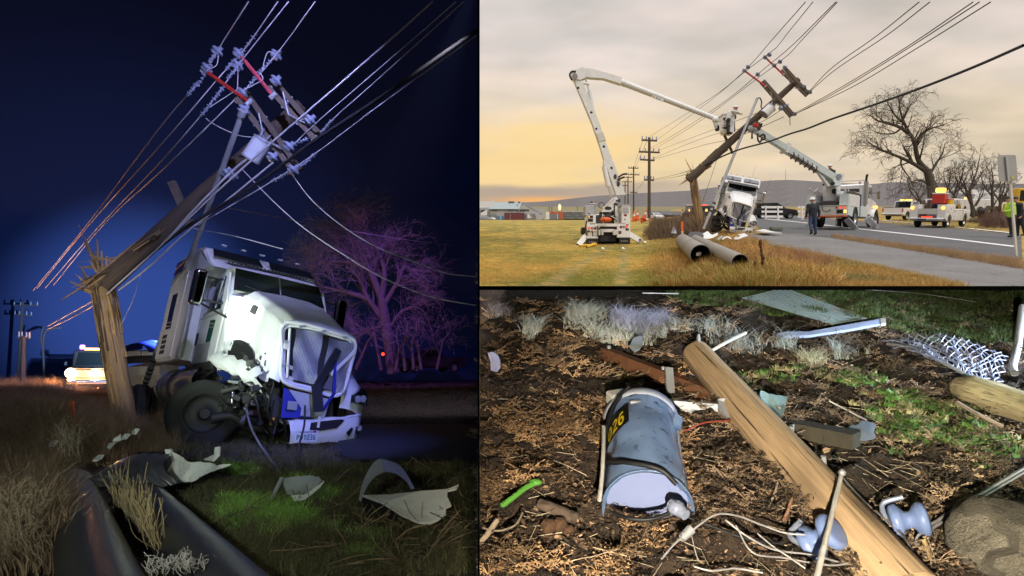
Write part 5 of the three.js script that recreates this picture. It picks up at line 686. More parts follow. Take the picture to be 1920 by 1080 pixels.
// ---------------------------------------------------------------- grass, brush
{
  const strawM = mat(1, 1, 1, 0.9), it = [];
  for (let i = 0; i < 26000; i++) { const px = rr(897, 1560), py = 436 + 100 * Math.pow(rnd(), 0.62); if (px > 1430 && py < 385 + (px - 1100) * 0.3) continue; if (px > 1410 && py < lerp(450, 535, (px - 1410) / 390)) continue; const p = PR(px, py, -0.01), n2 = fbm(p.x * 0.16, -p.z * 0.12, 8, 4), verge = sst(1190, 1260, px), k = rr(0.7, 1.15); const tl = lerp(1142, 1030, (py - 462) / 74), tr = lerp(1172, 1165, (py - 462) / 74), w = lerp(8, 30, (py - 462) / 74); if (Math.min(Math.abs(px - tl), Math.abs(px - tr) * 1.3) < w * rr(0.5, 1.2)) continue;
    const green = clamp(0.36 + 3.0 * n2 + rr(-0.35, 0.35)), s = (0.5 + verge * rr(0.2, 1.3)) * rr(0.6, 1.2), warm = verge * clamp(rr(-0.3, 1.2)); it.push({ m: place(p, V(s, s * rr(0.7, 1.3), s)), c: [lerp(lerp(0.68, 0.34, green), 0.50, warm) * k, lerp(lerp(0.46, 0.33, green), 0.27, warm) * k, lerp(lerp(0.13, 0.07, green), 0.10, warm) * k] }); }
  for (let i = 0; i < 9000; i++) { const px = rr(1440, 1830), py = rr(455, 540); if (py < lerp(450, 535, (px - 1410) / 390) + 2) continue; const p = PR(px, py, -0.01), k = rr(0.6, 1.2), w = rnd(), n2 = fbm(p.x * 0.5, p.z * 0.5, 8, 3) + rr(-0.2, 0.2); const s = rr(0.4, 1.0); it.push({ m: place(p, V(s, s * rr(0.6, 1.2), s)), c: [lerp(0.52, 0.26, clamp(n2 * 3)) * k, lerp(0.33, 0.25, clamp(n2 * 3)) * k, lerp(0.13, 0.07, w) * k] }); }
  scatter('field_grass', bladeTuft(16, 0.16, 0.16, 0.012, 1.0, 2), strawM, it, 'yellow and green grass of the dawn field and verge', 'grass');
  const bt = []; for (let i = 0; i < 1500; i++) { const px = rr(1203, 1318), py = lerp(414, 447, rnd()) + (px > 1250 ? 0 : 4); const p = PR(px, py), s = rr(0.35, 1.7) * sst(1195, 1240, px) * (0.55 + 0.9 * clamp(0.5 + 2.2 * fbm(px * 0.06, py * 0.1, 2, 3))), k = rr(0.5, 1.3); if (s < 0.2) continue; bt.push({ m: place(p, V(s, s * rr(0.6, 1.1), s)), c: [0.20 * k, 0.135 * k, 0.085 * k] }); }
  for (let i = 0; i < 420; i++) { const px = rr(1330, 1560), py = lerp(452, 500, rnd()); if (px > 1440 && py < lerp(466, 540, (px - 1440) / 350)) continue; const p = PR(px, py), k = rr(0.6, 1.3); bt.push({ m: place(p, rr(0.2, 0.5)), c: [0.34 * k, 0.17 * k, 0.09 * k] }); }
  for (let i = 0; i < 2200; i++) { const k0 = rnd(), px = lerp(1560, 1919, k0), py = lerp(445, 496, k0) + rr(-2, 10 * k0 + 2); const p = GR(px, py), k = rr(0.6, 1.4); bt.push({ m: place(p, rr(0.1, 0.32)), c: [0.36 * k, 0.24 * k, 0.12 * k] }); }
  for (let i = 0; i < 500; i++) { const px = rr(1848, 1890), p = GR(px, rr(414, 428)), k = rr(0.5, 1.2); bt.push({ m: place(p, rr(0.7, 1.6)), c: [0.20 * k, 0.12 * k, 0.09 * k] }); }
  for (let i = 0; i < 700; i++) { const px = rr(1672, 1895), p = GR(px, rr(411, 424 + (px - 1672) * 0.05)), k = rr(0.6, 1.3); bt.push({ m: place(p, rr(0.15, 0.35)), c: [0.42 * k, 0.34 * k, 0.12 * k] }); }
  for (let i = 0; i < 900; i++) { const k0 = rnd(), px = lerp(1410, 1812, k0), py = lerp(449, 537, k0) + rr(-1, 3 + 6 * k0); const p = GR(px, py), k = rr(0.6, 1.3); bt.push({ m: place(p, rr(0.06, 0.2)), c: [0.46 * k, 0.34 * k, 0.13 * k] }); }
  scatter('dry_brush', bladeTuft(26, 0.9, 0.34, 0.014, 0.8, 3), strawM, bt, 'dry brown brush and weeds along the dawn roadside', 'brush');
}
// ---------------------------------------------------------------- buildings at the far side of the field
{
  const D = 300, P = (x, y, z = 0) => A(x, y, D + z), zx = (X) => 895 + X / 8.93, zy = (Y) => 350 + Y / 8.93, Z = (X, Y, z = 0) => P(zx(X), zy(Y), z), roofM = mat(0.30, 0.36, 0.37, 0.6, { map: mottle1 }), wallM = mat(0.40, 0.40, 0.39, 0.85, { map: mottle1 }), slate = mat(0.17, 0.18, 0.19, 0.7, { map: mottle1 }), brick = mat(0.42, 0.11, 0.05, 0.8, { map: mottle1 });
  const slab = (b, x0, y0, x1, y1, dep, z = 0) => { const p = Z(x0, y1, z), q = Z(x1, y0, z); return b.box(q.x - p.x, q.y - p.y, dep, (p.x + q.x) / 2, (p.y + q.y) / 2, p.z - dep / 2); };
  const houseBase = Z(500, 560), t = thing('long_building', 'pale grey building with a teal roof and long dark right slope beyond the field', 'building', houseBase), nb = () => new B(houseBase);
  slab(nb(), 190, 365, 800, 565, 14, 0.4).build('wall', wallM, t);
  nb().plate([Z(180, 378, -0.4), Z(700, 378, -0.4), Z(750, 262, 5), Z(390, 262, 5), Z(300, 275, 5)], 0.25).build('roof', roofM, t);
  nb().plate([Z(690, 372, -0.6), Z(770, 292, -0.6), Z(870, 372, -0.6), Z(1075, 470, -0.6), Z(1075, 560, -0.6), Z(690, 560, -0.6)], 0.5).build('gable_wall', wallM, t);
  nb().plate([Z(735, 262, 5), Z(770, 262, 5), Z(1095, 455, -0.9), Z(1045, 470, -0.9)], 0.3).build('right_roof', slate, t);
  for (const [x0, x1, y0, y1] of [[705, 800, 380, 408], [240, 340, 386, 412], [520, 585, 384, 410], [800, 870, 380, 400]]) { const o = slab(nb(), x0, y0, x1, y1, 0.1, -1.2); o.build('window', M.dark, t); }
  slab(nb(), 520, 243, 620, 262, 1, 4).build('roof_vent', slate, t); slab(nb(), 680, 248, 720, 262, 1, 4).build('roof_vent', slate, t);
  slab(nb(), 215, 480, 335, 565, 0.3, -0.2).build('loading_bay', slate, t); slab(nb(), 975, 478, 1075, 556, 0.4, -1.4).build('annex', wallM, t);
  const b2 = Z(120, 560), t2 = thing('white_building', 'white flat-roofed block at the left edge behind the field', 'building', b2), n2 = () => new B(b2); slab(n2(), 20, 243, 300, 350, 6, 8).build('upper_wall', M.whiteDull, t2); slab(n2(), 20, 350, 190, 565, 6, 7).build('wall', wallM, t2); n2().plate([Z(60, 480, -0.5), Z(60, 440, -0.5), Z(165, 385, -0.5), Z(165, 480, -0.5)], 0.3).build('ramp_wall', M.whiteDull, t2); slab(n2(), 150, 410, 210, 565, 1, -0.3).build('dark_door', slate, t2); slab(n2(), 55, 390, 130, 425, 0.2, 6.5).build('window', M.dark, t2);
  const b3 = Z(620, 565), t3 = thing('shipping_container', 'maroon shipping container in front of the teal-roofed building', 'container', b3); { slab(new B(b3), 450, 443, 790, 565, 2.4, -4).build('container', mat(0.13, 0.03, 0.035, 0.6, { map: mottle1 }), t3); const r = new B(b3); for (let i = 0; i < 26; i++) slab(r, 455 + i * 13, 450, 460 + i * 13, 560, 0.06, -4.05); r.build('rib', mat(0.13, 0.03, 0.035, 0.6), t3, { kind: 'stuff' }); slab(new B(b3), 450, 437, 790, 446, 2.44, -4.02).build('top_rail', mat(0.09, 0.025, 0.03, 0.6), t3); slab(new B(b3), 548, 450, 553, 560, 0.06, -4.1).build('door_bar', M.galv, t3); }
  for (const [x0, x1, w] of [[338, 376, 'left'], [408, 440, 'right']]) { const p = Z(x0, 562), tt = thing('portable_toilet', 'blue portable toilet, the ' + w + ' one beside the maroon container', 'toilet'); tt.position.copy(p); slab(new B(p), x0, 492, x1, 562, 0.8, -3).build('cabin', mat(0.05, 0.20, 0.42, 0.5), tt); slab(new B(p), x0 - 2, 484, x1 + 2, 492, 0.9, -3.05).build('cabin_roof', mat(0.25, 0.4, 0.55, 0.5), tt); slab(new B(p), x0 + 6, 500, x1 - 6, 560, 0.05, -3.04).build('cabin_door', mat(0.04, 0.16, 0.36, 0.5), tt); }
  const b4 = Z(880, 560), t4 = thing('grey_shed', 'small grey shed right of the maroon container', 'shed', b4); slab(new B(b4), 795, 455, 970, 565, 3, -2.5).build('wall', slate, t4); slab(new B(b4), 838, 462, 878, 530, 0.1, -2.6).build('window', M.whiteDull, t4); slab(new B(b4), 890, 490, 905, 528, 0.1, -2.6).build('sign_board', M.whiteDull, t4);
  const b5 = Z(1500, 545), t5 = thing('orange_framed_building', 'low building with an orange frame and grey glass front beyond the field', 'building', b5), n5 = () => new B(b5);
  slab(n5(), 1150, 420, 1208, 548, 4).build('white_wall', M.whiteDull, t5); slab(n5(), 1208, 418, 1445, 548, 4, 0.1).build('orange_wall', brick, t5); slab(n5(), 1212, 458, 1366, 548, 0.2, -0.1).build('glass_panel', slate, t5); slab(n5(), 1335, 445, 1345, 548, 0.2, -0.3).build('post', M.offwhite, t5);
  slab(n5(), 1445, 410, 1835, 548, 4, 0.15).build('glass_wall', M.dark, t5); for (let i = 0; i < 8; i++) for (let j = 0; j < 3; j++) slab(n5(), 1452 + i * 47.5, 422 + j * 41, 1496 + i * 47.5, 459 + j * 41, 0.1, 0.02 + 0.0).build('pane', i % 3 === j ? slate : mat(0.12, 0.135, 0.14, 0.3), t5); slab(n5(), 1440, 408, 1840, 418, 4.2, -0.05).build('roof_edge', M.offwhite, t5); slab(n5(), 1830, 412, 1882, 545, 4, 0.05).build('white_end', M.whiteDull, t5);
  const b6 = Z(1380, 420), lm = new B(b6); lm.cyl(Z(1380, 548, 5), Z(1378, 345, 5), 0.35); const l6 = thing('lamp_mast', 'lamp mast with a lit head behind the orange framed building', 'street lamp', b6); lm.build('mast', M.galv, l6); new B(b6).sph(Z(1378, 347, 5), 1.4, 0.6, 1.3, 0.6).build('lamp_head', glow(1, 0.8, 0.45, 1.2), l6);
  for (const [x, y, w] of [[668, 295, 'in front of the teal-roofed building'], [1678, 330, 'behind the glass-fronted building, right'], [1203, 320, 'behind the orange framed building, left'], [1248, 335, 'behind the orange framed building, second from left']]) { const p = Z(x, 560, 2), k = new B(p); k.cyl(p, Z(x, y, 2), 0.38, 0.3, 6); single('mast', 'thin dark mast ' + w, 'mast', k, slate, p); }
  const far = Z(1250, 545, 20); slab(new B(far), 1080, 360, 1130, 548, 2, 20); { const k = new B(far); slab(k, 985, 365, 1130, 548, 3, 18); single('pale_warehouse', 'pale warehouse block right of the dark roof slope', 'building', k, wallM, far); }
  for (const [x0, x1, w] of [[75, 190, 'dark round-topped bin at the left edge']]) { const p = Z(130, 572), k = new B(p); k.sph(Z(130, 560, -3), 2.8, 1.1, 0.75, 0.8, 14); single('covered_pile', 'dark covered pile at the far left edge of the field', 'pile', k, slate, p); }
}
function car(name, label, pos, quat, paint, o = {}) { // a plain saloon or estate: z forwards
  const t = thing(name, label, o.category ?? 'car', pos, quat), X = new THREE.Matrix4().makeBasis(V(0, 0, 1), V(0, 1, 0), V(-1, 0, 0)), h = o.h ?? 0, arch = (z) => Array.from({ length: 7 }, (_, i) => [z - 0.38 * Math.cos(Math.PI * i / 6), 0.34 + 0.36 * Math.sin(Math.PI * i / 6)]);
  new B().ext([[-2.25, 0.35], [-2.3, 0.8 + h * 0.5], [-2.15, 0.98 + h * 0.6], [1.0, 1.0 + h * 0.6], [2.0, 0.88 + h * 0.5], [2.28, 0.66 + h * 0.3], [2.25, 0.32], ...arch(1.45).reverse(), ...arch(-1.4).reverse()], 1.78, X, 0.06).build('body', paint, t);
  const top = o.estate ? [[-2.1, 0.96 + h * 0.6], [-1.95, 1.45 + h], [0.1, 1.5 + h], [1.0, 0.98 + h * 0.6]] : [[-1.9, 0.96 + h * 0.6], [-1.1, 1.42 + h], [0.1, 1.45 + h], [1.0, 0.98 + h * 0.6]]; const c = new B().ext(top, 1.5, X, 0.05).build('cabin', paint, t);
  const sc = (k) => top.map(([z, y]) => [lerp(-0.5, z, k), lerp(1.22 + h * 0.8, y, k)]); for (const s of [-1, 1]) { new B().plate(sc(0.84).map(([z, y]) => V(0.757 * s, y, z)), 0.012).build('side_window', M.glass, c); }
  const [b0, b1, b2, b3] = top; for (const [a, b, n] of [[b0, b1, 'rear_window'], [b3, b2, 'windscreen']]) { const dz = n === 'windscreen' ? 0.016 : -0.016; new B().plate([V(-0.66, lerp(a[1], b[1], 0.12), lerp(a[0], b[0], 0.12) + dz), V(0.66, lerp(a[1], b[1], 0.12), lerp(a[0], b[0], 0.12) + dz), V(0.6, lerp(a[1], b[1], 0.88), lerp(a[0], b[0], 0.88) + dz), V(-0.6, lerp(a[1], b[1], 0.88), lerp(a[0], b[0], 0.88) + dz)], 0.02).build(n, M.glass, c); }
  for (const s of [-1, 1]) { new B().rbox(0.3, 0.14, 0.08, 0.66 * s, 0.72 + h * 0.4, 2.22, 0.03).build('headlight', M.lens, t); new B().rbox(0.26, 0.14, 0.08, 0.7 * s, 0.82 + h * 0.4, -2.27, 0.03).build('tail_light', M.red, t); for (const z of [1.45, -1.4]) { const w = new B(), cc = V(0.78 * s, 0.34, z); tyre(w, cc, V(s, 0, 0), 0.34, 0.22, 18); const k = w.build('wheel', M.rubber, t); const r = new B(); rim(r, cc, V(s, 0, 0), 0.21, 0.2, 1, 14); r.build('rim', M.steel, k); } }
  if (o.bar) new B().rbox(1.1, 0.1, 0.25, 0, 1.56 + h, -0.3, 0.03).build('light_bar', o.bar, t);
  return t;
}
const yaw = (a) => RT.clone().multiply(new THREE.Quaternion().setFromAxisAngle(UPY, a));
const onR = (px, d, up = 0.03) => V((px - 960) / F * d, gyR((px - 960) / F, d) + up, -d);
car('parked_car', 'small white car parked left of the blue toilets across the field', onR(923, 284, 0), yaw(0.5), M.whiteDull);
car('white_car', 'small white car on the road between far pole and brush', onR(1228.5, 118, 0), yaw(0.25), M.whiteDull);
car('black_suv', 'black police style SUV behind the white rail barrier', onR(1452, 66), yaw(1.35), M.black, { estate: true, h: 0.25, category: 'SUV' });
car('patrol_car', 'patrol car with red and blue roof lights behind the snapped pole', onR(1323, 64), yaw(1.8), M.dark, { bar: lampRed, estate: true, h: 0.2 });
buildPickup('work_truck', 'beige work truck partly hidden behind the snapped pole at dawn', onR(1300, 66), yaw(3.0), { bed: 'utility', paint: mat(0.55, 0.46, 0.30, 0.5, { map: mottle1 }) });
buildPickup('white_pickup', 'white pickup with amber roof light on the far road side', onR(1697, 60), yaw(2.15), { bed: 'box', rails: true, beacon: 1.1 });
buildPickup('utility_pickup', 'white utility pickup with tool cabinets and amber lights by the big tree', onR(1762, 40.5, 0.02), yaw(2.25), { bed: 'utility' });
{ const q = yaw(2.25), o = onR(1762, 40.5, 0.02), W = (x, y, z) => V(x, y, z).applyQuaternion(q).add(o); const p = W(-0.3, 0.95, -1.6), t = thing('red_box', 'red box on the utility pickup deck', 'box', p, q); new B().rbox(0.7, 0.62, 0.7, 0, 0.95, 0, 0.03).build('box', M.red, t); new B().rbox(0.74, 0.08, 0.74, 0, 1.29, 0, 0.02).build('lid', M.whiteDull, t); new B().rbox(0.5, 0.3, 0.5, 0, 1.5, 0, 0.08).build('amber_lamp', lampAmber, t); const p2 = W(-0.8, 1.53, -1.3), t2 = thing('yellow_cooler', 'yellow drink cooler on the utility pickup cabinet', 'cooler', p2, q); new B().cyl(V(0, 0, 0), V(0, 0.3, 0), 0.18, 0.19, 14).build('cooler', M.yellow, t2); new B().cyl(V(0, 0.3, 0), V(0, 0.36, 0), 0.2, 0.17, 14).build('lid', M.red, t2); const p3 = W(0.5, 0.95, -1.4), t3 = thing('cable_reel', 'round cable reel on the utility pickup deck', 'reel', p3, q); const r = new B(); for (const z of [-0.16, 0.16]) r.cyl(V(z - 0.015, 0.45, 0), V(z + 0.015, 0.45, 0), 0.45, 0.45, 18); r.cyl(V(-0.16, 0.45, 0), V(0.16, 0.45, 0), 0.25, 0.25, 14); r.build('reel', M.woodArm, t3); }
{ // long white line truck behind the trees
  const o = onR(1822, 57), q = yaw(1.75), t = thing('line_truck', 'long white line truck behind the bare trees on the right', 'truck', o, q), b = (n, m, f) => { const k = new B(); f(k); return k.build(n, m, t); };
  b('service_body', M.white, (k) => k.rbox(2.3, 1.3, 4.6, 0, 1.4, -1.2, 0.05)); b('cab', M.white, (k) => k.ext([[1.2, 0.8], [1.2, 2.6], [2.5, 2.6], [2.9, 1.8], [4.1, 1.6], [4.2, 0.7]], 2.2, new THREE.Matrix4().makeBasis(V(0, 0, 1), V(0, 1, 0), V(-1, 0, 0)), 0.06)); b('chassis', M.black, (k) => k.box(1.6, 0.4, 7.4, 0, 0.6, 0.2)); b('stripe', M.blue, (k) => k.box(2.33, 0.12, 4.5, 0, 1.1, -1.2)); for (const s of [-1, 1]) { b('side_window', M.glass, (k) => k.plate([V(1.115 * s, 1.8, 1.5), V(1.115 * s, 1.8, 2.7), V(1.115 * s, 2.45, 2.4), V(1.115 * s, 2.45, 1.5)], 0.02)); for (const z of [-2.0, 3.2]) b('wheel', M.rubber, (k) => tyre(k, V(1.0 * s, 0.5, z), V(s, 0, 0), 0.5, 0.3, 20)); } for (let i = 0; i < 4; i++) b('cabinet_door', M.whiteDull, (k) => k.box(0.03, 1.0, 0.9, -1.16, 1.45, -3 + i * 1.15));
  b('folded_boom', M.fiber, (k) => k.beam(V(0, 2.9, -3.4), V(0, 2.6, 2.6), 0.4, 0.4).beam(V(0.1, 2.3, -3.2), V(0, 2.9, -3.4), 0.4, 0.4)); b('bucket', M.fiber, (k) => k.rbox(0.8, 1.0, 0.8, 0.3, 2.6, 3.2, 0.1)); b('warning_light', lampAmber, (k) => k.sph(V(-1.1, 2.12, -2.2), 0.09)); b('marker_light', lampRed, (k) => k.sph(V(-1.18, 1.0, 4.0), 0.08));
}
{ const o = onR(1922, 46), q = yaw(1.2), t = thing('yellow_loader', 'yellow loader half out of frame at the right edge', 'loader', o, q), b = (n, m, f) => { const k = new B(); f(k); k.build(n, m, t); }; b('body', M.yellow, (k) => k.rbox(1.6, 1.0, 2.6, 0, 1.1, 0, 0.08)); b('cab', M.yellow, (k) => k.rbox(1.3, 1.3, 1.2, 0, 2.1, -0.3, 0.05)); b('cab_window', M.glass, (k) => k.box(1.34, 0.8, 0.9, 0, 2.2, -0.3)); for (const s of [-1, 1]) for (const z of [-1, 1]) b('wheel', M.rubber, (k) => tyre(k, V(0.8 * s, 0.5, z), V(s, 0, 0), 0.5, 0.35, 18)); }
[[1846, 398, 'left'], [1861, 399, 'right']].forEach(([x, y, w]) => { const d = 47, p = A(x, y + 13, d), t = thing('wooden_reel', 'brown wooden cable reel, the ' + w + ' one of the pair behind the brush', 'cable reel', p); const ax = V(0.35, 0, 0.94), b = new B(p), c = A(x, y, d); for (const s of [-0.3, 0.3]) b.cyl(c.clone().addScaledVector(ax, s - 0.03), c.clone().addScaledVector(ax, s + 0.03), 0.5, 0.5, 22); b.build('flange', mat(0.13, 0.09, 0.06, 0.9, { map: grain1 }), t); const k = new B(p); k.cyl(c.clone().addScaledVector(ax, -0.3), c.clone().addScaledVector(ax, 0.3), 0.34, 0.34, 18); k.build('wound_cable', M.black, t); const h = new B(p); h.cyl(c.clone().addScaledVector(ax, 0.33), c.clone().addScaledVector(ax, 0.345), 0.08, 0.08, 10); h.build('hub', M.galv, t); });
{ const p = GR(1832, 417), b = new B(p), rows = []; for (let i = 0; i <= 8; i++) rows.push(Array.from({ length: 17 }, (_, j) => { const a = j / 16 * 6.283, k = Math.sin(i / 8 * 1.57); return p.clone().add(V(Math.cos(a) * 0.9 * k * (1 + 0.4 * fbm(j * 0.5, i, 1)), 0.45 * Math.cos(i / 8 * 1.57) * (1 + 0.5 * fbm(j, i, 3)), Math.sin(a) * 0.6 * k)); })); b.skin(rows); single('rubble_pile', 'low brown rubble pile at the foot of the small trees', 'pile', b, mat(0.20, 0.15, 0.09, 1, { map: soil1 }), p); }
// white rail barriers
[[1428, 1467.5, 'left of the walking man, in front of the SUV'], [1496, 1512, 'partly hidden by the walking man']].forEach(([x0, x1, w]) => { const d = 58, y0 = 386.5, y1 = 411, p = A(x0, y1, d), t = thing('rail_barrier', 'white three rail barrier ' + w, 'barrier', p); for (const y of [388.5, 396.8, 406]) new B(p).beam(A(x0, y, d), A(x1, y, d), 0.05, 0.2).build('rail', M.white, t); const n = x1 - x0 > 30 ? 2 : 1; for (let i = 0; i < n; i++) { const x = lerp(x0, x1, n === 1 ? 0.5 : i ? 0.78 : 0.2); new B(p).beam(A(x, y0 - 0.5, d - 0.08), A(x, y1, d - 0.08), 0.12, 0.08, V(0, 0, 1)).build('post', M.white, t); new B(p).beam(A(x - 3, y1, d), A(x + 3, y1, d), 0.1, 0.08).build('foot', M.white, t); } });
// ---------------------------------------------------------------- dawn: people (one continuous body each, clothes over it)
function field(bones, cell, inflate, k = 0.035) { // smooth union of tapered capsules, meshed
  const lo = V(1e9, 1e9, 1e9), hi = V(-1e9, -1e9, -1e9);
  for (const [a, b, r0, r1] of bones) for (const [p, r] of [[a, r0], [b, r1]]) { const m = r + inflate + k + cell * 2; lo.min(p.clone().subScalar(m)); hi.max(p.clone().addScalar(m)); }
  const size = Math.max(hi.x - lo.x, hi.y - lo.y, hi.z - lo.z), n = Math.ceil(size / cell) + 2, mid = lo.clone().add(hi).multiplyScalar(0.5), half = size / 2 * n / (n - 3);
  const mc = new MarchingCubes(n, new THREE.MeshBasicMaterial(), false, false, 200000); mc.isolation = 0; mc.reset();
  const B2 = bones.map(([a, b, r0, r1]) => ({ a, d: b.clone().sub(a), L: Math.max(1e-9, b.distanceToSquared(a)), r0, r1 }));
  for (let z = 0; z < n; z++) for (let y = 0; y < n; y++) for (let x = 0; x < n; x++) {
    const X = mid.x + half * (x / n * 2 - 1), Y = mid.y + half * (y / n * 2 - 1), Z = mid.z + half * (z / n * 2 - 1); let s = 0;
    for (const q of B2) { const px = X - q.a.x, py = Y - q.a.y, pz = Z - q.a.z, t = clamp((px * q.d.x + py * q.d.y + pz * q.d.z) / q.L), dx = px - q.d.x * t, dy = py - q.d.y * t, dz = pz - q.d.z * t, D = Math.sqrt(dx * dx + dy * dy + dz * dz) - lerp(q.r0, q.r1, t) - inflate; s += Math.exp(-Math.max(-3, Math.min(3, D)) / (k * 0.35)); }
    mc.field[x + y * n + z * n * n] = s > 1e-30 ? (k * 0.35) * Math.log(s) : -3;
  }
  mc.update(); const c = mc.count, pos = new Float32Array(mc.positionArray.slice(0, c * 3)), nor = new Float32Array(mc.normalArray.slice(0, c * 3));
  for (let i = 0; i < c; i++) { pos[3 * i] = mid.x + half * pos[3 * i]; pos[3 * i + 1] = mid.y + half * pos[3 * i + 1]; pos[3 * i + 2] = mid.z + half * pos[3 * i + 2]; }
  const g = new THREE.BufferGeometry(); g.setAttribute('position', new THREE.BufferAttribute(pos, 3)); g.setAttribute('normal', new THREE.BufferAttribute(nor, 3)); return boxUV(g);
}
// joints in metres about the person's base: x to the right of the picture, y up, z towards the viewer; f = facing direction
function person(label, base, J, o, group = null) {
  const t = thing('person', label, 'person', base, null, group), j = {}; for (const k in J) j[k] = V(...J[k]);
  const f = V(...o.face).normalize(), sd = UPY.clone().cross(f).normalize(), at = (p, x, y, z) => p.clone().addScaledVector(sd, x).add(V(0, y, 0)).addScaledVector(f, z);
  const h = j.head, body = [[at(h, 0, 0.035, -0.01), at(h, 0, 0.03, 0.01), 0.098, 0.09], [at(h, 0, -0.07, 0.03), at(h, 0, -0.03, 0.03), 0.06, 0.075], [j.neck, at(h, 0, -0.06, -0.01), 0.06, 0.058]];
  const torso = [[j.neck.clone().add(V(0, -0.06, 0)), j.chest, 0.10, 0.15], [j.chest, j.hip, 0.15, 0.135], [j.shL, j.shR, 0.085, 0.085], [at(j.chest, 0.08, 0, 0), at(j.hip, 0.07, 0.04, 0), 0.11, 0.10], [at(j.chest, -0.08, 0, 0), at(j.hip, -0.07, 0.04, 0), 0.11, 0.10]];
  const arms = [['shL', 'elL', 'haL'], ['shR', 'elR', 'haR']].flatMap(([a, b, c]) => j[a] && j[c] ? [[j[a], j[b], 0.062, 0.047], [j[b], j[c], 0.046, 0.032]] : []);
  const legs = j.knL ? [['L', 0.09], ['R', -0.09]].flatMap(([s, x]) => [[at(j.hip, s === 'L' ? 0.09 : -0.09, -0.03, 0), j['kn' + s], 0.092, 0.062], [j['kn' + s], j['an' + s], 0.06, 0.045]]) : [];
  const feet = j.anL ? ['L', 'R'].map((s) => [j['an' + s].clone().add(V(0, -0.03, 0)), at(j['an' + s], 0, -0.055, 0.15).add(V(0, 0, 0)), 0.042, 0.034]) : [];
  const geos = [field([...body, ...torso.map((b) => [b[0], b[1], b[2] - 0.02, b[3] - 0.02]), ...arms.map((b) => [b[0], b[1], b[2] - 0.008, b[3] - 0.006]), ...legs.map((b) => [b[0], b[1], b[2] - 0.012, b[3] - 0.01]), ...feet.map((b) => [b[0], b[1], b[2] - 0.008, b[3] - 0.008])], 0.022, 0)];
  { const fine = [[at(h, 0, 0.0, 0.098), at(h, 0, -0.03, 0.112), 0.010, 0.015], [at(h, 0.02, -0.035, 0.1), at(h, -0.02, -0.035, 0.1), 0.012, 0.012], [at(h, 0.095, 0.01, 0), at(h, 0.098, -0.03, 0.005), 0.014, 0.011], [at(h, -0.095, 0.01, 0), at(h, -0.098, -0.03, 0.005), 0.014, 0.011], [at(h, 0, -0.105, 0.07), at(h, 0, -0.09, 0.08), 0.022, 0.02], [at(h, 0, 0, 0.05), at(h, 0, -0.04, 0.05), 0.06, 0.05]]; geos.push(field(fine, 0.008, 0, 0.02)); }
  for (const [e, w, sgn] of [['elL', 'haL', 1], ['elR', 'haR', -1]]) if (j[w]) { const d = j[w].clone().sub(j[e]).normalize(), n = (Math.abs(d.y) > 0.8 ? f.clone() : UPY.clone()).cross(d).normalize(), c = d.clone().cross(n), p = j[w], q = (x, y, z) => p.clone().addScaledVector(n, x).addScaledVector(c, y).addScaledVector(d, z), hb = [[q(0, 0, -0.02), q(0, 0, 0.05), 0.028, 0.034], [q(-0.02, 0, 0.05), q(0.02, 0, 0.06), 0.022, 0.02]];
    for (let i = 0; i < 4; i++) { const x = (i - 1.5) * 0.021, L = [0.062, 0.074, 0.069, 0.052][i]; hb.push([q(x, 0, 0.07), q(x * 1.05, 0.012, 0.07 + L * 0.55), 0.0095, 0.0088], [q(x * 1.05, 0.012, 0.07 + L * 0.55), q(x * 1.0, 0.04, 0.07 + L * 0.9), 0.0088, 0.0075]); } hb.push([q(0.032 * sgn, 0, 0.015), q(0.056 * sgn, 0.014, 0.05), 0.012, 0.010], [q(0.056 * sgn, 0.014, 0.05), q(0.05 * sgn, 0.035, 0.078), 0.010, 0.0085]); geos.push(field(hb, 0.007, 0, 0.008)); }
  const bodyG = mergeGeometries(geos); const bm = new THREE.Mesh(bodyG, o.glove ?? M.skin); bm.castShadow = true; bm.name = 'body'; t.add(bm);
  { const e = new B(); for (const s of [-1, 1]) e.sph(at(h, s * 0.034, 0.012, 0.094), 0.011, 1, 1, 0.6, 8); e.build('eyes', M.black, bm); }
  const add = (n, g, m) => { const k = new THREE.Mesh(g, m); k.castShadow = k.receiveShadow = true; k.name = n; t.add(k); return k; };
  add('jacket', field([...torso, ...arms], 0.024, 0.014, 0.04), o.jacket); if (legs.length) { add('trousers', field([...legs, [j.hip, j.hip.clone().add(V(0, -0.04, 0)), 0.125, 0.12]], 0.024, 0.012, 0.035), o.trousers); add('boots', field(feet.flatMap((b) => [b, [b[0].clone().add(V(0, 0.12, 0)), b[0], 0.045, 0.045]]), 0.018, 0.012, 0.02), M.black); }
  if (o.hat === 'hard') { const b = new B(); b.geo(new THREE.SphereGeometry(0.128, 18, 8, 0, 6.3, 0, 1.62), m4(0, 0.045, 0)); b.cyl(V(0, 0.035, 0), V(0, 0.05, 0), 0.158, 0.13, 20); b.box(0.03, 0.02, 0.22, 0, 0.172, 0); b.a.forEach((g) => g.translate(h.x, h.y + 0.01, h.z)); b.build('hard_hat', o.hatM ?? M.white, t); }
  if (o.hat === 'cap') { const b = new B(); b.geo(new THREE.SphereGeometry(0.118, 16, 8, 0, 6.3, 0, 1.7), m4(h.x, h.y + 0.04, h.z)); b.sph(at(h, 0, 0.055, 0.12), 0.08, 0.9, 0.16, 0.8); b.build('cap', M.black, t); }
  if (o.stripe) for (const [a, b, r] of o.stripe) { const k = new B(), A0 = V(...a), B0 = V(...b); k.cyl(A0, B0, r, r, 20, true); k.build('reflective_band', mat(0.75, 0.72, 0.62, 0.4), t); }
  return t;
}
const navy = mat(0.018, 0.022, 0.032, 0.85), denim = mat(0.035, 0.06, 0.13, 0.85, { map: mottle1 }), hivis = mat(0.42, 0.72, 0.05, 0.8, { emissive: C(0, 0, 0) }), darkTrs = mat(0.045, 0.038, 0.042, 0.85);
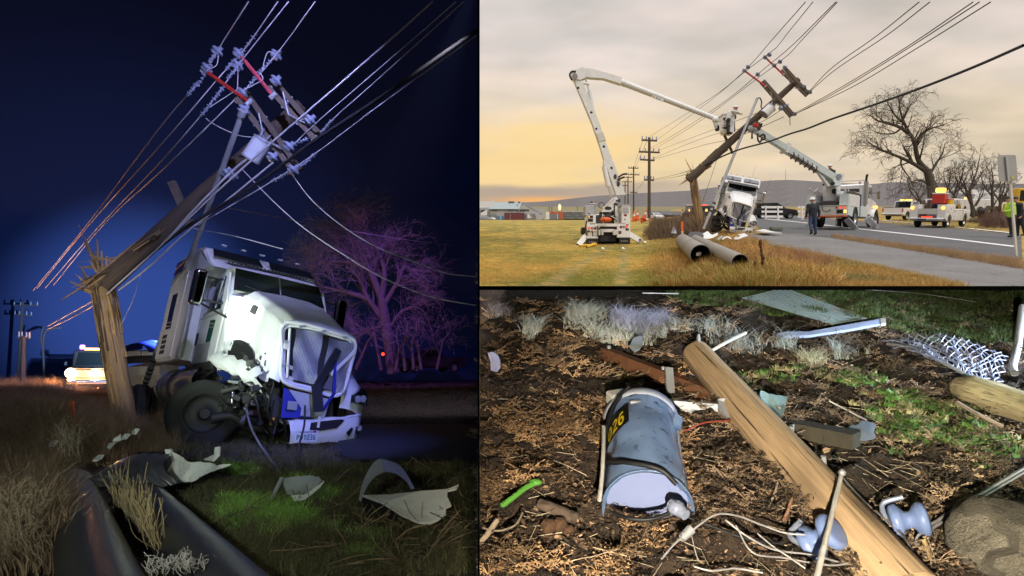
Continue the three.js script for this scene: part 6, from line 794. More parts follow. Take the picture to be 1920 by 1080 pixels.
person('person with white hard hat, dark jacket and jeans walking towards the derrick truck', GR(1524, 443.5, 0.1), { head: [-0.02, 1.62, 0], neck: [0, 1.46, 0.0], chest: [0, 1.26, 0], hip: [0.0, 0.92, 0], shL: [-0.21, 1.38, 0], shR: [0.21, 1.38, 0], elL: [-0.29, 1.10, 0.03], elR: [0.29, 1.10, 0.03], haL: [-0.29, 0.86, -0.06], haR: [0.3, 0.86, 0.0], knL: [-0.13, 0.50, 0.02], knR: [0.13, 0.49, -0.04], anL: [-0.15, 0.10, 0.18], anR: [0.16, 0.09, -0.05] }, { face: [0.15, 0, -1], jacket: navy, trousers: denim, hat: 'hard' });
person('person in a lime hi-vis jacket and black cap standing behind the sign post', GR(1897, 449, 0.1), { head: [-0.15, 1.66, 0], neck: [-0.09, 1.50, 0], chest: [-0.06, 1.29, 0], hip: [-0.02, 0.95, 0], shL: [-0.12, 1.41, 0.2], shR: [0.0, 1.41, -0.2], elL: [-0.20, 1.14, 0.26], elR: [-0.1, 1.14, -0.26], haL: [-0.34, 1.12, 0.10], haR: [-0.34, 1.1, -0.06], knL: [-0.03, 0.52, 0.1], knR: [0.04, 0.52, -0.1], anL: [0.0, 0.10, 0.12], anR: [0.06, 0.10, -0.1] }, { face: [-1, 0, 0.25], jacket: hivis, trousers: darkTrs, hat: 'cap' });
person('person in dark jacket and black cap at the right edge, behind the lime jacket', GR(1913, 447, 0.1), { head: [-0.22, 1.66, 0], neck: [-0.16, 1.50, 0], chest: [-0.10, 1.29, 0], hip: [-0.04, 0.95, 0], shL: [-0.16, 1.40, 0.2], shR: [-0.06, 1.40, -0.2], elL: [-0.12, 1.12, 0.26], elR: [-0.04, 1.12, -0.26], haL: [-0.18, 0.9, 0.24], haR: [-0.1, 0.9, -0.2], knL: [0.02, 0.52, 0.1], knR: [-0.02, 0.52, -0.1], anL: [0.12, 0.10, 0.1], anR: [-0.02, 0.10, -0.12] }, { face: [-1, 0, 0.2], jacket: navy, trousers: navy, hat: 'cap' });
person('person in white shirt and hard hat leaning out of the raised bucket', A(1366, 252, 33.4), { head: [0.36, 1.45, 0.1], neck: [0.22, 1.34, 0.05], chest: [0.1, 1.18, 0], hip: [-0.02, 0.86, 0], shL: [0.16, 1.26, 0.18], shR: [0.16, 1.26, -0.18], elL: [0.42, 1.22, 0.2], elR: [0.42, 1.26, -0.2], haL: [0.62, 1.12, 0.16], haR: [0.66, 1.2, -0.1], knL: [-0.02, 0.48, 0.1], knR: [-0.02, 0.48, -0.1], anL: [-0.02, 0.12, 0.1], anR: [-0.02, 0.12, -0.1] }, { face: [1, 0, 0.1], jacket: M.whiteDull, trousers: darkTrs, hat: 'hard' });
person('person in dark jacket and white hard hat seated at the derrick boom controls', A(1557, 341, 36.2), { head: [-0.03, 0.92, 0], neck: [0.03, 0.78, 0], chest: [0.05, 0.58, 0], hip: [0.08, 0.26, 0], shL: [-0.1, 0.68, 0.14], shR: [0.18, 0.68, -0.12], elL: [-0.22, 0.44, 0.2], elR: [0.26, 0.44, -0.1], haL: [-0.36, 0.36, 0.12], haR: [-0.02, 0.34, -0.1], knL: [-0.32, 0.26, 0.14], knR: [-0.24, 0.24, -0.1], anL: [-0.36, -0.12, 0.14], anR: [-0.28, -0.12, -0.1] }, { face: [-1, 0.0, 0.3], jacket: navy, trousers: navy, hat: 'hard' });
// ---------------------------------------------------------------- dawn: the bucket truck, seen from behind
{
  const d = 34, k = d / F, base = A(1149, 458, d), t = thing('bucket_truck', 'white bucket truck seen from behind, tall folded boom raised over the field', 'bucket truck', base, null);
  const X = (x) => (x - 585) / 9 * k, Y = (y) => (972 - y) / 9 * k, R = (b, x0, y0, x1, y1, dep, z = 0, r = 0) => r ? b.rbox(X(x1) - X(x0), Y(y0) - Y(y1), dep, (X(x0) + X(x1)) / 2, (Y(y0) + Y(y1)) / 2, z - dep / 2, r) : b.box(X(x1) - X(x0), Y(y0) - Y(y1), dep, (X(x0) + X(x1)) / 2, (Y(y0) + Y(y1)) / 2, z - dep / 2);
  const p = (n, m, f, par = t) => { const b = new B(); f(b); return b.build(n, m, par); };
  p('tailboard', M.white, (b) => { R(b, 150, 640, 370, 760, 0.4, 0, 0.03); R(b, 655, 640, 880, 860, 0.5, 0, 0.03); R(b, 340, 640, 690, 672, 0.35, 0.01); R(b, 370, 715, 600, 765, 0.3, -0.01); });
  p('step_slot', M.black, (b) => R(b, 370, 674, 655, 716, 0.3, -0.06)); p('deck', M.offwhite, (b) => R(b, 200, 620, 800, 642, 4.2, -0.05));
  p('underbody', M.black, (b) => { R(b, 345, 765, 665, 935, 1.5, -0.2, 0.1); R(b, 200, 760, 860, 850, 4, -0.6); });
  p('left_lower_box', M.offwhite, (b) => { R(b, 165, 762, 240, 838, 0.3, -0.03, 0.02); R(b, 255, 762, 330, 830, 0.3, -0.03, 0.02); }); p('lower_rail', M.whiteDull, (b) => R(b, 140, 836, 340, 876, 0.3, -0.01, 0.02));
  p('left_cabinet', M.white, (b) => R(b, 158, 470, 300, 640, 1.0, -0.05, 0.02)); p('cabinet_recess', M.black, (b) => R(b, 166, 486, 252, 585, 0.1, -0.01)); p('recess_light', lampAmber, (b) => b.sph(V(X(185), Y(510), 0.0), 0.03)); p('recess_shelf', M.whiteDull, (b) => R(b, 166, 532, 252, 540, 0.1, 0.01));
  p('tool_box', M.galv, (b) => R(b, 136, 295, 290, 465, 0.8, -0.6, 0.03)); p('tool_box_side', M.galv, (b) => R(b, 292, 300, 345, 470, 0.5, -0.9)); p('latch', M.black, (b) => R(b, 190, 430, 225, 462, 0.06, -0.57));
  p('right_cabinet', M.white, (b) => R(b, 738, 300, 882, 640, 1.2, -0.05, 0.03)); p('cabinet_grille', M.galv, (b) => R(b, 756, 345, 856, 440, 0.05, -0.02)); p('warning_label', M.red, (b) => R(b, 775, 462, 826, 492, 0.04, -0.03)); p('label_text_bar', M.dark, (b) => R(b, 780, 470, 820, 486, 0.02, -0.015)); p('keyhole', M.black, (b) => { R(b, 780, 543, 800, 556, 0.03, -0.03); }); p('cabinet_lid', M.galv, (b) => R(b, 736, 298, 884, 330, 1.22, -0.04));
  for (const [x, m] of [[188, lampRed], [240, M.lens], [288, M.red], [722, M.red], [770, M.lens], [818, lampRed]]) { p('lamp_bezel', M.black, (b) => b.cyl(V(X(x), Y(x < 500 ? 700 : 678), -0.01), V(X(x), Y(x < 500 ? 700 : 678), 0.02), 0.075, 0.075, 16)); p('tail_lamp', m, (b) => b.cyl(V(X(x), Y(x < 500 ? 700 : 678), 0.0), V(X(x), Y(x < 500 ? 700 : 678), 0.035), 0.06, 0.055, 16)); }
  p('reflector', M.red, (b) => R(b, 218, 740, 248, 760, 0.03, 0.02)); p('reflector', M.red, (b) => R(b, 808, 634, 850, 650, 0.03, 0.02)); p('marker_plate', M.dark, (b) => R(b, 150, 738, 200, 760, 0.03, 0.02)); p('marker_plate', M.dark, (b) => R(b, 800, 706, 856, 738, 0.03, 0.02)); p('hitch_socket', M.dark, (b) => R(b, 680, 748, 730, 795, 0.05, 0.02)); p('socket_cap', M.red, (b) => b.cyl(V(X(703), Y(770), 0.02), V(X(703), Y(770), 0.04), 0.035, 0.035, 12));
  for (const [x0, y0, x1, y1] of [[338, 735, 372, 825], [385, 730, 424, 822], [580, 728, 664, 822]]) p('canvas_pouch', M.offwhite, (b) => R(b, x0, y0, x1, y1, 0.16, 0.14, 0.04));
  p('strap', M.black, (b) => { b.beam(V(X(322), Y(660), 0.03), V(X(350), Y(820), 0.05), 0.05, 0.02, V(0, 0, 1)); }); p('strap', M.black, (b) => b.beam(V(X(352), Y(690), 0.03), V(X(392), Y(830), 0.05), 0.05, 0.02, V(0, 0, 1)));
  const flapTex = textTexture(256, 128, (g, w, h) => { g.fillStyle = '#0b0b0c'; g.fillRect(0, 0, w, h); g.fillStyle = '#8a877c'; g.font = 'bold 62px sans-serif'; g.fillText('Altec', 74, 84); g.fillRect(26, 42, 34, 42); g.fillStyle = '#0b0b0c'; g.fillRect(38, 42, 7, 42); });
  for (const [x0, x1, y0, y1] of [[150, 335, 880, 988], [690, 876, 862, 975]]) { p('mud_flap', M.black, (b) => R(b, x0, y0, x1, y1, 0.03, 0.03)); const q = new THREE.Mesh(Q(V(X(x0 + 12), Y(y1 - 14), 0.036), V(X(x1 - 12), Y(y1 - 14), 0.036), V(X(x1 - 12), Y(y0 + 12), 0.036), V(X(x0 + 12), Y(y0 + 12), 0.036)), new THREE.MeshStandardMaterial({ map: flapTex, roughness: 0.8, side: THREE.DoubleSide })); q.name = 'flap_lettering'; t.add(q); }
  for (const s of [240, 785]) for (const o of [0, 45]) p('wheel', M.rubber, (b) => tyre(b, V(X(s + o - 22), 0.5, -0.9), V(1, 0, 0), 0.5, 0.26, 20));
  p('outrigger', M.white, (b) => b.beam(V(X(140), Y(828), -0.3), V(X(-14), Y(1000), 0.2), 0.30, 0.22, V(0, 0, 1))); p('outrigger', M.white, (b) => b.beam(V(X(886), Y(800), -0.3), V(X(1040), Y(925), 0.2), 0.30, 0.22, V(0, 0, 1))); for (const [x, y] of [[-14, 1000], [1030, 918]]) p('outrigger_pin', M.black, (b) => b.cyl(V(X(x) - 0.02, Y(y) + 0.05, 0.34), V(X(x) - 0.02, Y(y) + 0.05, 0.30), 0.06, 0.06, 10));
  p('cab_back', M.white, (b) => R(b, 300, 330, 740, 640, 1.8, -3.6, 0.1)); p('rear_window', M.glass, (b) => R(b, 380, 400, 640, 500, 0.05, -3.58));
  p('mast', M.whiteDull, (b) => R(b, 652, 300, 690, 640, 0.12, -0.5)); p('hoop', M.black, (b) => b.geo(new THREE.TorusGeometry(0.17, 0.022, 8, 24), m4(X(430), Y(280), -0.8))); p('light_mast', M.whiteDull, (b) => R(b, 235, 246, 348, 258, 0.1, -0.7)); p('spot_light', M.black, (b) => R(b, 238, 218, 274, 244, 0.12, -0.7, 0.02)); p('red_beacon', M.red, (b) => R(b, 315, 218, 345, 242, 0.1, -0.7, 0.02));
  p('turntable', M.chassis, (b) => { R(b, 350, 440, 660, 620, 0.7, -0.9, 0.06); b.cyl(V(X(560), Y(470), -1.3), V(X(560), Y(380), -1.3), 0.55, 0.5, 20); }); p('turret', M.white, (b) => { b.plate([V(X(430), Y(400), -0.95), V(X(640), Y(400), -0.95), V(X(720), Y(200), -0.95), V(X(690), Y(140), -0.95), V(X(610), Y(160), -0.95)], 0.5); }); p('turret_opening', M.black, (b) => { const pt = []; for (let i = 0; i < 14; i++) { const a = i / 14 * 6.283; pt.push(V(X(540 + 60 * Math.cos(a)), Y(335 + 28 * Math.sin(a)), -0.68)); } b.plate(pt, 0.02); }); p('turret_strut', M.whiteDull, (b) => b.beam(V(X(440), Y(345), -0.62), V(X(650), Y(150), -0.62), 0.07, 0.05, V(0, 0, 1)));
  for (let i = 0; i < 7; i++) p('hydraulic_hose', i % 3 ? M.black : M.whiteDull, (b) => { const a = V(X(rr(420, 700)), Y(rr(400, 520)), -0.5), c = V(X(rr(380, 720)), Y(rr(540, 630)), -0.45); b.tube([a, a.clone().lerp(c, 0.5).add(V(rr(-.3, .3), rr(0, .3), 0.15)), c], 0.03, 6, 14); });
  p('valve_block', M.dark, (b) => { for (let i = 0; i < 10; i++) b.rbox(rr(.08, .2), rr(.08, .2), 0.15, X(rr(660, 735)), Y(rr(200, 460)), -0.6 - rr(0, .2), 0.02); }); p('side_hose_reel', M.black, (b) => R(b, 884, 300, 930, 500, 0.4, -1.2, 0.1)); p('side_bracket', M.dark, (b) => R(b, 78, 668, 150, 780, 0.5, -0.6, 0.05)); p('wheel_chock_strap', M.black, (b) => b.beam(V(X(150), Y(570), -0.2), V(X(112), Y(760), -0.2), 0.06, 0.03, V(0, 0, 1)));
  // booms: points of the picture
  const W = (x, y, z = 0) => A(x, y, d + 1 + z).sub(base), bm = (n, m, pts, z) => p(n, m, (b) => b.plate(pts.map(([x, y]) => W(x, y, z)), 0.42));
  bm('lower_boom', M.fiber, [[1172, 366], [1155, 367], [1137, 316], [1131, 310], [1131.5, 299], [1126, 280], [1110, 233], [1075, 150], [1086, 142], [1123, 232], [1137, 274], [1150, 307], [1160, 334]], 0);
  bm('elbow', M.fiber, [[1073, 150], [1069, 140], [1078, 133], [1091, 128], [1100, 131], [1098, 147], [1088, 152]], -0.05); p('elbow_pin', M.galv, (b) => b.cyl(W(1078, 143, -0.5), W(1078, 143, 0.5), 0.16, 0.16, 16)); p('elbow_hose', M.black, (b) => b.tube([W(1080, 134, -0.3), W(1072, 134, -0.3), W(1068, 140, -0.3), W(1072, 150, -0.3)], 0.05, 6, 16));
  p('upper_boom_root', M.fiber, (b) => b.plate([W(1092, 128.5), W(1110, 131), W(1165, 147), W(1163, 159), W(1132, 149), W(1092, 146)], 0.4)); p('upper_boom', M.fiber, (b) => b.cyl(W(1162, 153), W(1348, 225), 0.19, 0.14, 16)); for (const q of [0.04, 0.36, 0.62]) p('boom_collar', M.whiteDull, (b) => b.cyl(W(lerp(1162, 1348, q), lerp(153, 225, q)), W(lerp(1162, 1348, q + 0.012), lerp(153, 225, q + 0.012)), 0.205 - 0.04 * q, 0.205 - 0.04 * q, 16));
  { const lt = textTexture(256, 64, (g, w, h) => { g.fillStyle = '#c9cac8'; g.fillRect(0, 0, w, h); g.fillStyle = '#c98a2c'; g.fillRect(16, 10, 36, 44); g.fillStyle = '#1c1c1c'; g.font = 'italic bold 52px sans-serif'; g.fillText('Altec', 66, 51); }); const q = new THREE.Mesh(Q(W(1222, 183.5, -0.24), W(1243, 191.5, -0.24), W(1245, 185.8, -0.24), W(1224, 177.8, -0.24)), new THREE.MeshStandardMaterial({ map: lt, roughness: 0.6, side: THREE.DoubleSide })); q.name = 'boom_lettering'; t.add(q); }
  for (const [x, y, r] of [[1084, 165, 0.075], [1108.5, 211, 0.075], [1118, 241.5, 0.07], [1132, 275, 0.08], [1146.5, 315, 0.08]]) p('boom_hole', M.dark, (b) => b.cyl(W(x, y, -0.225), W(x, y, -0.2), r, r, 14)); for (const [x, y] of [[1153.5, 331], [1159.5, 345]]) p('boom_opening', M.dark, (b) => { const pt = []; for (let i = 0; i < 14; i++) { const a = i / 14 * 6.283; pt.push(W(x + 3 * Math.cos(a), y + 4.6 * Math.sin(a), -0.225)); } b.plate(pt, 0.03); });
  p('boom_band', M.offwhite, (b) => b.plate([W(1117, 252, -0.02), W(1129.5, 249, -0.02), W(1135, 264, -0.02), W(1122.5, 267, -0.02)], 0.45));
  p('lift_cylinder', M.white, (b) => b.cyl(W(1133, 312, -0.1), W(1141, 350, -0.1), 0.155, 0.155, 14)); p('cylinder_rod', M.chrome, (b) => b.cyl(W(1141, 350, -0.1), W(1146, 369, -0.1), 0.07, 0.07, 12)); p('upper_cylinder', M.fiber, (b) => b.cyl(W(1105, 171, -0.1), W(1113, 214, -0.1), 0.12, 0.12, 12)); p('upper_rod', M.chrome, (b) => b.cyl(W(1104, 170, -0.1), W(1098, 148, -0.1), 0.05, 0.05, 10)); p('upper_link', M.fiber, (b) => b.cyl(W(1093, 156, -0.1), W(1105, 158, -0.1), 0.08, 0.08, 10));
  p('boom_hoses', M.black, (b) => { b.tube([W(1160, 332, -0.3), W(1168, 327, -0.3), W(1176, 326, -0.3)], 0.06, 6, 10); b.tube([W(1158, 338, -0.3), W(1165, 334, -0.3), W(1171, 332, -0.3)], 0.06, 6, 10); });
  // bucket with its jib
  p('bucket_knuckle', M.fiber, (b) => b.sph(W(1342, 225, -0.2), 0.21, 1, 1, 1, 16)); p('bucket_bracket', M.whiteDull, (b) => { b.beam(W(1341, 226, -0.2), W(1345, 242, -0.2), 0.22, 0.2, V(0, 0, 1)); b.beam(W(1344, 240, -0.2), W(1354, 240, -0.2), 0.24, 0.2, V(0, 0, 1)); }); p('bracket_cap', M.dark, (b) => b.rbox(0.2, 0.16, 0.25, ...W(1345, 243, -0.25).toArray(), 0.04));
  p('bucket', M.white, (b) => b.plate([W(1352, 217, -1), W(1373.5, 217, -1), W(1372, 252, -1), W(1356, 251, -1), W(1353, 246, -1)], 0.7)); p('bucket_rim', M.whiteDull, (b) => b.beam(W(1351, 217, -1), W(1374.5, 217, -1), 0.8, 0.07)); p('bucket_slot', M.black, (b) => b.plate([W(1354, 238.5, -1.37), W(1367, 239, -1.37), W(1367, 241.5, -1.37), W(1354, 241, -1.37)], 0.02)); p('bucket_step', M.whiteDull, (b) => b.plate([W(1353, 233, -1.4), W(1371, 233.5, -1.4), W(1371, 236.5, -1.4), W(1353, 236, -1.4)], 0.05)); p('bucket_mark', M.black, (b) => b.plate([W(1356, 220.5, -1.37), W(1358, 220.5, -1.37), W(1358, 225, -1.37), W(1356, 225, -1.37)], 0.02)); p('bucket_mark', M.black, (b) => b.plate([W(1358.6, 220.5, -1.37), W(1360.8, 220.5, -1.37), W(1359.6, 222.6, -1.37), W(1360.8, 225, -1.37), W(1358.6, 225, -1.37)], 0.02));
  for (const x of [1375, 1377]) p('hanging_strap', M.black, (b) => b.tube([W(x - 1, 218, -1), W(x, 230, -1), W(x + 0.6, 247, -1)], 0.035, 5, 8)); p('control_head', M.dark, (b) => b.rbox(0.2, 0.24, 0.3, ...W(1376, 220, -1).toArray(), 0.04));
  const ob = A(1136, 412, 33.6), tb = thing('orange_bag', 'crumpled orange bag on the bucket truck deck', 'bag', ob), rows = []; for (let i = 0; i <= 10; i++) rows.push(Array.from({ length: 19 }, (_, j) => { const a = j / 18 * 6.283, s = Math.sin(i / 10 * 3.1416); return V(0.33 * Math.cos(i / 10 * 3.1416) * 1.0, 0.15 * Math.sin(a) * s, 0.15 * Math.cos(a) * s).add(V(0, 0.05 * fbm(i * 0.6, j * 0.5, 3), 0.04 * fbm(i, j, 5))); })); const bb = new B(); bb.skin(rows); bb.build('bag', M.orange, tb); const st = new B(); st.tube([V(-0.15, 0.1, 0.13), V(-0.12, 0.0, 0.19), V(-0.1, -0.1, 0.14)], 0.012, 5, 8); st.build('strap', M.black, tb);
}
{ const p = GR(1092, 463), b = new B(p); const z = (x, y) => GR(x, y, 0.08); b.tube([z(1086, 463.5), z(1096, 463), z(1108, 462), z(1114, 460)], 0.06, 6, 16); b.tube([z(1100, 466), z(1108, 463.5), z(1115, 461)], 0.05, 6, 12); b.rbox(0.3, 0.16, 0.2, ...z(1114, 461).toArray(), 0.05); single('yellow_strap', 'yellow strap lying by the left outrigger of the bucket truck', 'strap', b, M.yellow, p); }
[[1189, 415, 0, 'upright, nearest the bucket truck'], [1194, 412.5, 0.1, 'upright, second from the bucket truck'], [1202, 414, 1.4, 'knocked over, between two others'], [1206.5, 411, 0.35, 'tilted, nearest the brush']].forEach(([x, y, l, w]) => { const d = 42, p = A(x, y, d), t = thing('traffic_cone', 'small orange traffic cone ' + w, 'traffic cone', p, new THREE.Quaternion().setFromEuler(new THREE.Euler(0, 0, -l))); new B().box(0.38, 0.04, 0.38, 0, 0.02, 0).build('base', M.orange, t); new B().cyl(V(0, 0.04, 0), V(0, 0.75, 0), 0.15, 0.03, 14).build('cone', M.orange, t); new B().cyl(V(0, 0.36, 0), V(0, 0.52, 0), 0.1, 0.075, 14).build('white_collar', M.whiteDull, t); });
// ---------------------------------------------------------------- dawn: the digger derrick
{
  const f = V(0.68, 0, -0.733), rw = V((1600 - 960) / F * 36, 0, -36), left = V(-0.733, 0, -0.68), o = rw.clone().addScaledVector(left, 1.12); o.y = gyR(o.x / -o.z, -o.z) + 0.12;
  const q = new THREE.Quaternion().setFromRotationMatrix(new THREE.Matrix4().makeBasis(left, UPY, f)); q.premultiply(RT.clone().slerp(new THREE.Quaternion(), 0.35));
  const t = thing('digger_derrick', 'white digger derrick truck on the road, boom reaching to the broken pole', 'crane truck', o, q), p = (n, m, g, par = t) => { const b = new B(); g(b); return b.build(n, m, par); };
  const inv = q.clone().invert(), L = (px, py, d) => A(px, py, d).sub(o).applyQuaternion(inv);
  p('chassis_frame', M.chassis, (b) => { for (const s of [-0.42, 0.42]) b.box(0.1, 0.28, 8.2, s, 0.85, 2.4); b.box(0.9, 0.25, 0.2, 0, 0.8, -1.6); });
  p('tailboard', M.offwhite, (b) => b.rbox(2.3, 0.62, 0.16, 0, 0.98, -1.72, 0.03)); p('tailboard_stripe', M.orange, (b) => b.box(2.32, 0.08, 0.17, 0, 0.66, -1.725)); p('deck', M.offwhite, (b) => b.box(2.3, 0.1, 2.8, 0, 1.25, -0.4));
  for (const [x, m] of [[1.0, lampRed], [0.86, lampRed], [0.72, lampRed], [-0.6, M.red], [-0.8, lampRed], [-1.0, lampRed]]) p('tail_lamp', m, (b) => b.cyl(V(x, 1.15, -1.79), V(x, 1.15, -1.82), 0.06, 0.06, 12)); p('plate_recess', M.black, (b) => b.box(0.34, 0.22, 0.03, -0.78, 0.92, -1.80)); p('amber_reflector', lampAmber, (b) => b.box(0.12, 0.16, 0.03, -1.06, 0.92, -1.80)); p('tow_hook', M.dark, (b) => { b.geo(new THREE.TorusGeometry(0.1, 0.03, 6, 14), m4(0.75, 0.8, -1.85)); });
  p('rear_hose', M.black, (b) => b.tube([V(0.2, 1.3, -1.84), V(0.1, 1.0, -1.92), V(-0.15, 0.95, -1.9), V(-0.3, 1.05, -1.84)], 0.025, 5, 14));
  for (const s of [-1, 1]) { p('side_cabinet', mat(0.62, 0.70, 0.69, 0.45, { map: mottle1 }), (b) => { b.ext([[-1.62, 0.72], [-1.62, 1.95], [0.95, 1.95], [0.95, 0.72], ...Array.from({ length: 9 }, (_, i) => { const a = Math.PI * i / 8; return [0.58 * Math.cos(a), 0.62 + 0.58 * Math.sin(a)]; })], 0.5, new THREE.Matrix4().makeBasis(V(0, 0, 1), V(0, 1, 0), V(-1, 0, 0)).setPosition(0.93 * s, 0, 0), 0.02); });
    for (const [z0, z1, y0, y1] of [[-1.55, -0.75, 1.25, 1.88], [-0.7, 0.2, 1.25, 1.88], [0.25, 0.9, 1.25, 1.88]]) p('cabinet_door', M.whiteDull, (b) => b.box(0.02, y1 - y0, z1 - z0, 1.19 * s, (y0 + y1) / 2, (z0 + z1) / 2)); p('wheel_arch', M.dark, (b) => { const pts = Array.from({ length: 12 }, (_, i) => { const a = Math.PI * i / 11; return V(1.185 * s, 0.66 + 0.56 * Math.sin(a), 0.56 * Math.cos(a)); }); b.tube(pts, 0.035, 5, 24); });
    p('front_box', mat(0.62, 0.70, 0.69, 0.45, { map: mottle1 }), (b) => b.rbox(0.5, 0.66, 1.7, 0.93 * s, 1.0, 2.3, 0.03)); p('steel_bracket', M.dark, (b) => { b.box(0.06, 0.9, 0.08, 1.1 * s, 1.6, 1.2).box(0.06, 0.9, 0.08, 1.1 * s, 1.6, 1.5); }); }
  const wheel = (c, ax, R) => { const b = new B(); tyre(b, c, ax, R, 0.3, 24); const k = b.build('wheel', M.rubber, t); p('rim', M.steel, (x) => rim(x, c, ax, R * 0.6, 0.28, 1), k); };
  for (const s of [-1, 1]) for (const x of [1.08, 0.74]) wheel(V(x * s, 0.54, 0), V(s, 0, 0), 0.54); for (const s of [-1, 1]) wheel(V(1.02 * s, 0.56, 5.3), V(s, 0, -0.35).normalize(), 0.56);
  // cab, bonnet, stack
  p('cab', M.white, (b) => b.ext([[3.1, 0.85], [3.1, 2.75], [3.3, 2.85], [4.5, 2.82], [4.85, 1.95], [4.9, 0.85]], 2.1, new THREE.Matrix4().makeBasis(V(0, 0, 1), V(0, 1, 0), V(-1, 0, 0)), 0.07)); p('bonnet', M.white, (b) => b.ext([[4.8, 0.9], [4.8, 1.95], [6.3, 1.75], [6.55, 1.5], [6.55, 0.7], [5.95, 0.7], ...Array.from({ length: 7 }, (_, i) => { const a = Math.PI * i / 6; return [5.3 + 0.64 * Math.cos(a), 0.66 + 0.64 * Math.sin(a)]; })], 2.0, new THREE.Matrix4().makeBasis(V(0, 0, 1), V(0, 1, 0), V(-1, 0, 0)), 0.07));
  for (const s of [-1, 1]) { p('side_window', M.glass, (b) => b.plate([V(1.06 * s, 1.95, 3.7), V(1.06 * s, 1.95, 4.75), V(1.06 * s, 2.65, 4.48), V(1.06 * s, 2.65, 3.7)], 0.02)); p('mirror', M.black, (b) => b.rbox(0.1, 0.5, 0.22, 1.45 * s, 2.15, 4.7, 0.04)); p('mirror_glass', mat(0.6, 0.5, 0.3, 0.1, { metalness: 1 }), (b) => b.box(0.16, 0.42, 0.01, 1.45 * s, 2.15, 4.585)); p('mirror_arm', M.black, (b) => b.cyl(V(1.04 * s, 2.3, 4.6), V(1.42 * s, 2.3, 4.68), 0.02, 0.02, 6)); p('wing', M.white, (b) => { const pts = Array.from({ length: 10 }, (_, i) => { const a = Math.PI * (0.02 + 0.9 * i / 9); return [0.7 * Math.cos(a), 0.7 * Math.sin(a)]; }); b.skin(pts.map(([z, y]) => [V(0.86 * s, 0.6 + y, 5.3 + z), V(1.24 * s, 0.56 + y * 0.98, 5.3 + z)])); }); p('indicator', lampAmber, (b) => b.sph(V(1.1 * s, 1.42, 5.85), 0.1)); p('roof_lamp', M.galv, (b) => b.sph(V(0.6 * s, 2.95, 3.4), 0.1)); }
  p('rear_window', M.glass, (b) => b.box(1.3, 0.5, 0.03, 0, 2.3, 3.09)); p('exhaust_stack', M.steel, (b) => { b.cyl(V(-1.05, 1.0, 2.95), V(-1.05, 1.5, 2.95), 0.08, 0.08, 12).cyl(V(-1.05, 1.5, 2.95), V(-1.05, 2.95, 2.95), 0.14, 0.14, 16); }); p('exhaust_tip', M.black, (b) => b.tube([V(-1.05, 2.95, 2.95), V(-1.05, 3.2, 2.95), V(-1.1, 3.4, 2.9)], 0.07, 8, 10));
  p('headache_rack', M.white, (b) => { for (const y of [1.9, 2.2, 2.5]) b.box(2.0, 0.07, 0.06, 0, y, 1.9); for (const x of [-1, -0.3, 0.4, 1]) b.box(0.07, 0.8, 0.06, x, 2.1, 1.9); for (const x of [-0.95, 0.95]) b.box(0.06, 1.3, 0.06, x, 2.4, 2.9); b.box(1.9, 0.06, 0.06, 0, 3.04, 2.9); }); p('rack_load', M.woodArm, (b) => { for (let i = 0; i < 8; i++) b.rbox(rr(.2, .5), rr(.1, .3), rr(.2, .6), rr(-.8, .8), rr(1.9, 2.3), rr(1.2, 1.7), 0.03); });
  p('pedestal', M.whiteDull, (b) => b.cyl(V(0.15, 1.3, -0.1), V(0.15, 2.75, -0.1), 0.5, 0.46, 22)); p('pedestal_opening', M.black, (b) => b.cyl(V(-0.12, 2.2, -0.57), V(-0.14, 2.2, -0.60), 0.16, 0.16, 14)); p('winch_drum', M.galv, (b) => { b.cyl(V(-0.65, 1.95, -0.35), V(-0.2, 1.95, -0.55), 0.26, 0.26, 18); for (const k of [-0.02, 1.0]) b.cyl(V(-0.65, 1.95, -0.35).lerp(V(-0.2, 1.95, -0.55), k), V(-0.65, 1.95, -0.35).lerp(V(-0.2, 1.95, -0.55), k + 0.06), 0.4, 0.4, 20); }); p('pump_unit', M.dark, (b) => { b.rbox(0.9, 0.3, 0.7, -0.1, 1.45, -1.2, 0.08); b.rbox(0.5, 0.2, 0.4, 0.4, 1.42, -1.2, 0.05); }); p('pole_guide', M.offwhite, (b) => b.beam(L(1518, 353, 37), L(1527, 362, 37), 0.12, 0.12).beam(L(1535, 355, 37), L(1526, 362, 37), 0.12, 0.12).beam(L(1524, 362, 37), L(1548, 366, 37), 0.3, 0.2)); p('side_tray', M.galv, (b) => b.rbox(0.5, 0.5, 2.2, 0.92, 1.7, -0.4, 0.03));
  const dd = 36; p('turret', mat(0.60, 0.68, 0.68, 0.5, { map: mottle1 }), (b) => b.plate([L(1552, 350, dd), L(1570, 350, dd), L(1577, 328, dd), L(1562, 327, dd)], 0.8)); p('turret_hole', M.dark, (b) => b.cyl(L(1561, 344, dd - 0.45), L(1561, 344, dd - 0.42), 0.13, 0.13, 14)); p('turret_knuckle', M.galv, (b) => b.cyl(L(1573, 331, dd - 0.5), L(1573, 331, dd + 0.5), 0.16, 0.16, 14)); p('seat', M.black, (b) => { b.rbox(0.5, 0.1, 0.45, ...L(1558, 333.5, dd + 0.2).toArray(), 0.04); b.rbox(0.12, 0.5, 0.45, ...L(1563, 326, dd + 0.2).toArray(), 0.04); });
  const boomM = mat(0.55, 0.62, 0.61, 0.5, { map: mottle1 }), tipD = 33.5, Bm = (u, v) => { const x = lerp(1571, 1410, u), y = lerp(339, 240, u), n = v / Math.hypot(99, 161); return L(x - 99 * n, y + 161 * n * -1, lerp(dd, tipD, u)); };
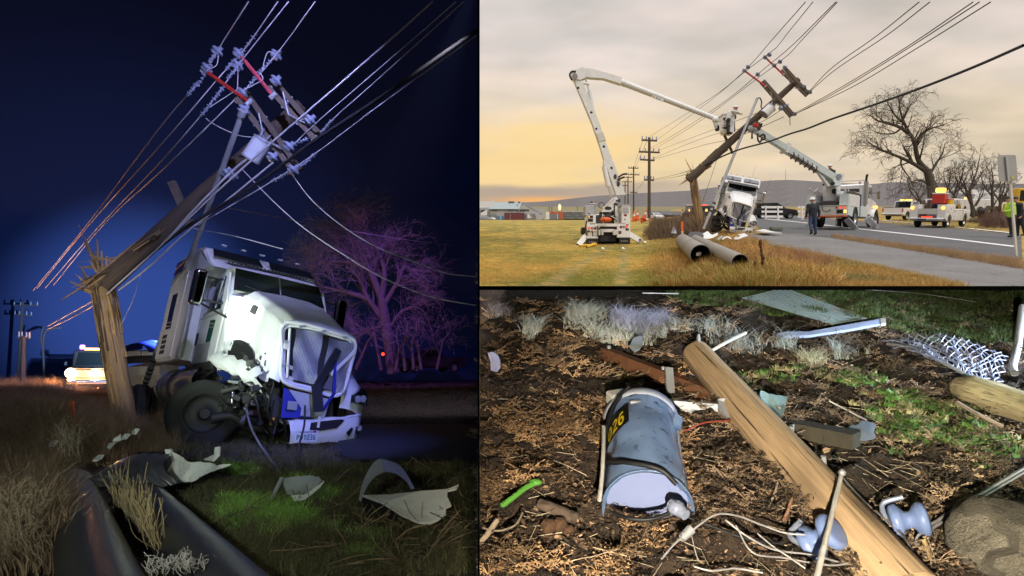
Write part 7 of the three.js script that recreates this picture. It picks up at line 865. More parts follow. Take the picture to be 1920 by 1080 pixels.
  p('lower_boom_section', boomM, (b) => b.beam(Bm(0, 0), Bm(0.62, 0), 0.42, 0.40)); p('upper_boom_section', boomM, (b) => b.beam(Bm(0.6, 0), Bm(0.97, 0), 0.32, 0.32)); p('boom_rail', M.offwhite, (b) => b.beam(Bm(0.02, 5), Bm(0.62, 5), 0.1, 0.06)); p('boom_collar', M.whiteDull, (b) => b.beam(Bm(0.60, 0), Bm(0.625, 0), 0.52, 0.56)); p('lift_cylinder', M.whiteDull, (b) => b.cyl(L(1552, 349, dd - 0.3), Bm(0.28, -4), 0.11, 0.09, 12)); p('cylinder_rod', M.chrome, (b) => b.cyl(Bm(0.28, -4), Bm(0.38, -6), 0.05, 0.05, 10));
  { const a = new B(), n = 90, rows = []; const c0 = Bm(0.58, -9.5), c1 = Bm(0.26, -9.0), ax = c1.clone().sub(c0).normalize(), u = ax.clone().cross(V(0, 0, 1)).normalize(), v = ax.clone().cross(u); for (let i = 0; i <= n; i++) { const w = i / n * 6.2832 * 6, c = c0.clone().lerp(c1, i / n), r = V(0, 0, 0).addScaledVector(u, Math.cos(w)).addScaledVector(v, Math.sin(w)); rows.push([c.clone().addScaledVector(r, 0.04), c.clone().addScaledVector(r, 0.24)]); } a.skin(rows); a.cyl(c0, c1, 0.05, 0.05, 10); a.build('auger', mat(0.13, 0.07, 0.045, 0.6, { metalness: 0.4 }), t); p('auger_stay', M.offwhite, (b) => { b.beam(Bm(0.6, -11), Bm(0.6, 2), 0.1, 0.1, V(0, 0, 1)); b.beam(Bm(0.25, -11), Bm(0.25, 2), 0.1, 0.1, V(0, 0, 1)); }); }
  { const ct = textTexture(512, 64, (g, w, h) => { g.fillStyle = '#b9c4c3'; g.fillRect(0, 0, w, h); g.fillStyle = '#101214'; g.font = 'bold 62px sans-serif'; g.fillText('COMMANDER', 24, 55); }); const s = L(1500, 295, 30).sub(L(1500, 295, 31)).normalize().multiplyScalar(0.36); const m = new THREE.Mesh(Q(Bm(0.50, -2).add(s), Bm(0.26, -2).add(s), Bm(0.26, 4).add(s), Bm(0.50, 4).add(s)), new THREE.MeshStandardMaterial({ map: ct, roughness: 0.6, side: THREE.DoubleSide })); m.name = 'boom_lettering'; t.add(m); }
  p('boom_tip', M.galv, (b) => { b.rbox(0.5, 0.34, 0.5, ...Bm(0.985, 0).toArray(), 0.1); b.cyl(Bm(1.0, -2).add(V(-.2, 0, 0)), Bm(1.0, -2).add(V(.2, 0, 0)), 0.2, 0.2, 14); }); p('pole_claw', M.chassis, (b) => { b.tube([L(1412, 236, tipD), L(1418, 230, tipD), L(1426, 236, tipD)], 0.09, 7, 14); b.tube([L(1416, 244, tipD), L(1424, 240, tipD), L(1428, 232, tipD)], 0.07, 7, 14); b.rbox(0.35, 0.3, 0.3, ...L(1419, 239, tipD).toArray(), 0.06); }); p('tip_winch', M.red, (b) => b.rbox(0.28, 0.24, 0.3, ...L(1417, 235, tipD - 0.2).toArray(), 0.06)); p('tip_hose', M.black, (b) => b.tube([L(1421, 250, tipD - 0.3), L(1421, 262, tipD - 0.3), L(1425, 267, tipD - 0.3), L(1429, 258, tipD - 0.3)], 0.05, 6, 14)); p('tip_cables', M.black, (b) => { b.tube([L(1424, 256, tipD - 0.2), L(1432, 252, tipD - 0.2), L(1434, 260, tipD - 0.2), L(1428, 262, tipD - 0.2)], 0.06, 6, 12); }); p('hook', M.dark, (b) => b.cyl(L(1410, 248, tipD), L(1410, 260, tipD), 0.04, 0.06, 8));
  const ground = (px, py) => L(px, py, 35.2); for (const [x0, y0, x1, y1] of [[1587, 411, 1605, 430.5], [1625, 409, 1642, 426], [1520, 420, 1511, 432]]) { p('outrigger', M.galv, (b) => b.beam(L(x0, y0, 35), ground(x1, y1), 0.32, 0.14, V(0, 0, 1))); p('outrigger_foot', M.galv, (b) => b.beam(ground(x1 - 4, y1 + 0.6), ground(x1 + 4, y1 + 0.6), 0.4, 0.06)); }
}
// ---------------------------------------------------------------- dawn: the snapped pole, conduit, pipes, wreckage
{
  const d = 34.5, foot = A(1316, 437, d), top = A(1298, 330, d);
  buildStump('snapped brown pole stump beside the wrecked truck at dawn', foot, top, 0.215, 0.205, [A(1284, 296, d), A(1288, 306, d), A(1297, 302, d), A(1286, 322, d), A(1300, 318, d), A(1304, 326, d)], null);
  const e = 33.6;
  buildFallenPole('broken dark power pole slanting over the truck against the dawn sky', {
    butt: A(1291, 338, d), tip: A(1497, 149, 33.5), r0: 0.26, r1: 0.16, split: 3, aw: 0.13, hr: 0.05, bs: 1.3, k: 1.8, canM: M.whiteDull,
    tips: [A(1272, 348, d), A(1275, 346, d), A(1279, 345, d), A(1287, 324, d), A(1286, 330, d), A(1280, 341, d), A(1310, 306, d - .3), A(1325, 296, d - .3), A(1283, 336, d)],
    arms: [[A(1464, 132, 33.9), A(1513, 180, 33.9)], [A(1471, 127, 33.2), A(1516.7, 176.7, 33.2)], [A(1426.7, 154, 33.9), A(1483, 219, 33.9)], [A(1431, 151, 33.2), A(1488, 216, 33.2)]],
    hot: [[A(1396.7, 133, 33.3), A(1436.7, 163, 33.1), M.red], [A(1435.5, 108, 33.3), A(1470, 141, 33.1), M.red]],
    braces: [[A(1445, 172, 33.1), A(1448, 189, 33.2)], [A(1452, 195, 33.2), A(1468, 200, 33.1)], [A(1479, 149, 33.1), A(1482, 158, 33.2)], [A(1487, 164, 33.2), A(1499, 168, 33.1)]],
    stub: [[A(1356.7, 250, 34.4), A(1374, 288, 34.4)]],
    bells: [A(1396, 132, 33.2), A(1403, 125, 33.2), A(1435, 107, 33.2), A(1443, 102, 33.2), A(1452, 122, 33.2), A(1421, 139, 33.2), A(1475, 198, 33.0), A(1464, 203, 33.0), A(1508, 162, 33.1), A(1472, 126, 33.1), A(1463, 115, 33.1), A(1519, 172, 33.1), A(1490, 213, 33.1)],
    can: [A(1432, 215, 33.0), A(1446, 202, 33.0), 0.26], num: null,
  });
  const p = A(1319, 430, 33.2), q = A(1420, 184, 33.6), b = new B(p); b.cyl(p, q, 0.085, 0.075, 12); const t = thing('riser_conduit', 'grey riser pipe leaning from the ground past the pole at dawn', 'pipe', p); b.build('conduit', M.galv, t); for (const k of [0.13, 0.16, 0.19]) { const s = new B(p); s.cyl(p.clone().lerp(q, k), p.clone().lerp(q, k + 0.012), 0.1, 0.1, 12); s.build('band', M.black, t); } { const s = new B(p); s.tube([q, A(1425, 184, 33.6), A(1428, 192, 33.6), A(1427, 200, 33.6), A(1431, 206, 33.4)], 0.035, 6, 18); s.build('cable_tail', M.black, t); }
  const pipeR = mat(0.25, 0.23, 0.195, 0.7, { map: mottle1 });
  const p1 = pipe('drain_pipe', 'thicker grey drain pipe lying in the grass, left of the pair, tag in its mouth', A(1280, 452, 27), A(1314, 478, 17.9), 0.315, { m: pipeR, bands: [0.32, 0.62, 0.66] });
  { const c = A(1314, 478, 17.9), g = new B(c); g.plate([A(1305, 474, 18.1), A(1314, 472, 18.1), A(1315, 478, 18.1), A(1306, 480, 18.1)], 0.01); g.build('white_tag', M.whiteDull, p1).position.add(c.clone().sub(p1.position)); }
  pipe('drain_pipe', 'thinner grey drain pipe lying in the grass, right of the pair', A(1304, 449, 26), A(1388, 492, 13.9), 0.195, { m: pipeR, bands: [0.3, 0.52] });
  sheetDebris('crushed_pipe_end', 'crushed black pipe end in front of the dawn stump', [{ n: 'ridged_shell', m: M.dark, rows: edgeRows([A(1288, 442, 27), A(1296, 435, 27.5), A(1308, 434, 28), A(1320, 437, 27.5)], [A(1290, 447, 26), A(1300, 449, 25.5), A(1312, 450, 25), A(1324, 446, 25.5)], 6, 22, 0.06, 3), pts: [A(1290, 447, 26)] }]);
  sheetDebris('torn_fender', 'crumpled white fender piece below the dawn truck wheel', [{ n: 'torn_sheet', m: M.whiteDull, rows: edgeRows([A(1318, 437, 26), A(1326, 434, 26), A(1336, 440, 26), A(1345, 437, 26)], [A(1319, 447, 25), A(1328, 448, 25), A(1338, 445, 25), A(1346, 441, 25.5)], 6, 14, 0.1, 7), pts: [A(1319, 447, 25)] }]);
  sheetDebris('body_debris', 'torn white body panel lying on the grass in front of the dawn truck', [{ n: 'panel', m: M.white, pts: [A(1376, 449, 24.5), A(1388, 444, 25), A(1384, 440, 26), A(1395, 438, 26), A(1403, 442, 25.5), A(1392, 446, 25), A(1384, 450, 24.4)], t: 0.04 }, { n: 'panel_fold', m: M.offwhite, pts: [A(1376, 449, 24.5), A(1383, 444, 25.2), A(1378, 445, 25.2)], t: 0.03 }]);
  sheetDebris('body_debris', 'flat white panel lying on the path right of the dawn truck', [{ n: 'panel', m: M.white, pts: [GR(1417, 440, 0.18), GR(1432, 438, 0.22), GR(1452, 441.5, 0.16), GR(1466, 443, 0.15), GR(1430, 443, 0.2)], t: 0.05 }]);
  sheetDebris('bent_strip', 'small bent pale strip on the grass under the dawn bumper', [{ n: 'strip', m: M.offwhite, rows: edgeRows([A(1354, 446, 25), A(1362, 443, 25.3), A(1370, 445, 25)], [A(1355, 449, 24.6), A(1363, 446, 24.8), A(1372, 448, 24.6)], 3, 10, 0.06, 9), pts: [A(1354, 446, 25)] }]);
  { const a = A(1346, 450, 24.5), k = new B(a); k.beam(a, A(1354, 443, 25.5), 0.08, 0.04); single('metal_strip', 'thin grey strip pointing at the dawn bumper', 'debris', k, M.galv, a); }
  { const a = GR(1455, 436, 0.12), k = new B(), t2 = thing('grey_crate', 'low grey green crate on the road edge between truck and walking man', 'crate', a); k.rbox(0.62, 0.2, 0.4, 0, 0.1, 0, 0.04); k.build('crate', mat(0.17, 0.19, 0.15, 0.8, { map: mottle1 }), t2); new B().box(0.5, 0.02, 0.3, 0, 0.21, 0).build('lid', mat(0.22, 0.24, 0.18, 0.8), t2); }
  { const a = A(1279.5, 439, 26), t2 = thing('marker_stake', 'orange topped marker stake in the brush left of the dawn stump', 'stake', a); new B(a).beam(a, A(1279, 415.5, 26), 0.09, 0.04, V(0, 0, 1)).build('stake', M.orange, t2); new B(a).beam(A(1279.3, 434, 25.97), a, 0.095, 0.045, V(0, 0, 1)).build('stake_foot', M.offwhite, t2); }
  sheetDebris('grey_scrap', 'grey scrap of plastic in the brush left of the orange stake', [{ n: 'scrap', m: M.galv, pts: [A(1258, 437, 26), A(1263, 424, 26), A(1267, 431, 26.3), A(1268, 438, 25.8)], t: 0.03 }]);
  for (const [x, y, w] of [[1209, 458, 'beside the right outrigger'], [1168, 470, 'on the worn track behind the bucket truck'], [1130, 470, 'on the grass strip behind the bucket truck'], [1264, 446, 'by the drain pipe end']]) sheetDebris('white_scrap', 'small white scrap ' + w, [{ n: 'scrap', m: M.whiteDull, pts: [GR(x - 3, y, 0.12), GR(x, y - 1, 0.15), GR(x + 4, y, 0.1), GR(x + 1, y + 1.2, 0.1)], t: 0.03 }]);
  const stalk = (label, pts, r) => { const P = pts.map(([x, y]) => A(x, y, 12.9)), k = new B(P[0]); k.tube(P, r * 0.5, 5, 20); for (let i = 0; i < 46; i++) { const u = Math.pow(rnd(), 0.8), a = P[0].clone().lerp(P[P.length - 1], lerp(0.3, 1, u)); k.sph(a.add(V(gauss() * r * 1.6, 0, gauss() * r * 1.6)), r * rr(0.7, 1.4) * (1.2 - 0.6 * u), 1, 1.8, 1, 5); } return single('dock_stalk', label, 'plant', k, mat(0.10, 0.045, 0.025, 0.9), P[0]); };
  stalk('thick dark seed stalk standing in the grass below the path', [[1433, 517], [1429, 495], [1426, 470], [1425, 450]], 0.02); stalk('thin brown seed stalk left of the thick dark one', [[1416.5, 524], [1416, 505], [1415, 490]], 0.012); stalk('short dark seed stalk at the bottom edge near the path', [[1494, 537], [1494, 526], [1493, 519]], 0.014); stalk('short dark stalk close to the thick one, on its right', [[1437, 513], [1436, 508], [1437, 503]], 0.012);
}
const wireR = mat(0.045, 0.03, 0.03, 0.6), D = ', dawn side';
const wr = (l, p, r = 0.018, m = wireR, c) => wire(l + D, p, r, m, c);
wr('left wire of the top pair rising to the top edge', [[1208, 262, 95], [1300, 205, 60], [1390, 139, 33.4], [1403, 126, 33.2], [1450, 72, 27], [1510, 4, 21]]);
wr('second wire of the top pair, past the upper red arm', [[1232, 262, 95], [1330, 190, 55], [1425, 113, 33.4], [1444, 100, 33.2], [1480, 58, 28], [1524, 4, 22]]);
wr('wire tied under the left red arm, rising to the top centre', [[1212, 283, 95], [1300, 230, 55], [1401, 157, 33.3], [1421, 139, 33.1], [1480, 90, 27], [1567, 4, 20]]);
wr('wire just right of the top centre one', [[1220, 284, 95], [1330, 215, 48], [1440, 132, 33.3], [1464, 115, 33.1], [1510, 68, 27], [1570, 4, 20]]);
wr('wire from the upper crossarm end, left of its pair', [[1515, 174, 33.2], [1560, 127, 27], [1640, 70, 22], [1723, 4, 17]]);
wr('wire from the upper crossarm end, right of its pair', [[1519, 171, 33.2], [1570, 128, 27], [1660, 68, 22], [1743, 4, 17]]);
wr('left wire of the long triple from the lower crossarm end', [[1488, 214, 33.2], [1580, 162, 27], [1700, 88, 21], [1824, 4, 16]]);
wr('middle wire of the long triple from the lower crossarm end', [[1486, 217, 33.1], [1580, 166, 27], [1700, 92, 21], [1836, 4, 16]]);
wr('right wire of the long triple from the lower crossarm end', [[1495, 212, 33.1], [1600, 162, 27], [1720, 90, 21], [1857, 4, 16]]);
wr('thick black cable sagging across the sky to the right edge', [[1286, 330, 34.6], [1330, 305, 34], [1379, 283, 33], [1441, 265.5, 31], [1481, 251, 29], [1514, 241, 27.5], [1560, 223, 25.5], [1640, 196, 23], [1740, 160, 20], [1830, 124, 18], [1919, 85, 16]], 0.045, M.cable, 'cable');
wr('wire from the far pole to the lower crossarm end', [[1222, 298, 95], [1330, 255, 55], [1420, 232, 40], [1470, 203, 33.4]]);
wr('wire from the far pole to below the transformer', [[1232, 283, 95], [1330, 246, 55], [1430, 208, 33.6]]);
wr('wire from the far pole to the derrick tip', [[1222, 300, 95], [1320, 272, 55], [1400, 250, 36], [1470, 219, 33]]);
wr('low wire from far pole crosspiece to the stump, upper one', [[1225, 336, 95], [1265, 328, 60], [1298, 318, 35]]);
wr('low wire from far pole crosspiece to the stump, lower one', [[1226, 337, 95], [1265, 332, 60], [1293, 325, 35]]);
wr('outer left wire between the two far poles', [[1206, 262, 95], [1196, 290, 130], [1189, 313, 165]], 0.03);
wr('second wire between the two far poles', [[1214, 262, 95], [1200, 294, 130], [1191, 314, 165]], 0.03);
wr('slack wire hanging from the far pole crosspiece', [[1209, 336, 95], [1200, 350, 120], [1191, 357, 165]], 0.03);
wr('short jumper loop below the lower crossarm end', [[1481, 219, 33.1], [1481, 228, 33.1], [1481.5, 235, 33.1]], 0.02);
wr('thin stay wire hanging right of the stump', [[1344, 300, 33.6], [1334, 330, 33.6], [1316, 382, 33.6]], 0.012);
farPole('utility_pole', 'tall dark pole with three crossarms standing behind the brush at dawn', A(1217, 409, 98), A(1217.5, 258, 98), 0.28, [[1203, 262.5, 1232, 264], [1198, 284.5, 1237, 286], [1200, 299, 1227, 301], [1208, 337, 1226, 338]], M.woodPole, 98);
farPole('utility_pole', 'second pole of the far row, left of the tall one', A(1188, 408, 170), A(1188, 312, 170), 0.26, [[1178, 315, 1197, 315.5], [1177, 327, 1199, 328], [1181, 361, 1195, 361.5]], M.woodPole, 170);
farPole('utility_pole', 'third pole of the far row, between the truck boom and the second', A(1177.5, 404, 240), A(1177.5, 330, 240), 0.28, [[1170, 333, 1186, 333], [1171, 341, 1185, 341]], M.woodPole, 240);
farPole('utility_pole', 'fourth and farthest pole of the far row', A(1172, 402, 300), A(1172, 339, 300), 0.3, [[1166, 341, 1178, 341], [1167, 348, 1177, 348]], M.woodPole, 300);
// ---------------------------------------------------------------- dawn: sign, trees
{ const d = 17.2, p = A(1906, 483, d), t = thing('road_sign', 'leaning road sign seen from its plain grey back', 'road sign', p); new B(p).beam(p, A(1891, 300, d), 0.055, 0.05, V(0, 0, 1)).build('post', M.offwhite, t); const c = (x, y, z = 0) => A(x, y, d - 0.08 + z); const pts = [[1872.5, 291], [1902, 290.5], [1904.5, 292.5], [1908, 336], [1905.5, 339], [1876, 340.5], [1873, 338], [1870.5, 294]].map(([x, y]) => c(x, y)); new B(p).plate(pts, 0.012).build('panel', mat(0.36, 0.36, 0.34, 0.55, { map: mottle1, metalness: 0.2 }), t); new B(p).beam(c(1886.5, 293, -0.04), c(1891, 340, -0.04), 0.05, 0.04, V(0, 0, 1)).build('channel', M.galv, t); new B(p).plate([c(1896, 331, -0.02), c(1900, 331, -0.02), c(1900.5, 335, -0.02), c(1896.5, 335, -0.02)], 0.006).build('yellow_sticker', M.yellow, t); }
{ const d = 46, P = (x, y, z = 0) => A(x, y, d + z);
  bareTree('bare_tree', 'large bare leaning tree against the dawn sky behind the utility pickup', null, P(1751, 407), { p: [P(1751, 407), P(1749, 380), P(1745, 345), P(1738, 318)], r0: 0.38, r1: 0.27 },
    [{ p: [P(1738, 320), P(1722, 300), P(1714, 265), P(1700, 240), P(1690, 215), P(1684, 178)], r0: .22, r1: .035 }, { p: [P(1737, 322), P(1715, 308), P(1690, 296), P(1660, 284), P(1648, 279), P(1644, 264)], r0: .17, r1: .03 }, { p: [P(1706, 252), P(1690, 240), P(1668, 232), P(1645, 226), P(1630, 215)], r0: .16, r1: .03 }, { p: [P(1716, 270), P(1730, 250), P(1748, 240), P(1768, 235)], r0: .14, r1: .03 }, { p: [P(1742, 330), P(1756, 305), P(1766, 290), P(1772, 268)], r0: .12, r1: .025 }, { p: [P(1694, 222), P(1705, 200), P(1712, 190)], r0: .1, r1: .02 }, { p: [P(1697, 232), P(1680, 218), P(1668, 200), P(1660, 185)], r0: .1, r1: .02 }, { p: [P(1712, 308), P(1700, 285), P(1695, 276), P(1708, 274)], r0: .12, r1: .03 }, { p: [P(1690, 296), P(1690, 310), P(1706, 335), P(1712, 350)], r0: .08, r1: .02 }, { p: [P(1655, 282), P(1636, 272), P(1624, 262)], r0: .09, r1: .02 }, { p: [P(1745, 350), P(1728, 338), P(1712, 340), P(1700, 352)], r0: .09, r1: .02 }, { p: [P(1690, 240), P(1676, 250), P(1650, 250), P(1632, 243)], r0: .09, r1: .02 }],
    { dens: [2.3, 2.8, 3.4, 4.2], len: [2.0, 1.3, 0.8, 0.5], lift: 0.2, droop: 0.35, rmin: 0.0125 });
  const st = [[[1782, 403], [1790, 360], [1808, 310], 'first to the right of the leaning tree'], [[1776, 404], [1772, 365], [1782, 318], 'close to the right of the leaning tree'], [[1825, 404], [1818, 355], [1838, 290], 'tallest of the small ones'], [[1830, 400], [1812, 360], [1800, 330], 'crooked, in the middle of the small ones'], [[1862, 402], [1860, 360], [1858, 312], 'upright, left of the sign'], [[1874, 402], [1876, 370], [1884, 335], 'right beside the sign'], [[1738, 395], [1722, 370], [1706, 350], 'thin, left of the leaning tree']];
  st.forEach(([a, b, c, w], i) => bareTree('bare_sapling', 'small bare tree ' + w, 'small bare trees by the big leaning one', P(a[0], a[1], 4), { p: [P(a[0], a[1] + 4, 4), P(b[0], b[1], 4)], r0: 0.15, r1: 0.09 }, [{ p: [P(b[0], b[1], 4), P((b[0] + c[0]) / 2 + 3, (b[1] + c[1]) / 2, 4), P(c[0], c[1], 4)], r0: .09, r1: .02 }, { p: [P(b[0], b[1] + 8, 4), P(b[0] - 16, b[1] - 14, 4), P(b[0] - 22, b[1] - 40, 4)], r0: .07, r1: .02 }, { p: [P(b[0], b[1] + 4, 4), P(b[0] + 14, b[1] - 14, 4), P(b[0] + 24, b[1] - 34, 4)], r0: .07, r1: .02 }, { p: [P(a[0], a[1] - 14, 4), P(a[0] + 12, a[1] - 36, 4), P(a[0] + 18, a[1] - 60, 4)], r0: .06, r1: .02 }], { dens: [1.8, 2.4, 2.8, 3.4], len: [1.6, 1.0, 0.65, 0.4], lift: 0.35, droop: 0.1, rmin: 0.0125 }));
}
{ const p = A(1473, 338, 1500), b = new B(p); b.cyl(p, A(1473, 317, 1500), 0.7, 0.4, 6); single('radio_mast', 'thin radio mast on the hilltop above the barrier', 'mast', b, M.galv, p); }
// ================================================================ the bank with the fallen transformer (lower right)
lamp('unseen_lamp', 'unseen warm lamp beside the camera, lighting the fallen transformer', V(0.03, -0.34, 0.26), V(1.25, -0.95, -2.85), [1.0, 0.88, 0.70], 64, 0.62, 1, 0.9);  // unseen key light for the bank, its source not known
lamp('unseen_lamp', 'added cool lamp beyond the right edge, brightening the frosted shrub', V(4.6, -0.12, -2.2), A(1200, 600, 4.6), [0.62, 0.74, 1.0], 75, 0.60, 1, 1);  // added cool light for the far shrubs
lamp('unseen_lamp', 'added greenish fill lamp beyond the right edge, for the leafy ground', V(3.6, -0.12, -0.8), A(1690, 740, 3.3), [0.80, 1.0, 0.72], 17, 0.5, 1, 1);  // added fill, no such lamp is seen
const bumpB = (x, z) => 0.10 * fbm(x * 1.6, z * 1.6, 11, 4) + 0.10 * fbm(x * 6, z * 6, 3, 4) + 0.02 * fbm(x * 25, z * 25, 5, 2);
const PB = (px, py, up = 0) => { const p = GB(px, py); p.y += bumpB(p.x, p.z) * sst(5.2, 4.6, -p.z) + up; return p; };
{
  const g = groundSheet('ground', mat(0.060, 0.042, 0.028, 0.97, { map: soil1, bumpMap: cl(tSoil, 1.4), bumpScale: 0.03 }), -0.0545, 1.25, 460, 0.75, 5.27, 520, (x, d) => gyB(d) + bumpB(x, -d) * sst(5.2, 4.6, d) - 0.025);
  const b = new B(); b.plate([V(-0.29, gyB(5.27) - 0.03, -5.28), V(6.6, gyB(5.27) - 0.03, -5.28), V(6.6, -1.4, -5.5), V(-0.29, -1.4, -5.5)], 0.04); struct(b.build('bank_edge', M.soilDark, null));
}
// litter, dry plants, greens
{
  const chip = new THREE.BufferGeometry(); chip.setAttribute('position', new THREE.Float32BufferAttribute([-1, 0, -.4, 0.2, 0.25, -.5, 1, .1, .1, -1, 0, -.4, 1, .1, .1, 0.1, 0.3, .5, -1, 0, -.4, .1, .3, .5, -.7, .1, .35], 3)); chip.computeVertexNormals(); boxUV(chip);
  const it = []; for (let i = 0; i < 42000; i++) { const px = rr(898, 1925), py = lerp(546, 1085, Math.pow(rnd(), 0.9)); const p = PB(px, py, -0.012), dens = fbm(p.x * 2.2, p.z * 2.2, 21, 3); if (dens < rr(-0.16, 0.26)) continue; const k = rnd() < 0.16 ? rr(1.2, 3.4) : rr(0.2, 1.0), s = 0.003 + 0.013 * Math.pow(rnd(), 2.6) * (rnd() < 0.05 ? 1.7 : 1); it.push({ m: place(p, s, rr(0, 6.28), rr(-0.8, 0.8), rr(-0.8, 0.8)), c: [0.15 * k, 0.098 * k, 0.058 * k] }); }
  scatter('leaf_litter', chip, mat(1, 1, 1, 0.9), it, 'dry leaf litter and clods over the dark bank', 'leaf litter');
  const tw = new B(); for (let i = 0; i < 9; i++) { const a = rr(0, 6.28), L = rr(0.04, 0.1), q = V(Math.cos(a) * L, rr(0.02, 0.09), Math.sin(a) * L); tw.tube([V(0, 0, 0), q.clone().multiplyScalar(0.5).add(V(0, 0.015, 0)), q], 0.0018, 3, 4); for (let k = 0; k < 4; k++) { const c = q.clone().multiplyScalar(rr(0.5, 1)); tw.sph(c.add(V(rr(-.012, .012), rr(-.006, .014), rr(-.012, .012))), rr(0.003, 0.007), 1, 0.7, 1, 4); } }
  const tg = mergeGeometries(tw.a), dt = [];
  for (let i = 0; i < 4600; i++) { const px = rr(898, 1925), py = lerp(560, 1085, rnd()); const p = PB(px, py, -0.01), n = fbm(p.x * 1.9, p.z * 1.9, 31, 3); const bare = Math.hypot((px - 1030) / 130, (py - 990) / 75) < 1 || Math.hypot((px - 1400) / 220, (py - 1050) / 60) < 1 || Math.hypot((px - 1590) / 150, (py - 890) / 70) < 1; if (n < rr(-0.25, 0.25) || bare) continue; const k = rr(0.1, 1) * rr(0.3, 2.0); dt.push({ m: place(p, V(1, rr(0.4, 1.0), 1).multiplyScalar(rr(0.35, 1.05))), c: [(px < 1300 ? 0.52 : 0.38) * k, (px < 1300 ? 0.33 : 0.27) * k, 0.17 * k] }); }
  const sk = []; for (let i = 0; i < 1500; i++) { const px = rr(898, 1925), py = lerp(556, 1085, rnd()), p = PB(px, py, 0.004), k = rr(0.2, 1.5), n = fbm(p.x * 1.5, p.z * 1.5, 41, 3); if (n < rr(-0.2, 0.2)) continue; sk.push({ m: m4(p.x, p.y, p.z, rr(-0.5, 0.3), rr(0, 6.28), rr(-0.3, 0.3), V(1, 1, rr(0.03, 0.13))), c: [0.40 * k, 0.33 * k, 0.23 * k] }); }
  scatter('dry_stalks', new THREE.CylinderGeometry(0.0012, 0.002, 1, 5).rotateX(Math.PI / 2), mat(1, 1, 1, 0.85), sk, 'pale dry stalks lying over the dark bank', 'stalks');
  scatter('dry_plants', tg, mat(1, 1, 1, 0.85), dt, 'dry brown seed plants covering the bank', 'dry plants');
  const gr = [], leaf = bladeTuft(16, 0.05, 0.045, 0.013, 1.4, 2); const spots = [[1600, 715, 45, 14, 230], [1740, 800, 90, 26, 520], [1850, 845, 60, 20, 240], [1680, 760, 60, 20, 180], [1450, 700, 60, 14, 90], [1780, 760, 60, 16, 140], [1880, 820, 30, 14, 80]];
  for (const [x, y, sx, sy, n] of spots) for (let i = 0; i < n; i++) { const px = x + gauss() * sx, py = y + gauss() * sy; if (py < 560 || px > 1925 || fbm(px * 0.035, py * 0.06, 7, 3) < rr(-0.12, 0.16)) continue; const p = PB(px, py, -0.006), k = rr(0.5, 1.5), ye = rnd() < 0.35 ? 1 : 0; gr.push({ m: place(p, rr(0.6, 1.3)), c: [lerp(0.10, 0.34, ye) * k, lerp(0.20, 0.31, ye) * k, lerp(0.04, 0.15, ye) * k] }); }
  scatter('green_weeds', leaf, mat(1, 1, 1, 0.7), gr, 'bright green low weeds right of the fallen pole', 'weeds');
  const fg = []; for (let i = 0; i < 5200; i++) { const px = rr(1250, 1925), py = rr(544, 640); if (py > 556 + (px - 1250) * 0.15 || (py > 600 && px < 1600)) continue; const p = PB(px, py, -0.01), k = rr(0.5, 1.3); fg.push({ m: place(p, rr(0.6, 1.1)), c: [0.085 * k, 0.13 * k, 0.035 * k] }); }
  scatter('lawn', bladeTuft(12, 0.05, 0.05, 0.006, 1, 2), mat(1, 1, 1, 0.85), fg, 'dark green lawn at the top of the bank, on the right', 'lawn');
  const fr = [], spike = bladeTuft(18, 0.22, 0.05, 0.006, 1.5, 3); for (const [x, y, sx, sy, n, w] of [[1095, 602, 30, 14, 90, 0], [1190, 608, 36, 14, 110, 1], [1000, 622, 22, 8, 16, 0], [1140, 636, 60, 9, 30, 0], [1290, 628, 60, 10, 20, 2], [1390, 648, 60, 10, 16, 2], [1522, 680, 15, 7, 44, 3], [1470, 646, 40, 8, 8, 2], [930, 590, 30, 14, 16, 4], [1570, 664, 40, 10, 8, 2], [1240, 600, 20, 8, 14, 1]]) for (let i = 0; i < n; i++) { const p = PB(x + gauss() * sx, Math.max(562, y + gauss() * sy), -0.01), c = [[0.62, 0.62, 0.52], [0.55, 0.56, 0.72], [0.42, 0.45, 0.42], [0.60, 0.58, 0.40], [0.30, 0.25, 0.24]][w], k = rr(0.6, 1.3); fr.push({ m: place(p, rr(0.5, 1.05) * (w === 3 ? 0.75 : 1) * Math.min(1, (4.95 + p.z + 0.3) * 0.9 + 0.25)), c: c.map((v) => v * k) }); }
  scatter('frosted_shrubs', spike, mat(1, 1, 1, 0.8), fr, 'pale frosted shrubs along the top of the bank', 'shrubs');
}
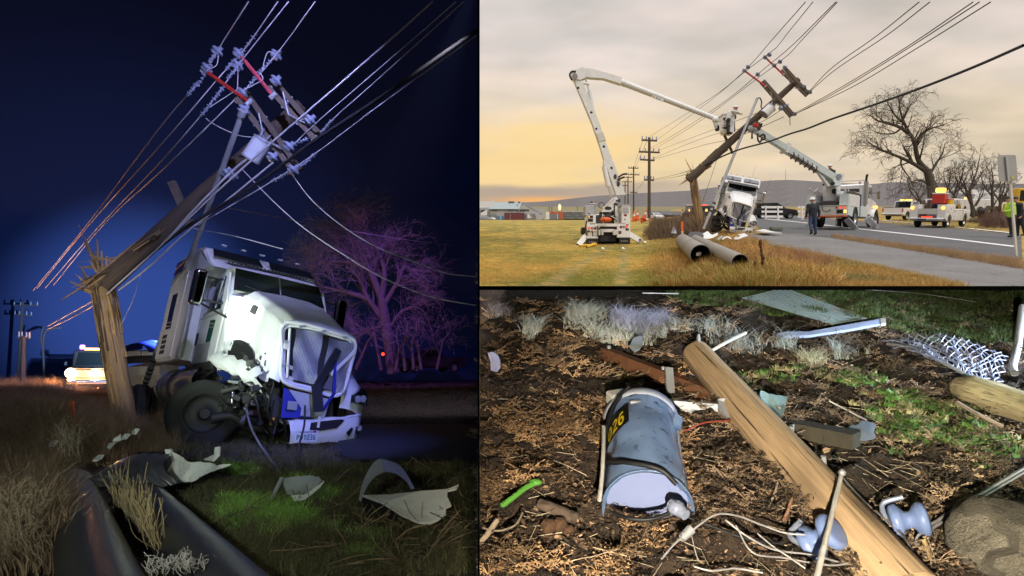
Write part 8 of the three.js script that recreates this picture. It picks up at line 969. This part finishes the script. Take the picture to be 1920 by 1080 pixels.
// the fallen pole, its transformer and fittings
const tan = mat(0.64, 0.44, 0.245, 0.9, { map: tPole, bumpMap: tPole, bumpScale: 0.018 }), tube3 = (n, l, c, pts, r, m, g) => { const p = pts.map((q) => (q.isVector3 ? q : A(...q))), b = new B(p[0]); b.tube(p, r, 6, Math.max(20, pts.length * 9)); return single(n, l, c, b, m, p[0], g ?? null); };
const poleP = A(1306, 664, 3.62), poleQ = A(1706, 1122, 1.93);
{
  const t = thing('fallen_pole', 'tan wooden pole lying across the bank from top centre to the bottom edge', 'utility pole', poleP), b = new B(poleP), ax = poleQ.clone().sub(poleP).normalize();
  b.cyl(poleP, poleQ, 0.086, 0.112, 40, false, 20); const ps = b.a[0].attributes.position; for (let i = 0; i < ps.count; i++) { const n = fbm(ps.getX(i) * 4, ps.getY(i) * 4, ps.getZ(i) * 4, 3) * 0.008; ps.setY(i, ps.getY(i) + n); } b.sph(poleP.clone().addScaledVector(ax, 0.005), 0.083, 1, 0.9, 0.9, 20); b.build('pole', tan, t, KEEP);
  for (const [x, y, d, h] of [[1486, 826, 2.78, 0.07], [1546, 886, 2.52, 0.075], [1311, 645, 3.6, 0.06]]) { const c = A(x, y, d), k = new B(poleP); k.cyl(c, c.clone().add(V(-0.01, h, 0.01)), 0.011, 0.011, 8).cyl(c.clone().add(V(0, -0.01, 0)), c.clone().add(V(0, 0.014, 0)), 0.03, 0.026, 4); k.build('bolt', M.galv, t); }
  const st = new B(poleP); st.tube([A(1572, 886, 2.5), A(1620, 940, 2.32), A(1690, 1000, 2.15), A(1730, 1076, 1.97)], 0.005, 5, 24); st.build('ground_wire', M.wire, t); const s2 = new B(poleP); s2.tube([A(1372, 780, 3.1), A(1420, 830, 2.8), A(1480, 905, 2.5), A(1540, 975, 2.25)], 0.006, 5, 24); s2.build('side_wire', M.galv, t);
}
{ const p = A(1130, 664, 3.85), q = A(1352, 752, 3.30), t = thing('crossarm_beam', 'reddish brown timber crossarm lying left of the fallen pole', 'timber', p); new B(p).beam(p, q, 0.085, 0.10).build('beam', mat(0.21, 0.085, 0.035, 0.8, { map: grain1 }), t); for (const k of [0.06, 0.55]) { const c = p.clone().lerp(q, k).add(V(0, 0.05, 0)), b = new B(p); b.cyl(c, c.clone().add(V(0, 0.02, 0)), 0.014, 0.014, 8); b.build('bolt', M.galv, t); }
  const v = A(1254, 690, 3.42), w = A(1259, 762, 3.30), t2 = thing('steel_bracket', 'galvanised steel arm joining transformer and fallen pole', 'bracket', w); new B(w).beam(v, w, 0.045, 0.02, V(0, 0, 1)).build('upright', M.galv, t2); new B(w).beam(A(1240, 758, 3.22), A(1360, 768, 3.12), 0.055, 0.06).build('arm', mat(0.42, 0.46, 0.50, 0.45, { map: mottle1, metalness: 0.3 }), t2); new B(w).plate([A(1345, 752, 3.08), A(1364, 750, 3.06), A(1376, 764, 3.05), A(1375, 786, 3.0), A(1362, 786, 3.0), A(1348, 776, 3.05)], 0.05).build('clamp', M.galv, t2); new B(w).cyl(A(1262, 752, 3.2), A(1262, 772, 3.18), 0.014, 0.014, 8).build('bolt', M.galv, t2); }
{
  const top = A(1201, 790, 2.95), bot = A(1214, 952, 2.34), ax = bot.clone().sub(top).normalize(), R = 0.172, can = mat(0.20, 0.30, 0.50, 0.38, { map: canDirt, roughnessMap: tRough }), t = thing('transformer', 'dented pale grey transformer can with a painted blue light cast, lying left of the fallen pole, number 026', 'transformer', top);  // can is pale grey; blue light falling on it is painted into the colour
  const u = ax.clone().cross(UPY).normalize(), v = ax.clone().cross(u).normalize().multiplyScalar(-1), L = top.distanceTo(bot), at = (a, k, r = R) => top.clone().addScaledVector(ax, k * L).addScaledVector(u, r * Math.cos(a)).addScaledVector(v, r * Math.sin(a));
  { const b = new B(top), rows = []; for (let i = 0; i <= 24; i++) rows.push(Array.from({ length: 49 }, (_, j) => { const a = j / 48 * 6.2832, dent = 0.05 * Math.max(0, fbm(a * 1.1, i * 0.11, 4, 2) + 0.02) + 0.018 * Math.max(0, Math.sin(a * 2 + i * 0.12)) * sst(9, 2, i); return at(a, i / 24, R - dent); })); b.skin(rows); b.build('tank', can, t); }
  { const b = new B(top), rows = []; for (let i = 0; i <= 3; i++) rows.push(Array.from({ length: 49 }, (_, j) => at(j / 48 * 6.2832, 1 + 0.03 * (i % 2 ? 1 : 0) - (i > 1 ? 0.05 : 0), R + (i > 1 ? -0.012 : 0.006)))); b.skin(rows); const k = b.build('bottom_rim', can, t); const e = new B(top); const c = at(0, 0.955, 0); for (let j = 0; j < 1; j++) e.skin([Array.from({ length: 41 }, () => c.clone().addScaledVector(ax, 0.012)), Array.from({ length: 41 }, (_, q) => at(q / 40 * 6.2832, 0.955, R - 0.012))]); e.build('bottom_plate', mat(0.24, 0.29, 0.50, 0.35, { map: mottle1 }), t); }  // bottom plate has the same blue light painted in
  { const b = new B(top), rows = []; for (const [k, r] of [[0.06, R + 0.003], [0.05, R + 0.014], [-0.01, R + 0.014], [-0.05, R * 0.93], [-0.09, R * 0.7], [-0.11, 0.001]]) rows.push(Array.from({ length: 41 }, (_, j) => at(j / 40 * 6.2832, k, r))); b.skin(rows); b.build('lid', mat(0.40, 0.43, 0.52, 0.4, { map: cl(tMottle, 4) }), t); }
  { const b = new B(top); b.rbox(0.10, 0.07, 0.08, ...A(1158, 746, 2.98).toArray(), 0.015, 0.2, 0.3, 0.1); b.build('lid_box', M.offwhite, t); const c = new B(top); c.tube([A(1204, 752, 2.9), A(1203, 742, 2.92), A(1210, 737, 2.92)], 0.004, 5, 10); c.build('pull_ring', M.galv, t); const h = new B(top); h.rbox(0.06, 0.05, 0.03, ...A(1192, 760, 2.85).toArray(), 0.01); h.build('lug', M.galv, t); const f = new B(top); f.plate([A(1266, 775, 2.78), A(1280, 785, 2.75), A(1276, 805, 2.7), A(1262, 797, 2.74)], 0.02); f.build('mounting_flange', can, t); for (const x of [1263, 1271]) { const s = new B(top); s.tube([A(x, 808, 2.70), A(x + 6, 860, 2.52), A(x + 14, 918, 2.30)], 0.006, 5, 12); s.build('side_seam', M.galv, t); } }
  { const n = 10, pos = [], uv = []; for (let i = 0; i <= n; i++) for (const k of [0, 1]) { const a = lerp(0.38, 1.2, i / n) , w = lerp(0.34, 0.18, i / n) + (k ? 0 : 0.24); const p = at(a, w, R + 0.004).sub(top); pos.push(p.x, p.y, p.z); uv.push(i / n, k); } const idx = []; for (let i = 0; i < n; i++) { const a = i * 2; idx.push(a, a + 2, a + 1, a + 1, a + 2, a + 3); } const g = new THREE.BufferGeometry(); g.setAttribute('position', new THREE.Float32BufferAttribute(pos, 3)); g.setAttribute('uv', new THREE.Float32BufferAttribute(uv, 2)); g.setIndex(idx); g.computeVertexNormals(); const m = new THREE.Mesh(g, new THREE.MeshStandardMaterial({ map: canTex, roughness: 0.5, side: THREE.DoubleSide })); m.name = 'number_label'; t.add(m); }
  tube3('black_lead', 'black cable draped down the left side of the transformer and over its base', 'cable', [at(1.24, -0.02, R + 0.02), at(0.79, 0.12, R + 0.012), at(0.39, 0.45, R + 0.012), at(0.54, 0.75, R + 0.012), at(1.14, 0.92, R + 0.014), at(1.84, 1.0, R + 0.012), at(2.24, 1.03, R * 0.98)], 0.011, M.black);
  tube3('black_lead', 'black cable looping across the open base of the transformer', 'cable', [A(1150, 962, 2.22), A(1180, 972, 2.17), A(1215, 974, 2.15), A(1250, 964, 2.16), A(1268, 950, 2.17)], 0.008, M.black);
  tube3('pale_lead', 'pale stiff lead lying along the left edge of the transformer', 'cable', [A(1132, 800, 2.7), A(1131, 850, 2.5), A(1128, 900, 2.35), A(1124, 938, 2.25)], 0.009, M.offwhite);
  { const p = A(1268, 952, 2.16), b = new B(p); b.sph(p, 0.034, 1, 0.8, 1, 12).cyl(p, A(1286, 966, 2.12), 0.028, 0.02, 10).cyl(A(1256, 944, 2.18), p, 0.02, 0.03, 10); single('bushing', 'broken grey bushing hanging at the transformer base, lower right', 'insulator', b, M.porcelain, p); }
}
function spool(label, c, ax, r) { const t = thing('spool_insulator', label, 'insulator', c), pr = [[0.02, -1], [0.75, -1], [0.95, -0.85], [0.98, -0.55], [0.78, -0.35], [0.5, -0.15], [0.5, 0.15], [0.78, 0.35], [0.98, 0.55], [0.95, 0.85], [0.75, 1], [0.02, 1]].map((p) => new THREE.Vector2(p[0] * r, p[1] * r)), q = new THREE.Quaternion().setFromUnitVectors(UPY, ax.clone().normalize()); const b = new B(); b.geo(new THREE.LatheGeometry(pr, 28), new THREE.Matrix4().compose(V(0, 0, 0), q, V(1, 1, 1))); b.build('spool', mat(0.20, 0.28, 0.52, 0.35, { map: mottle1 }), t); const k = new B(), e = ax.clone().normalize(), s = e.clone().cross(V(0, 0, 1)).normalize().multiplyScalar(r * 1.2); k.tube([s.clone().addScaledVector(e, -r * 1.1), e.clone().multiplyScalar(-r * 1.15), e.clone().multiplyScalar(-r * 1.15).addScaledVector(s, -0.9), s.clone().multiplyScalar(-1.2)], r * 0.16, 6, 16); k.build('clevis', mat(0.33, 0.38, 0.50, 0.4, { metalness: 0.5 }), t); return t; }  // blue light cast is painted into the spool colour
spool('spool insulator with a painted blue light cast, right of the fallen pole, wire tied to it', A(1704, 975, 2.20), V(0.75, 0.2, 0.35), 0.062);
spool('spool insulator with a painted blue light cast, under the fallen pole at the bottom edge', A(1540, 1008, 2.12), V(0.5, 0.65, 0.5), 0.066);
{ const p = A(1577, 893, 2.28), q = A(1527, 1100, 1.80), b = new B(p); b.cyl(p, q, 0.0085, 0.0095, 10); const t = thing('steel_rod', 'straight steel rod leaning over the fallen pole to the bottom edge', 'rod', p); b.build('rod', M.offwhite, t); new B(p).sph(A(1579, 886, 2.28), 0.014).build('knob', M.galv, t); }
const wg = mat(0.36, 0.35, 0.34, 0.45, { metalness: 0.4 });
const wB = (l, pts, r = 0.006, m = wg) => tube3('loose_wire', l, 'wire', pts, r * 0.62, m);
wB('pale wire arching from the transformer base to the lower insulator', [[1286, 1006, 2.06], [1310, 985, 2.07], [1345, 964, 2.10], [1385, 968, 2.12], [1430, 985, 2.12], [1475, 1000, 2.1], [1510, 1003, 2.08]], 0.006);
wB('wire end splayed down to the left from the transformer base', [[1296, 1000, 2.06], [1270, 1015, 2.04], [1240, 1048, 2.0]], 0.006); { const p = A(1278, 1010, 2.05), b = new B(p); b.cyl(p, A(1296, 992, 2.07), 0.014, 0.018, 8); single('wire_clamp', 'small metal clamp on the wire by the transformer base', 'clamp', b, M.galv, p); }
wB('tangled wire running under the lower insulator, upper strand', [[1360, 975, 2.14], [1400, 1005, 2.1], [1450, 1030, 2.08], [1520, 1040, 2.06], [1580, 1056, 2.05]]); wB('tangled wire running under the lower insulator, middle strand', [[1380, 985, 2.12], [1410, 1035, 2.06], [1470, 1046, 2.05], [1560, 1060, 2.02], [1590, 1056, 2.02]], 0.005); wB('tangled wire dropping to the bottom edge left of the steel rod', [[1420, 1000, 2.1], [1450, 1025, 2.06], [1480, 1045, 2.03], [1510, 1066, 2.0]], 0.005); wB('bent wire lying along the bottom edge, centre', [[1302, 1062, 2.02], [1330, 1070, 2.0], [1380, 1066, 2.02], [1430, 1074, 2.0]], 0.006); wB('dark wire along the ground between transformer base and insulator', [[1290, 970, 2.2], [1330, 985, 2.16], [1400, 1010, 2.1], [1470, 1020, 2.1]], 0.008, M.black); wB('thin wire hanging from the clamp to the soil', [[1297, 1005, 2.05], [1304, 1035, 2.02], [1310, 1052, 2.02]], 0.003);
wB('thick twisted wire from the right insulator to the right edge, upper strand', [[1742, 986, 2.2], [1780, 962, 2.26], [1840, 925, 2.34], [1930, 872, 2.5]], 0.011); wB('thick twisted wire from the right insulator to the right edge, lower strand', [[1735, 1000, 2.19], [1785, 966, 2.25], [1845, 930, 2.33], [1930, 880, 2.48]], 0.008); wB('short wire stub curling beside the right insulator', [[1745, 990, 2.18], [1720, 1006, 2.16], [1716, 1022, 2.14]], 0.008);
wB('thin straight wire lying across the lawn at the top right', [[1560, 540, 5.0], [1720, 550, 4.9], [1830, 566, 4.7]], 0.005); wB('thin white strip lying at the top of the bank, centre', [[1205, 549.5, 5.0], [1272, 550.5, 5.0]], 0.009, M.whiteDull); wB('thin stick wire crossing the dark soil right of the pole', [[1555, 752, 3.05], [1590, 770, 3.0], [1625, 788, 2.9]], 0.006, M.offwhite); wB('rusty red wire between transformer and pole clamp', [[1284, 808, 2.74], [1320, 793, 2.85], [1370, 788, 2.95]], 0.007, mat(0.35, 0.07, 0.04, 0.6));
{ // the chain-link fence, crumpled and flattened
  const link = (label, fn, nu, nv, r, m) => { const b = new B(fn(0.5, 0.5)), pos = []; for (let i = -nv; i <= nu; i++) for (const s of [1, -1]) { const pts = []; for (let j = 0; j <= nv; j++) { const u = (s > 0 ? i + j : i + nv - j) / nu; if (u < 0 || u > 1) { if (pts.length > 1) b.tube(pts.splice(0), r, 3, 0); pts.length = 0; continue; } pts.push(fn(u, j / nv).add(V(0, (j + i) % 2 ? r : -r, 0))); } if (pts.length > 1) b.tube(pts, r, 3, pts.length * 2); } return b; };
  const f1 = (u, v) => { const x = lerp(lerp(1655, 1885, u), lerp(1665, 1880, u), v), p = A(lerp(lerp(1648, 1890, u), lerp(1738, 1868, u), v) , lerp(lerp(640, 668, u) - 26 * Math.sin(u * 3.1) , lerp(664, 735, u), v), lerp(3.95, 3.5, v) - 0.25 * u); return p.add(V(0.03 * fbm(u * 6, v * 6, 1), 0.05 * fbm(u * 5, v * 5, 2), 0.08 * fbm(u * 4, v * 5, 4))); };
  const b1 = link('', f1, 17, 7, 0.0048), p1 = f1(0.5, 0.5), t1 = thing('crumpled_fence', 'crumpled pale chain-link mesh at the right, above the log', 'fence', p1); b1.build('mesh', mat(0.55, 0.58, 0.72, 0.4, { metalness: 0.3 }), t1, { kind: 'stuff' }); const s1 = new B(p1); s1.tube([f1(0, 0.2), f1(0.1, 0.5), f1(0.2, 0.95), f1(0.45, 1), f1(0.8, 1)], 0.012, 6, 24); s1.build('edge_wire', M.galv, t1);
  const f2 = (u, v) => PB(lerp(lerp(1395, 1600, u), lerp(1470, 1622, u), 1 - v), lerp(lerp(556, 611, u), lerp(548, 603, u), 1 - v) , 0.05); const f2b = (u, v) => { const lo = [lerp(1392, 1560, u), lerp(566, 616, u)], hi = [lerp(1470, 1625, u), lerp(546, 604, u)]; const x = lerp(lo[0], hi[0], v), y = lerp(lo[1], hi[1], v), d = F * hB / (y - 200); return A(x, y, d).add(V(0, 0.03, 0)); };
  const p2 = f2b(0.5, 0.5), t2 = thing('flattened_fence', 'flattened grey chain-link strip lying at the top of the bank', 'fence', p2); const b2 = new B(p2); for (let i = 0; i <= 34; i++) b2.tube([f2b(i / 34, 0), f2b(Math.min(1, i / 34 + 0.01), 0.5), f2b(i / 34, 1)], 0.0055, 3, 3); for (let j = 0; j <= 3; j++) b2.tube(Array.from({ length: 12 }, (_, i) => f2b(i / 11, j / 3)), 0.003, 3, 14); b2.build('mesh', mat(0.36, 0.44, 0.40, 0.5, { metalness: 0.2 }), t2, { kind: 'stuff' });
}
sheetDebris('sheet_metal_debris', 'flat pale blue metal blade lying above the fallen pole', [{ n: 'blade', m: mat(0.45, 0.52, 0.72, 0.35, { map: mottle1 }), t: 0.02, pts: [A(1456, 628, 4.05), A(1475, 624, 4.08), A(1515, 624, 4.08), A(1570, 614, 4.15), A(1655, 599, 4.25), A(1659, 607, 4.2), A(1590, 620, 4.1), A(1515, 631, 4.02), A(1465, 632, 4.0)] }, { n: 'end_cap', m: M.offwhite, t: 0.025, pts: [A(1650, 600, 4.24), A(1660, 599, 4.25), A(1661, 608, 4.18), A(1652, 609, 4.18)] }]);
{ const p = A(1903, 700, 3.55), b = new B(p); b.tube([p, A(1899, 690, 3.6), A(1908, 650, 3.8), A(1914, 600, 4.0), A(1917, 575, 4.1)], 0.022, 8, 24); single('bent_post', 'white bent post standing at the right edge beside the mesh', 'post', b, M.whiteDull, p); }
{ const p = A(1790, 722, 3.25), q = A(1950, 772, 2.95), t = thing('split_log', 'pale split log at the right edge below the mesh', 'log', p), b = new B(p), rows = [], ax = q.clone().sub(p).normalize(), u = ax.clone().cross(UPY).normalize(), v = u.clone().cross(ax).normalize(); for (let i = 0; i <= 16; i++) rows.push(Array.from({ length: 25 }, (_, j) => { const a = j / 24 * 6.2832, k = i / 16, r = (0.045 + 0.035 * sst(0, 0.2, k)) * (1 + 0.25 * fbm(Math.cos(a) * 1.5, Math.sin(a) * 1.5, k * 3)); return p.clone().lerp(q, k).addScaledVector(u, r * Math.cos(a) * 1.15).addScaledVector(v, r * Math.sin(a)); })); b.skin(rows); b.skin([rows[0], rows[0].map(() => p.clone().addScaledVector(ax, -0.03))]); b.build('log', mat(0.60, 0.50, 0.28, 0.9, { map: grain1, bumpMap: grain1, bumpScale: 0.01 }), t, KEEP); }
{ const c = A(1885, 1015, 2.05), b = new B(c), g = new THREE.IcosahedronGeometry(0.17, 4), ps = g.attributes.position; for (let i = 0; i < ps.count; i++) { const n = V(ps.getX(i), ps.getY(i), ps.getZ(i)).normalize(); let r = 0.17 * (1 + 0.22 * fbm(n.x * 1.6, n.y * 1.6, n.z * 1.6 + 4, 3)); const cut = [V(-0.8, 0.3, 0.5), V(0.1, 0.9, 0.35), V(-0.35, -0.1, 0.93), V(0.5, 0.2, 0.8)]; for (const q of cut) { const d = n.dot(q.normalize()); if (d > 0) r = Math.min(r, 0.135 / d); } ps.setXYZ(i, n.x * r, n.y * r * 0.85, n.z * r); } g.deleteAttribute('uv'); const gg = mergeVertices(g); gg.computeVertexNormals(); boxUV(gg); b.geo(gg, m4(c.x, c.y, c.z)); single('boulder', 'grey green boulder in the bottom right corner', 'rock', b, mat(0.26, 0.25, 0.20, 0.9, { map: cl(tSoil, 2.2), bumpMap: cl(tSoil, 3), bumpScale: 0.015 }), c); }
sheetDebris('plastic_sheet', 'crumpled teal grey plastic beside the fallen pole, centre', [{ n: 'sheet', m: mat(0.24, 0.36, 0.38, 0.4, { map: mottle1 }), rows: edgeRows([A(1428, 738, 3.1), A(1452, 742, 3.1), A(1478, 740, 3.1)], [A(1440, 775, 2.95), A(1456, 792, 2.9), A(1468, 788, 2.9)], 8, 12, 0.07, 14), pts: [A(1440, 775, 2.95)] }]);
sheetDebris('plastic_sheet', 'blue grey plastic flap lying in the dark soil right of the pole', [{ n: 'sheet', m: mat(0.26, 0.33, 0.44, 0.4, { map: mottle1 }), rows: edgeRows([A(1586, 800, 2.85), A(1612, 788, 2.9), A(1640, 798, 2.85)], [A(1592, 812, 2.78), A(1616, 824, 2.74), A(1630, 820, 2.76)], 6, 12, 0.05, 17), pts: [A(1592, 812, 2.78)] }]);
sheetDebris('white_rag', 'small pale rag on the litter at the left edge', [{ n: 'rag', m: mat(0.5, 0.46, 0.55, 0.8, { map: mottle1 }), rows: edgeRows([A(912, 664, 3.6), A(922, 660, 3.6), A(930, 666, 3.6)], [A(916, 690, 3.45), A(926, 692, 3.45), A(932, 684, 3.5)], 6, 8, 0.06, 19), pts: [A(916, 690, 3.45)] }]);
sheetDebris('grey_scrap', 'grey scrap with a hole behind the timber crossarm', [{ n: 'scrap', m: mat(0.42, 0.46, 0.50, 0.5, { map: mottle1 }), t: 0.012, pts: [A(1180, 650, 3.75), A(1188, 634, 3.85), A(1205, 630, 3.88), A(1207, 642, 3.8), A(1199, 655, 3.72), A(1190, 660, 3.7)] }]);
{ const p = A(1478, 800, 2.95), q = A(1606, 826, 2.72), t = thing('buried_timber', 'dark timber half buried right of the fallen pole', 'timber', p); new B(p).beam(p, q, 0.11, 0.07).build('beam', mat(0.08, 0.07, 0.045, 0.9, { map: grain1 }), t); new B(p).cyl(A(1484, 812, 2.85), A(1485, 796, 2.86), 0.012, 0.012, 8).build('bolt', M.galv, t); }
{ const p = A(975, 918, 2.42), b = new B(p); b.tube([A(942, 948, 2.32), A(965, 930, 2.37), A(985, 915, 2.42), A(1010, 902, 2.47)], 0.012, 6, 18); b.sph(A(1004, 904, 2.46), 0.02, 1.5, 0.7, 1, 8); single('green_stalk', 'bright green stalk lying on the dark soil at left', 'plant', b, mat(0.14, 0.42, 0.06, 0.5, { map: mottle1 }), p); }
{ const p = A(1045, 968, 2.30), b = new B(p); b.tube([A(1012, 945, 2.36), A(1040, 955, 2.32), A(1078, 972, 2.26)], 0.024, 8, 16); single('root_piece', 'grey brown root lying in the bare soil at bottom left', 'root', b, mat(0.20, 0.15, 0.12, 0.95, { map: soil1 }), p); for (const [x, y, r, w] of [[1030, 990, 0.035, 'left'], [1050, 985, 0.03, 'middle'], [1066, 998, 0.028, 'right']]) { const q = A(x, y, 2.22), k = new B(q), g = new THREE.DodecahedronGeometry(r, 1), ps = g.attributes.position; for (let i = 0; i < ps.count; i++) { const n = 1 + 0.35 * fbm(ps.getX(i) * 30, ps.getY(i) * 30, ps.getZ(i) * 30); ps.setXYZ(i, ps.getX(i) * n, ps.getY(i) * n, ps.getZ(i) * n); } g.computeVertexNormals(); k.geo(g, m4(q.x, q.y, q.z)); single('soil_clod', 'brown soil clod under the root, the ' + w + ' one of three', 'clod', k, mat(0.15, 0.085, 0.045, 0.95, { map: soil1 }), q); } }
{ const st = (l, pts, r, c) => tube3('stick', l, 'stick', pts, r, mat(...c, 0.9)); st('pale stick leaning in the bottom left corner', [[898, 1018, 2.15], [915, 1000, 2.18], [932, 975, 2.22]], 0.011, [0.38, 0.29, 0.2]); st('thin curved stick near the bottom left corner', [[905, 990, 2.2], [935, 995, 2.18], [965, 985, 2.2], [980, 962, 2.25]], 0.004, [0.25, 0.2, 0.14]); st('pale stick leaning up right behind the pole top', [[1333, 658, 3.6], [1365, 640, 3.7], [1398, 624, 3.85]], 0.012, [0.55, 0.53, 0.48]); st('short pale branch between green weeds and log', [[1795, 755, 3.05], [1830, 775, 2.95], [1880, 800, 2.85]], 0.010, [0.42, 0.32, 0.24]); st('yellow sliver of wood right of the insulator', [[1732, 1012, 2.12], [1738, 1030, 2.1], [1744, 1048, 2.06]], 0.008, [0.42, 0.3, 0.14]); st('forked twig left of the steel rod', [[1440, 950, 2.3], [1450, 930, 2.34], [1458, 905, 2.4]], 0.005, [0.3, 0.24, 0.18]); st('brown twig standing between transformer and pole', [[1470, 975, 2.22], [1478, 955, 2.26], [1484, 935, 2.3]], 0.006, [0.32, 0.17, 0.1]); }
renderer.render(scene, camera);
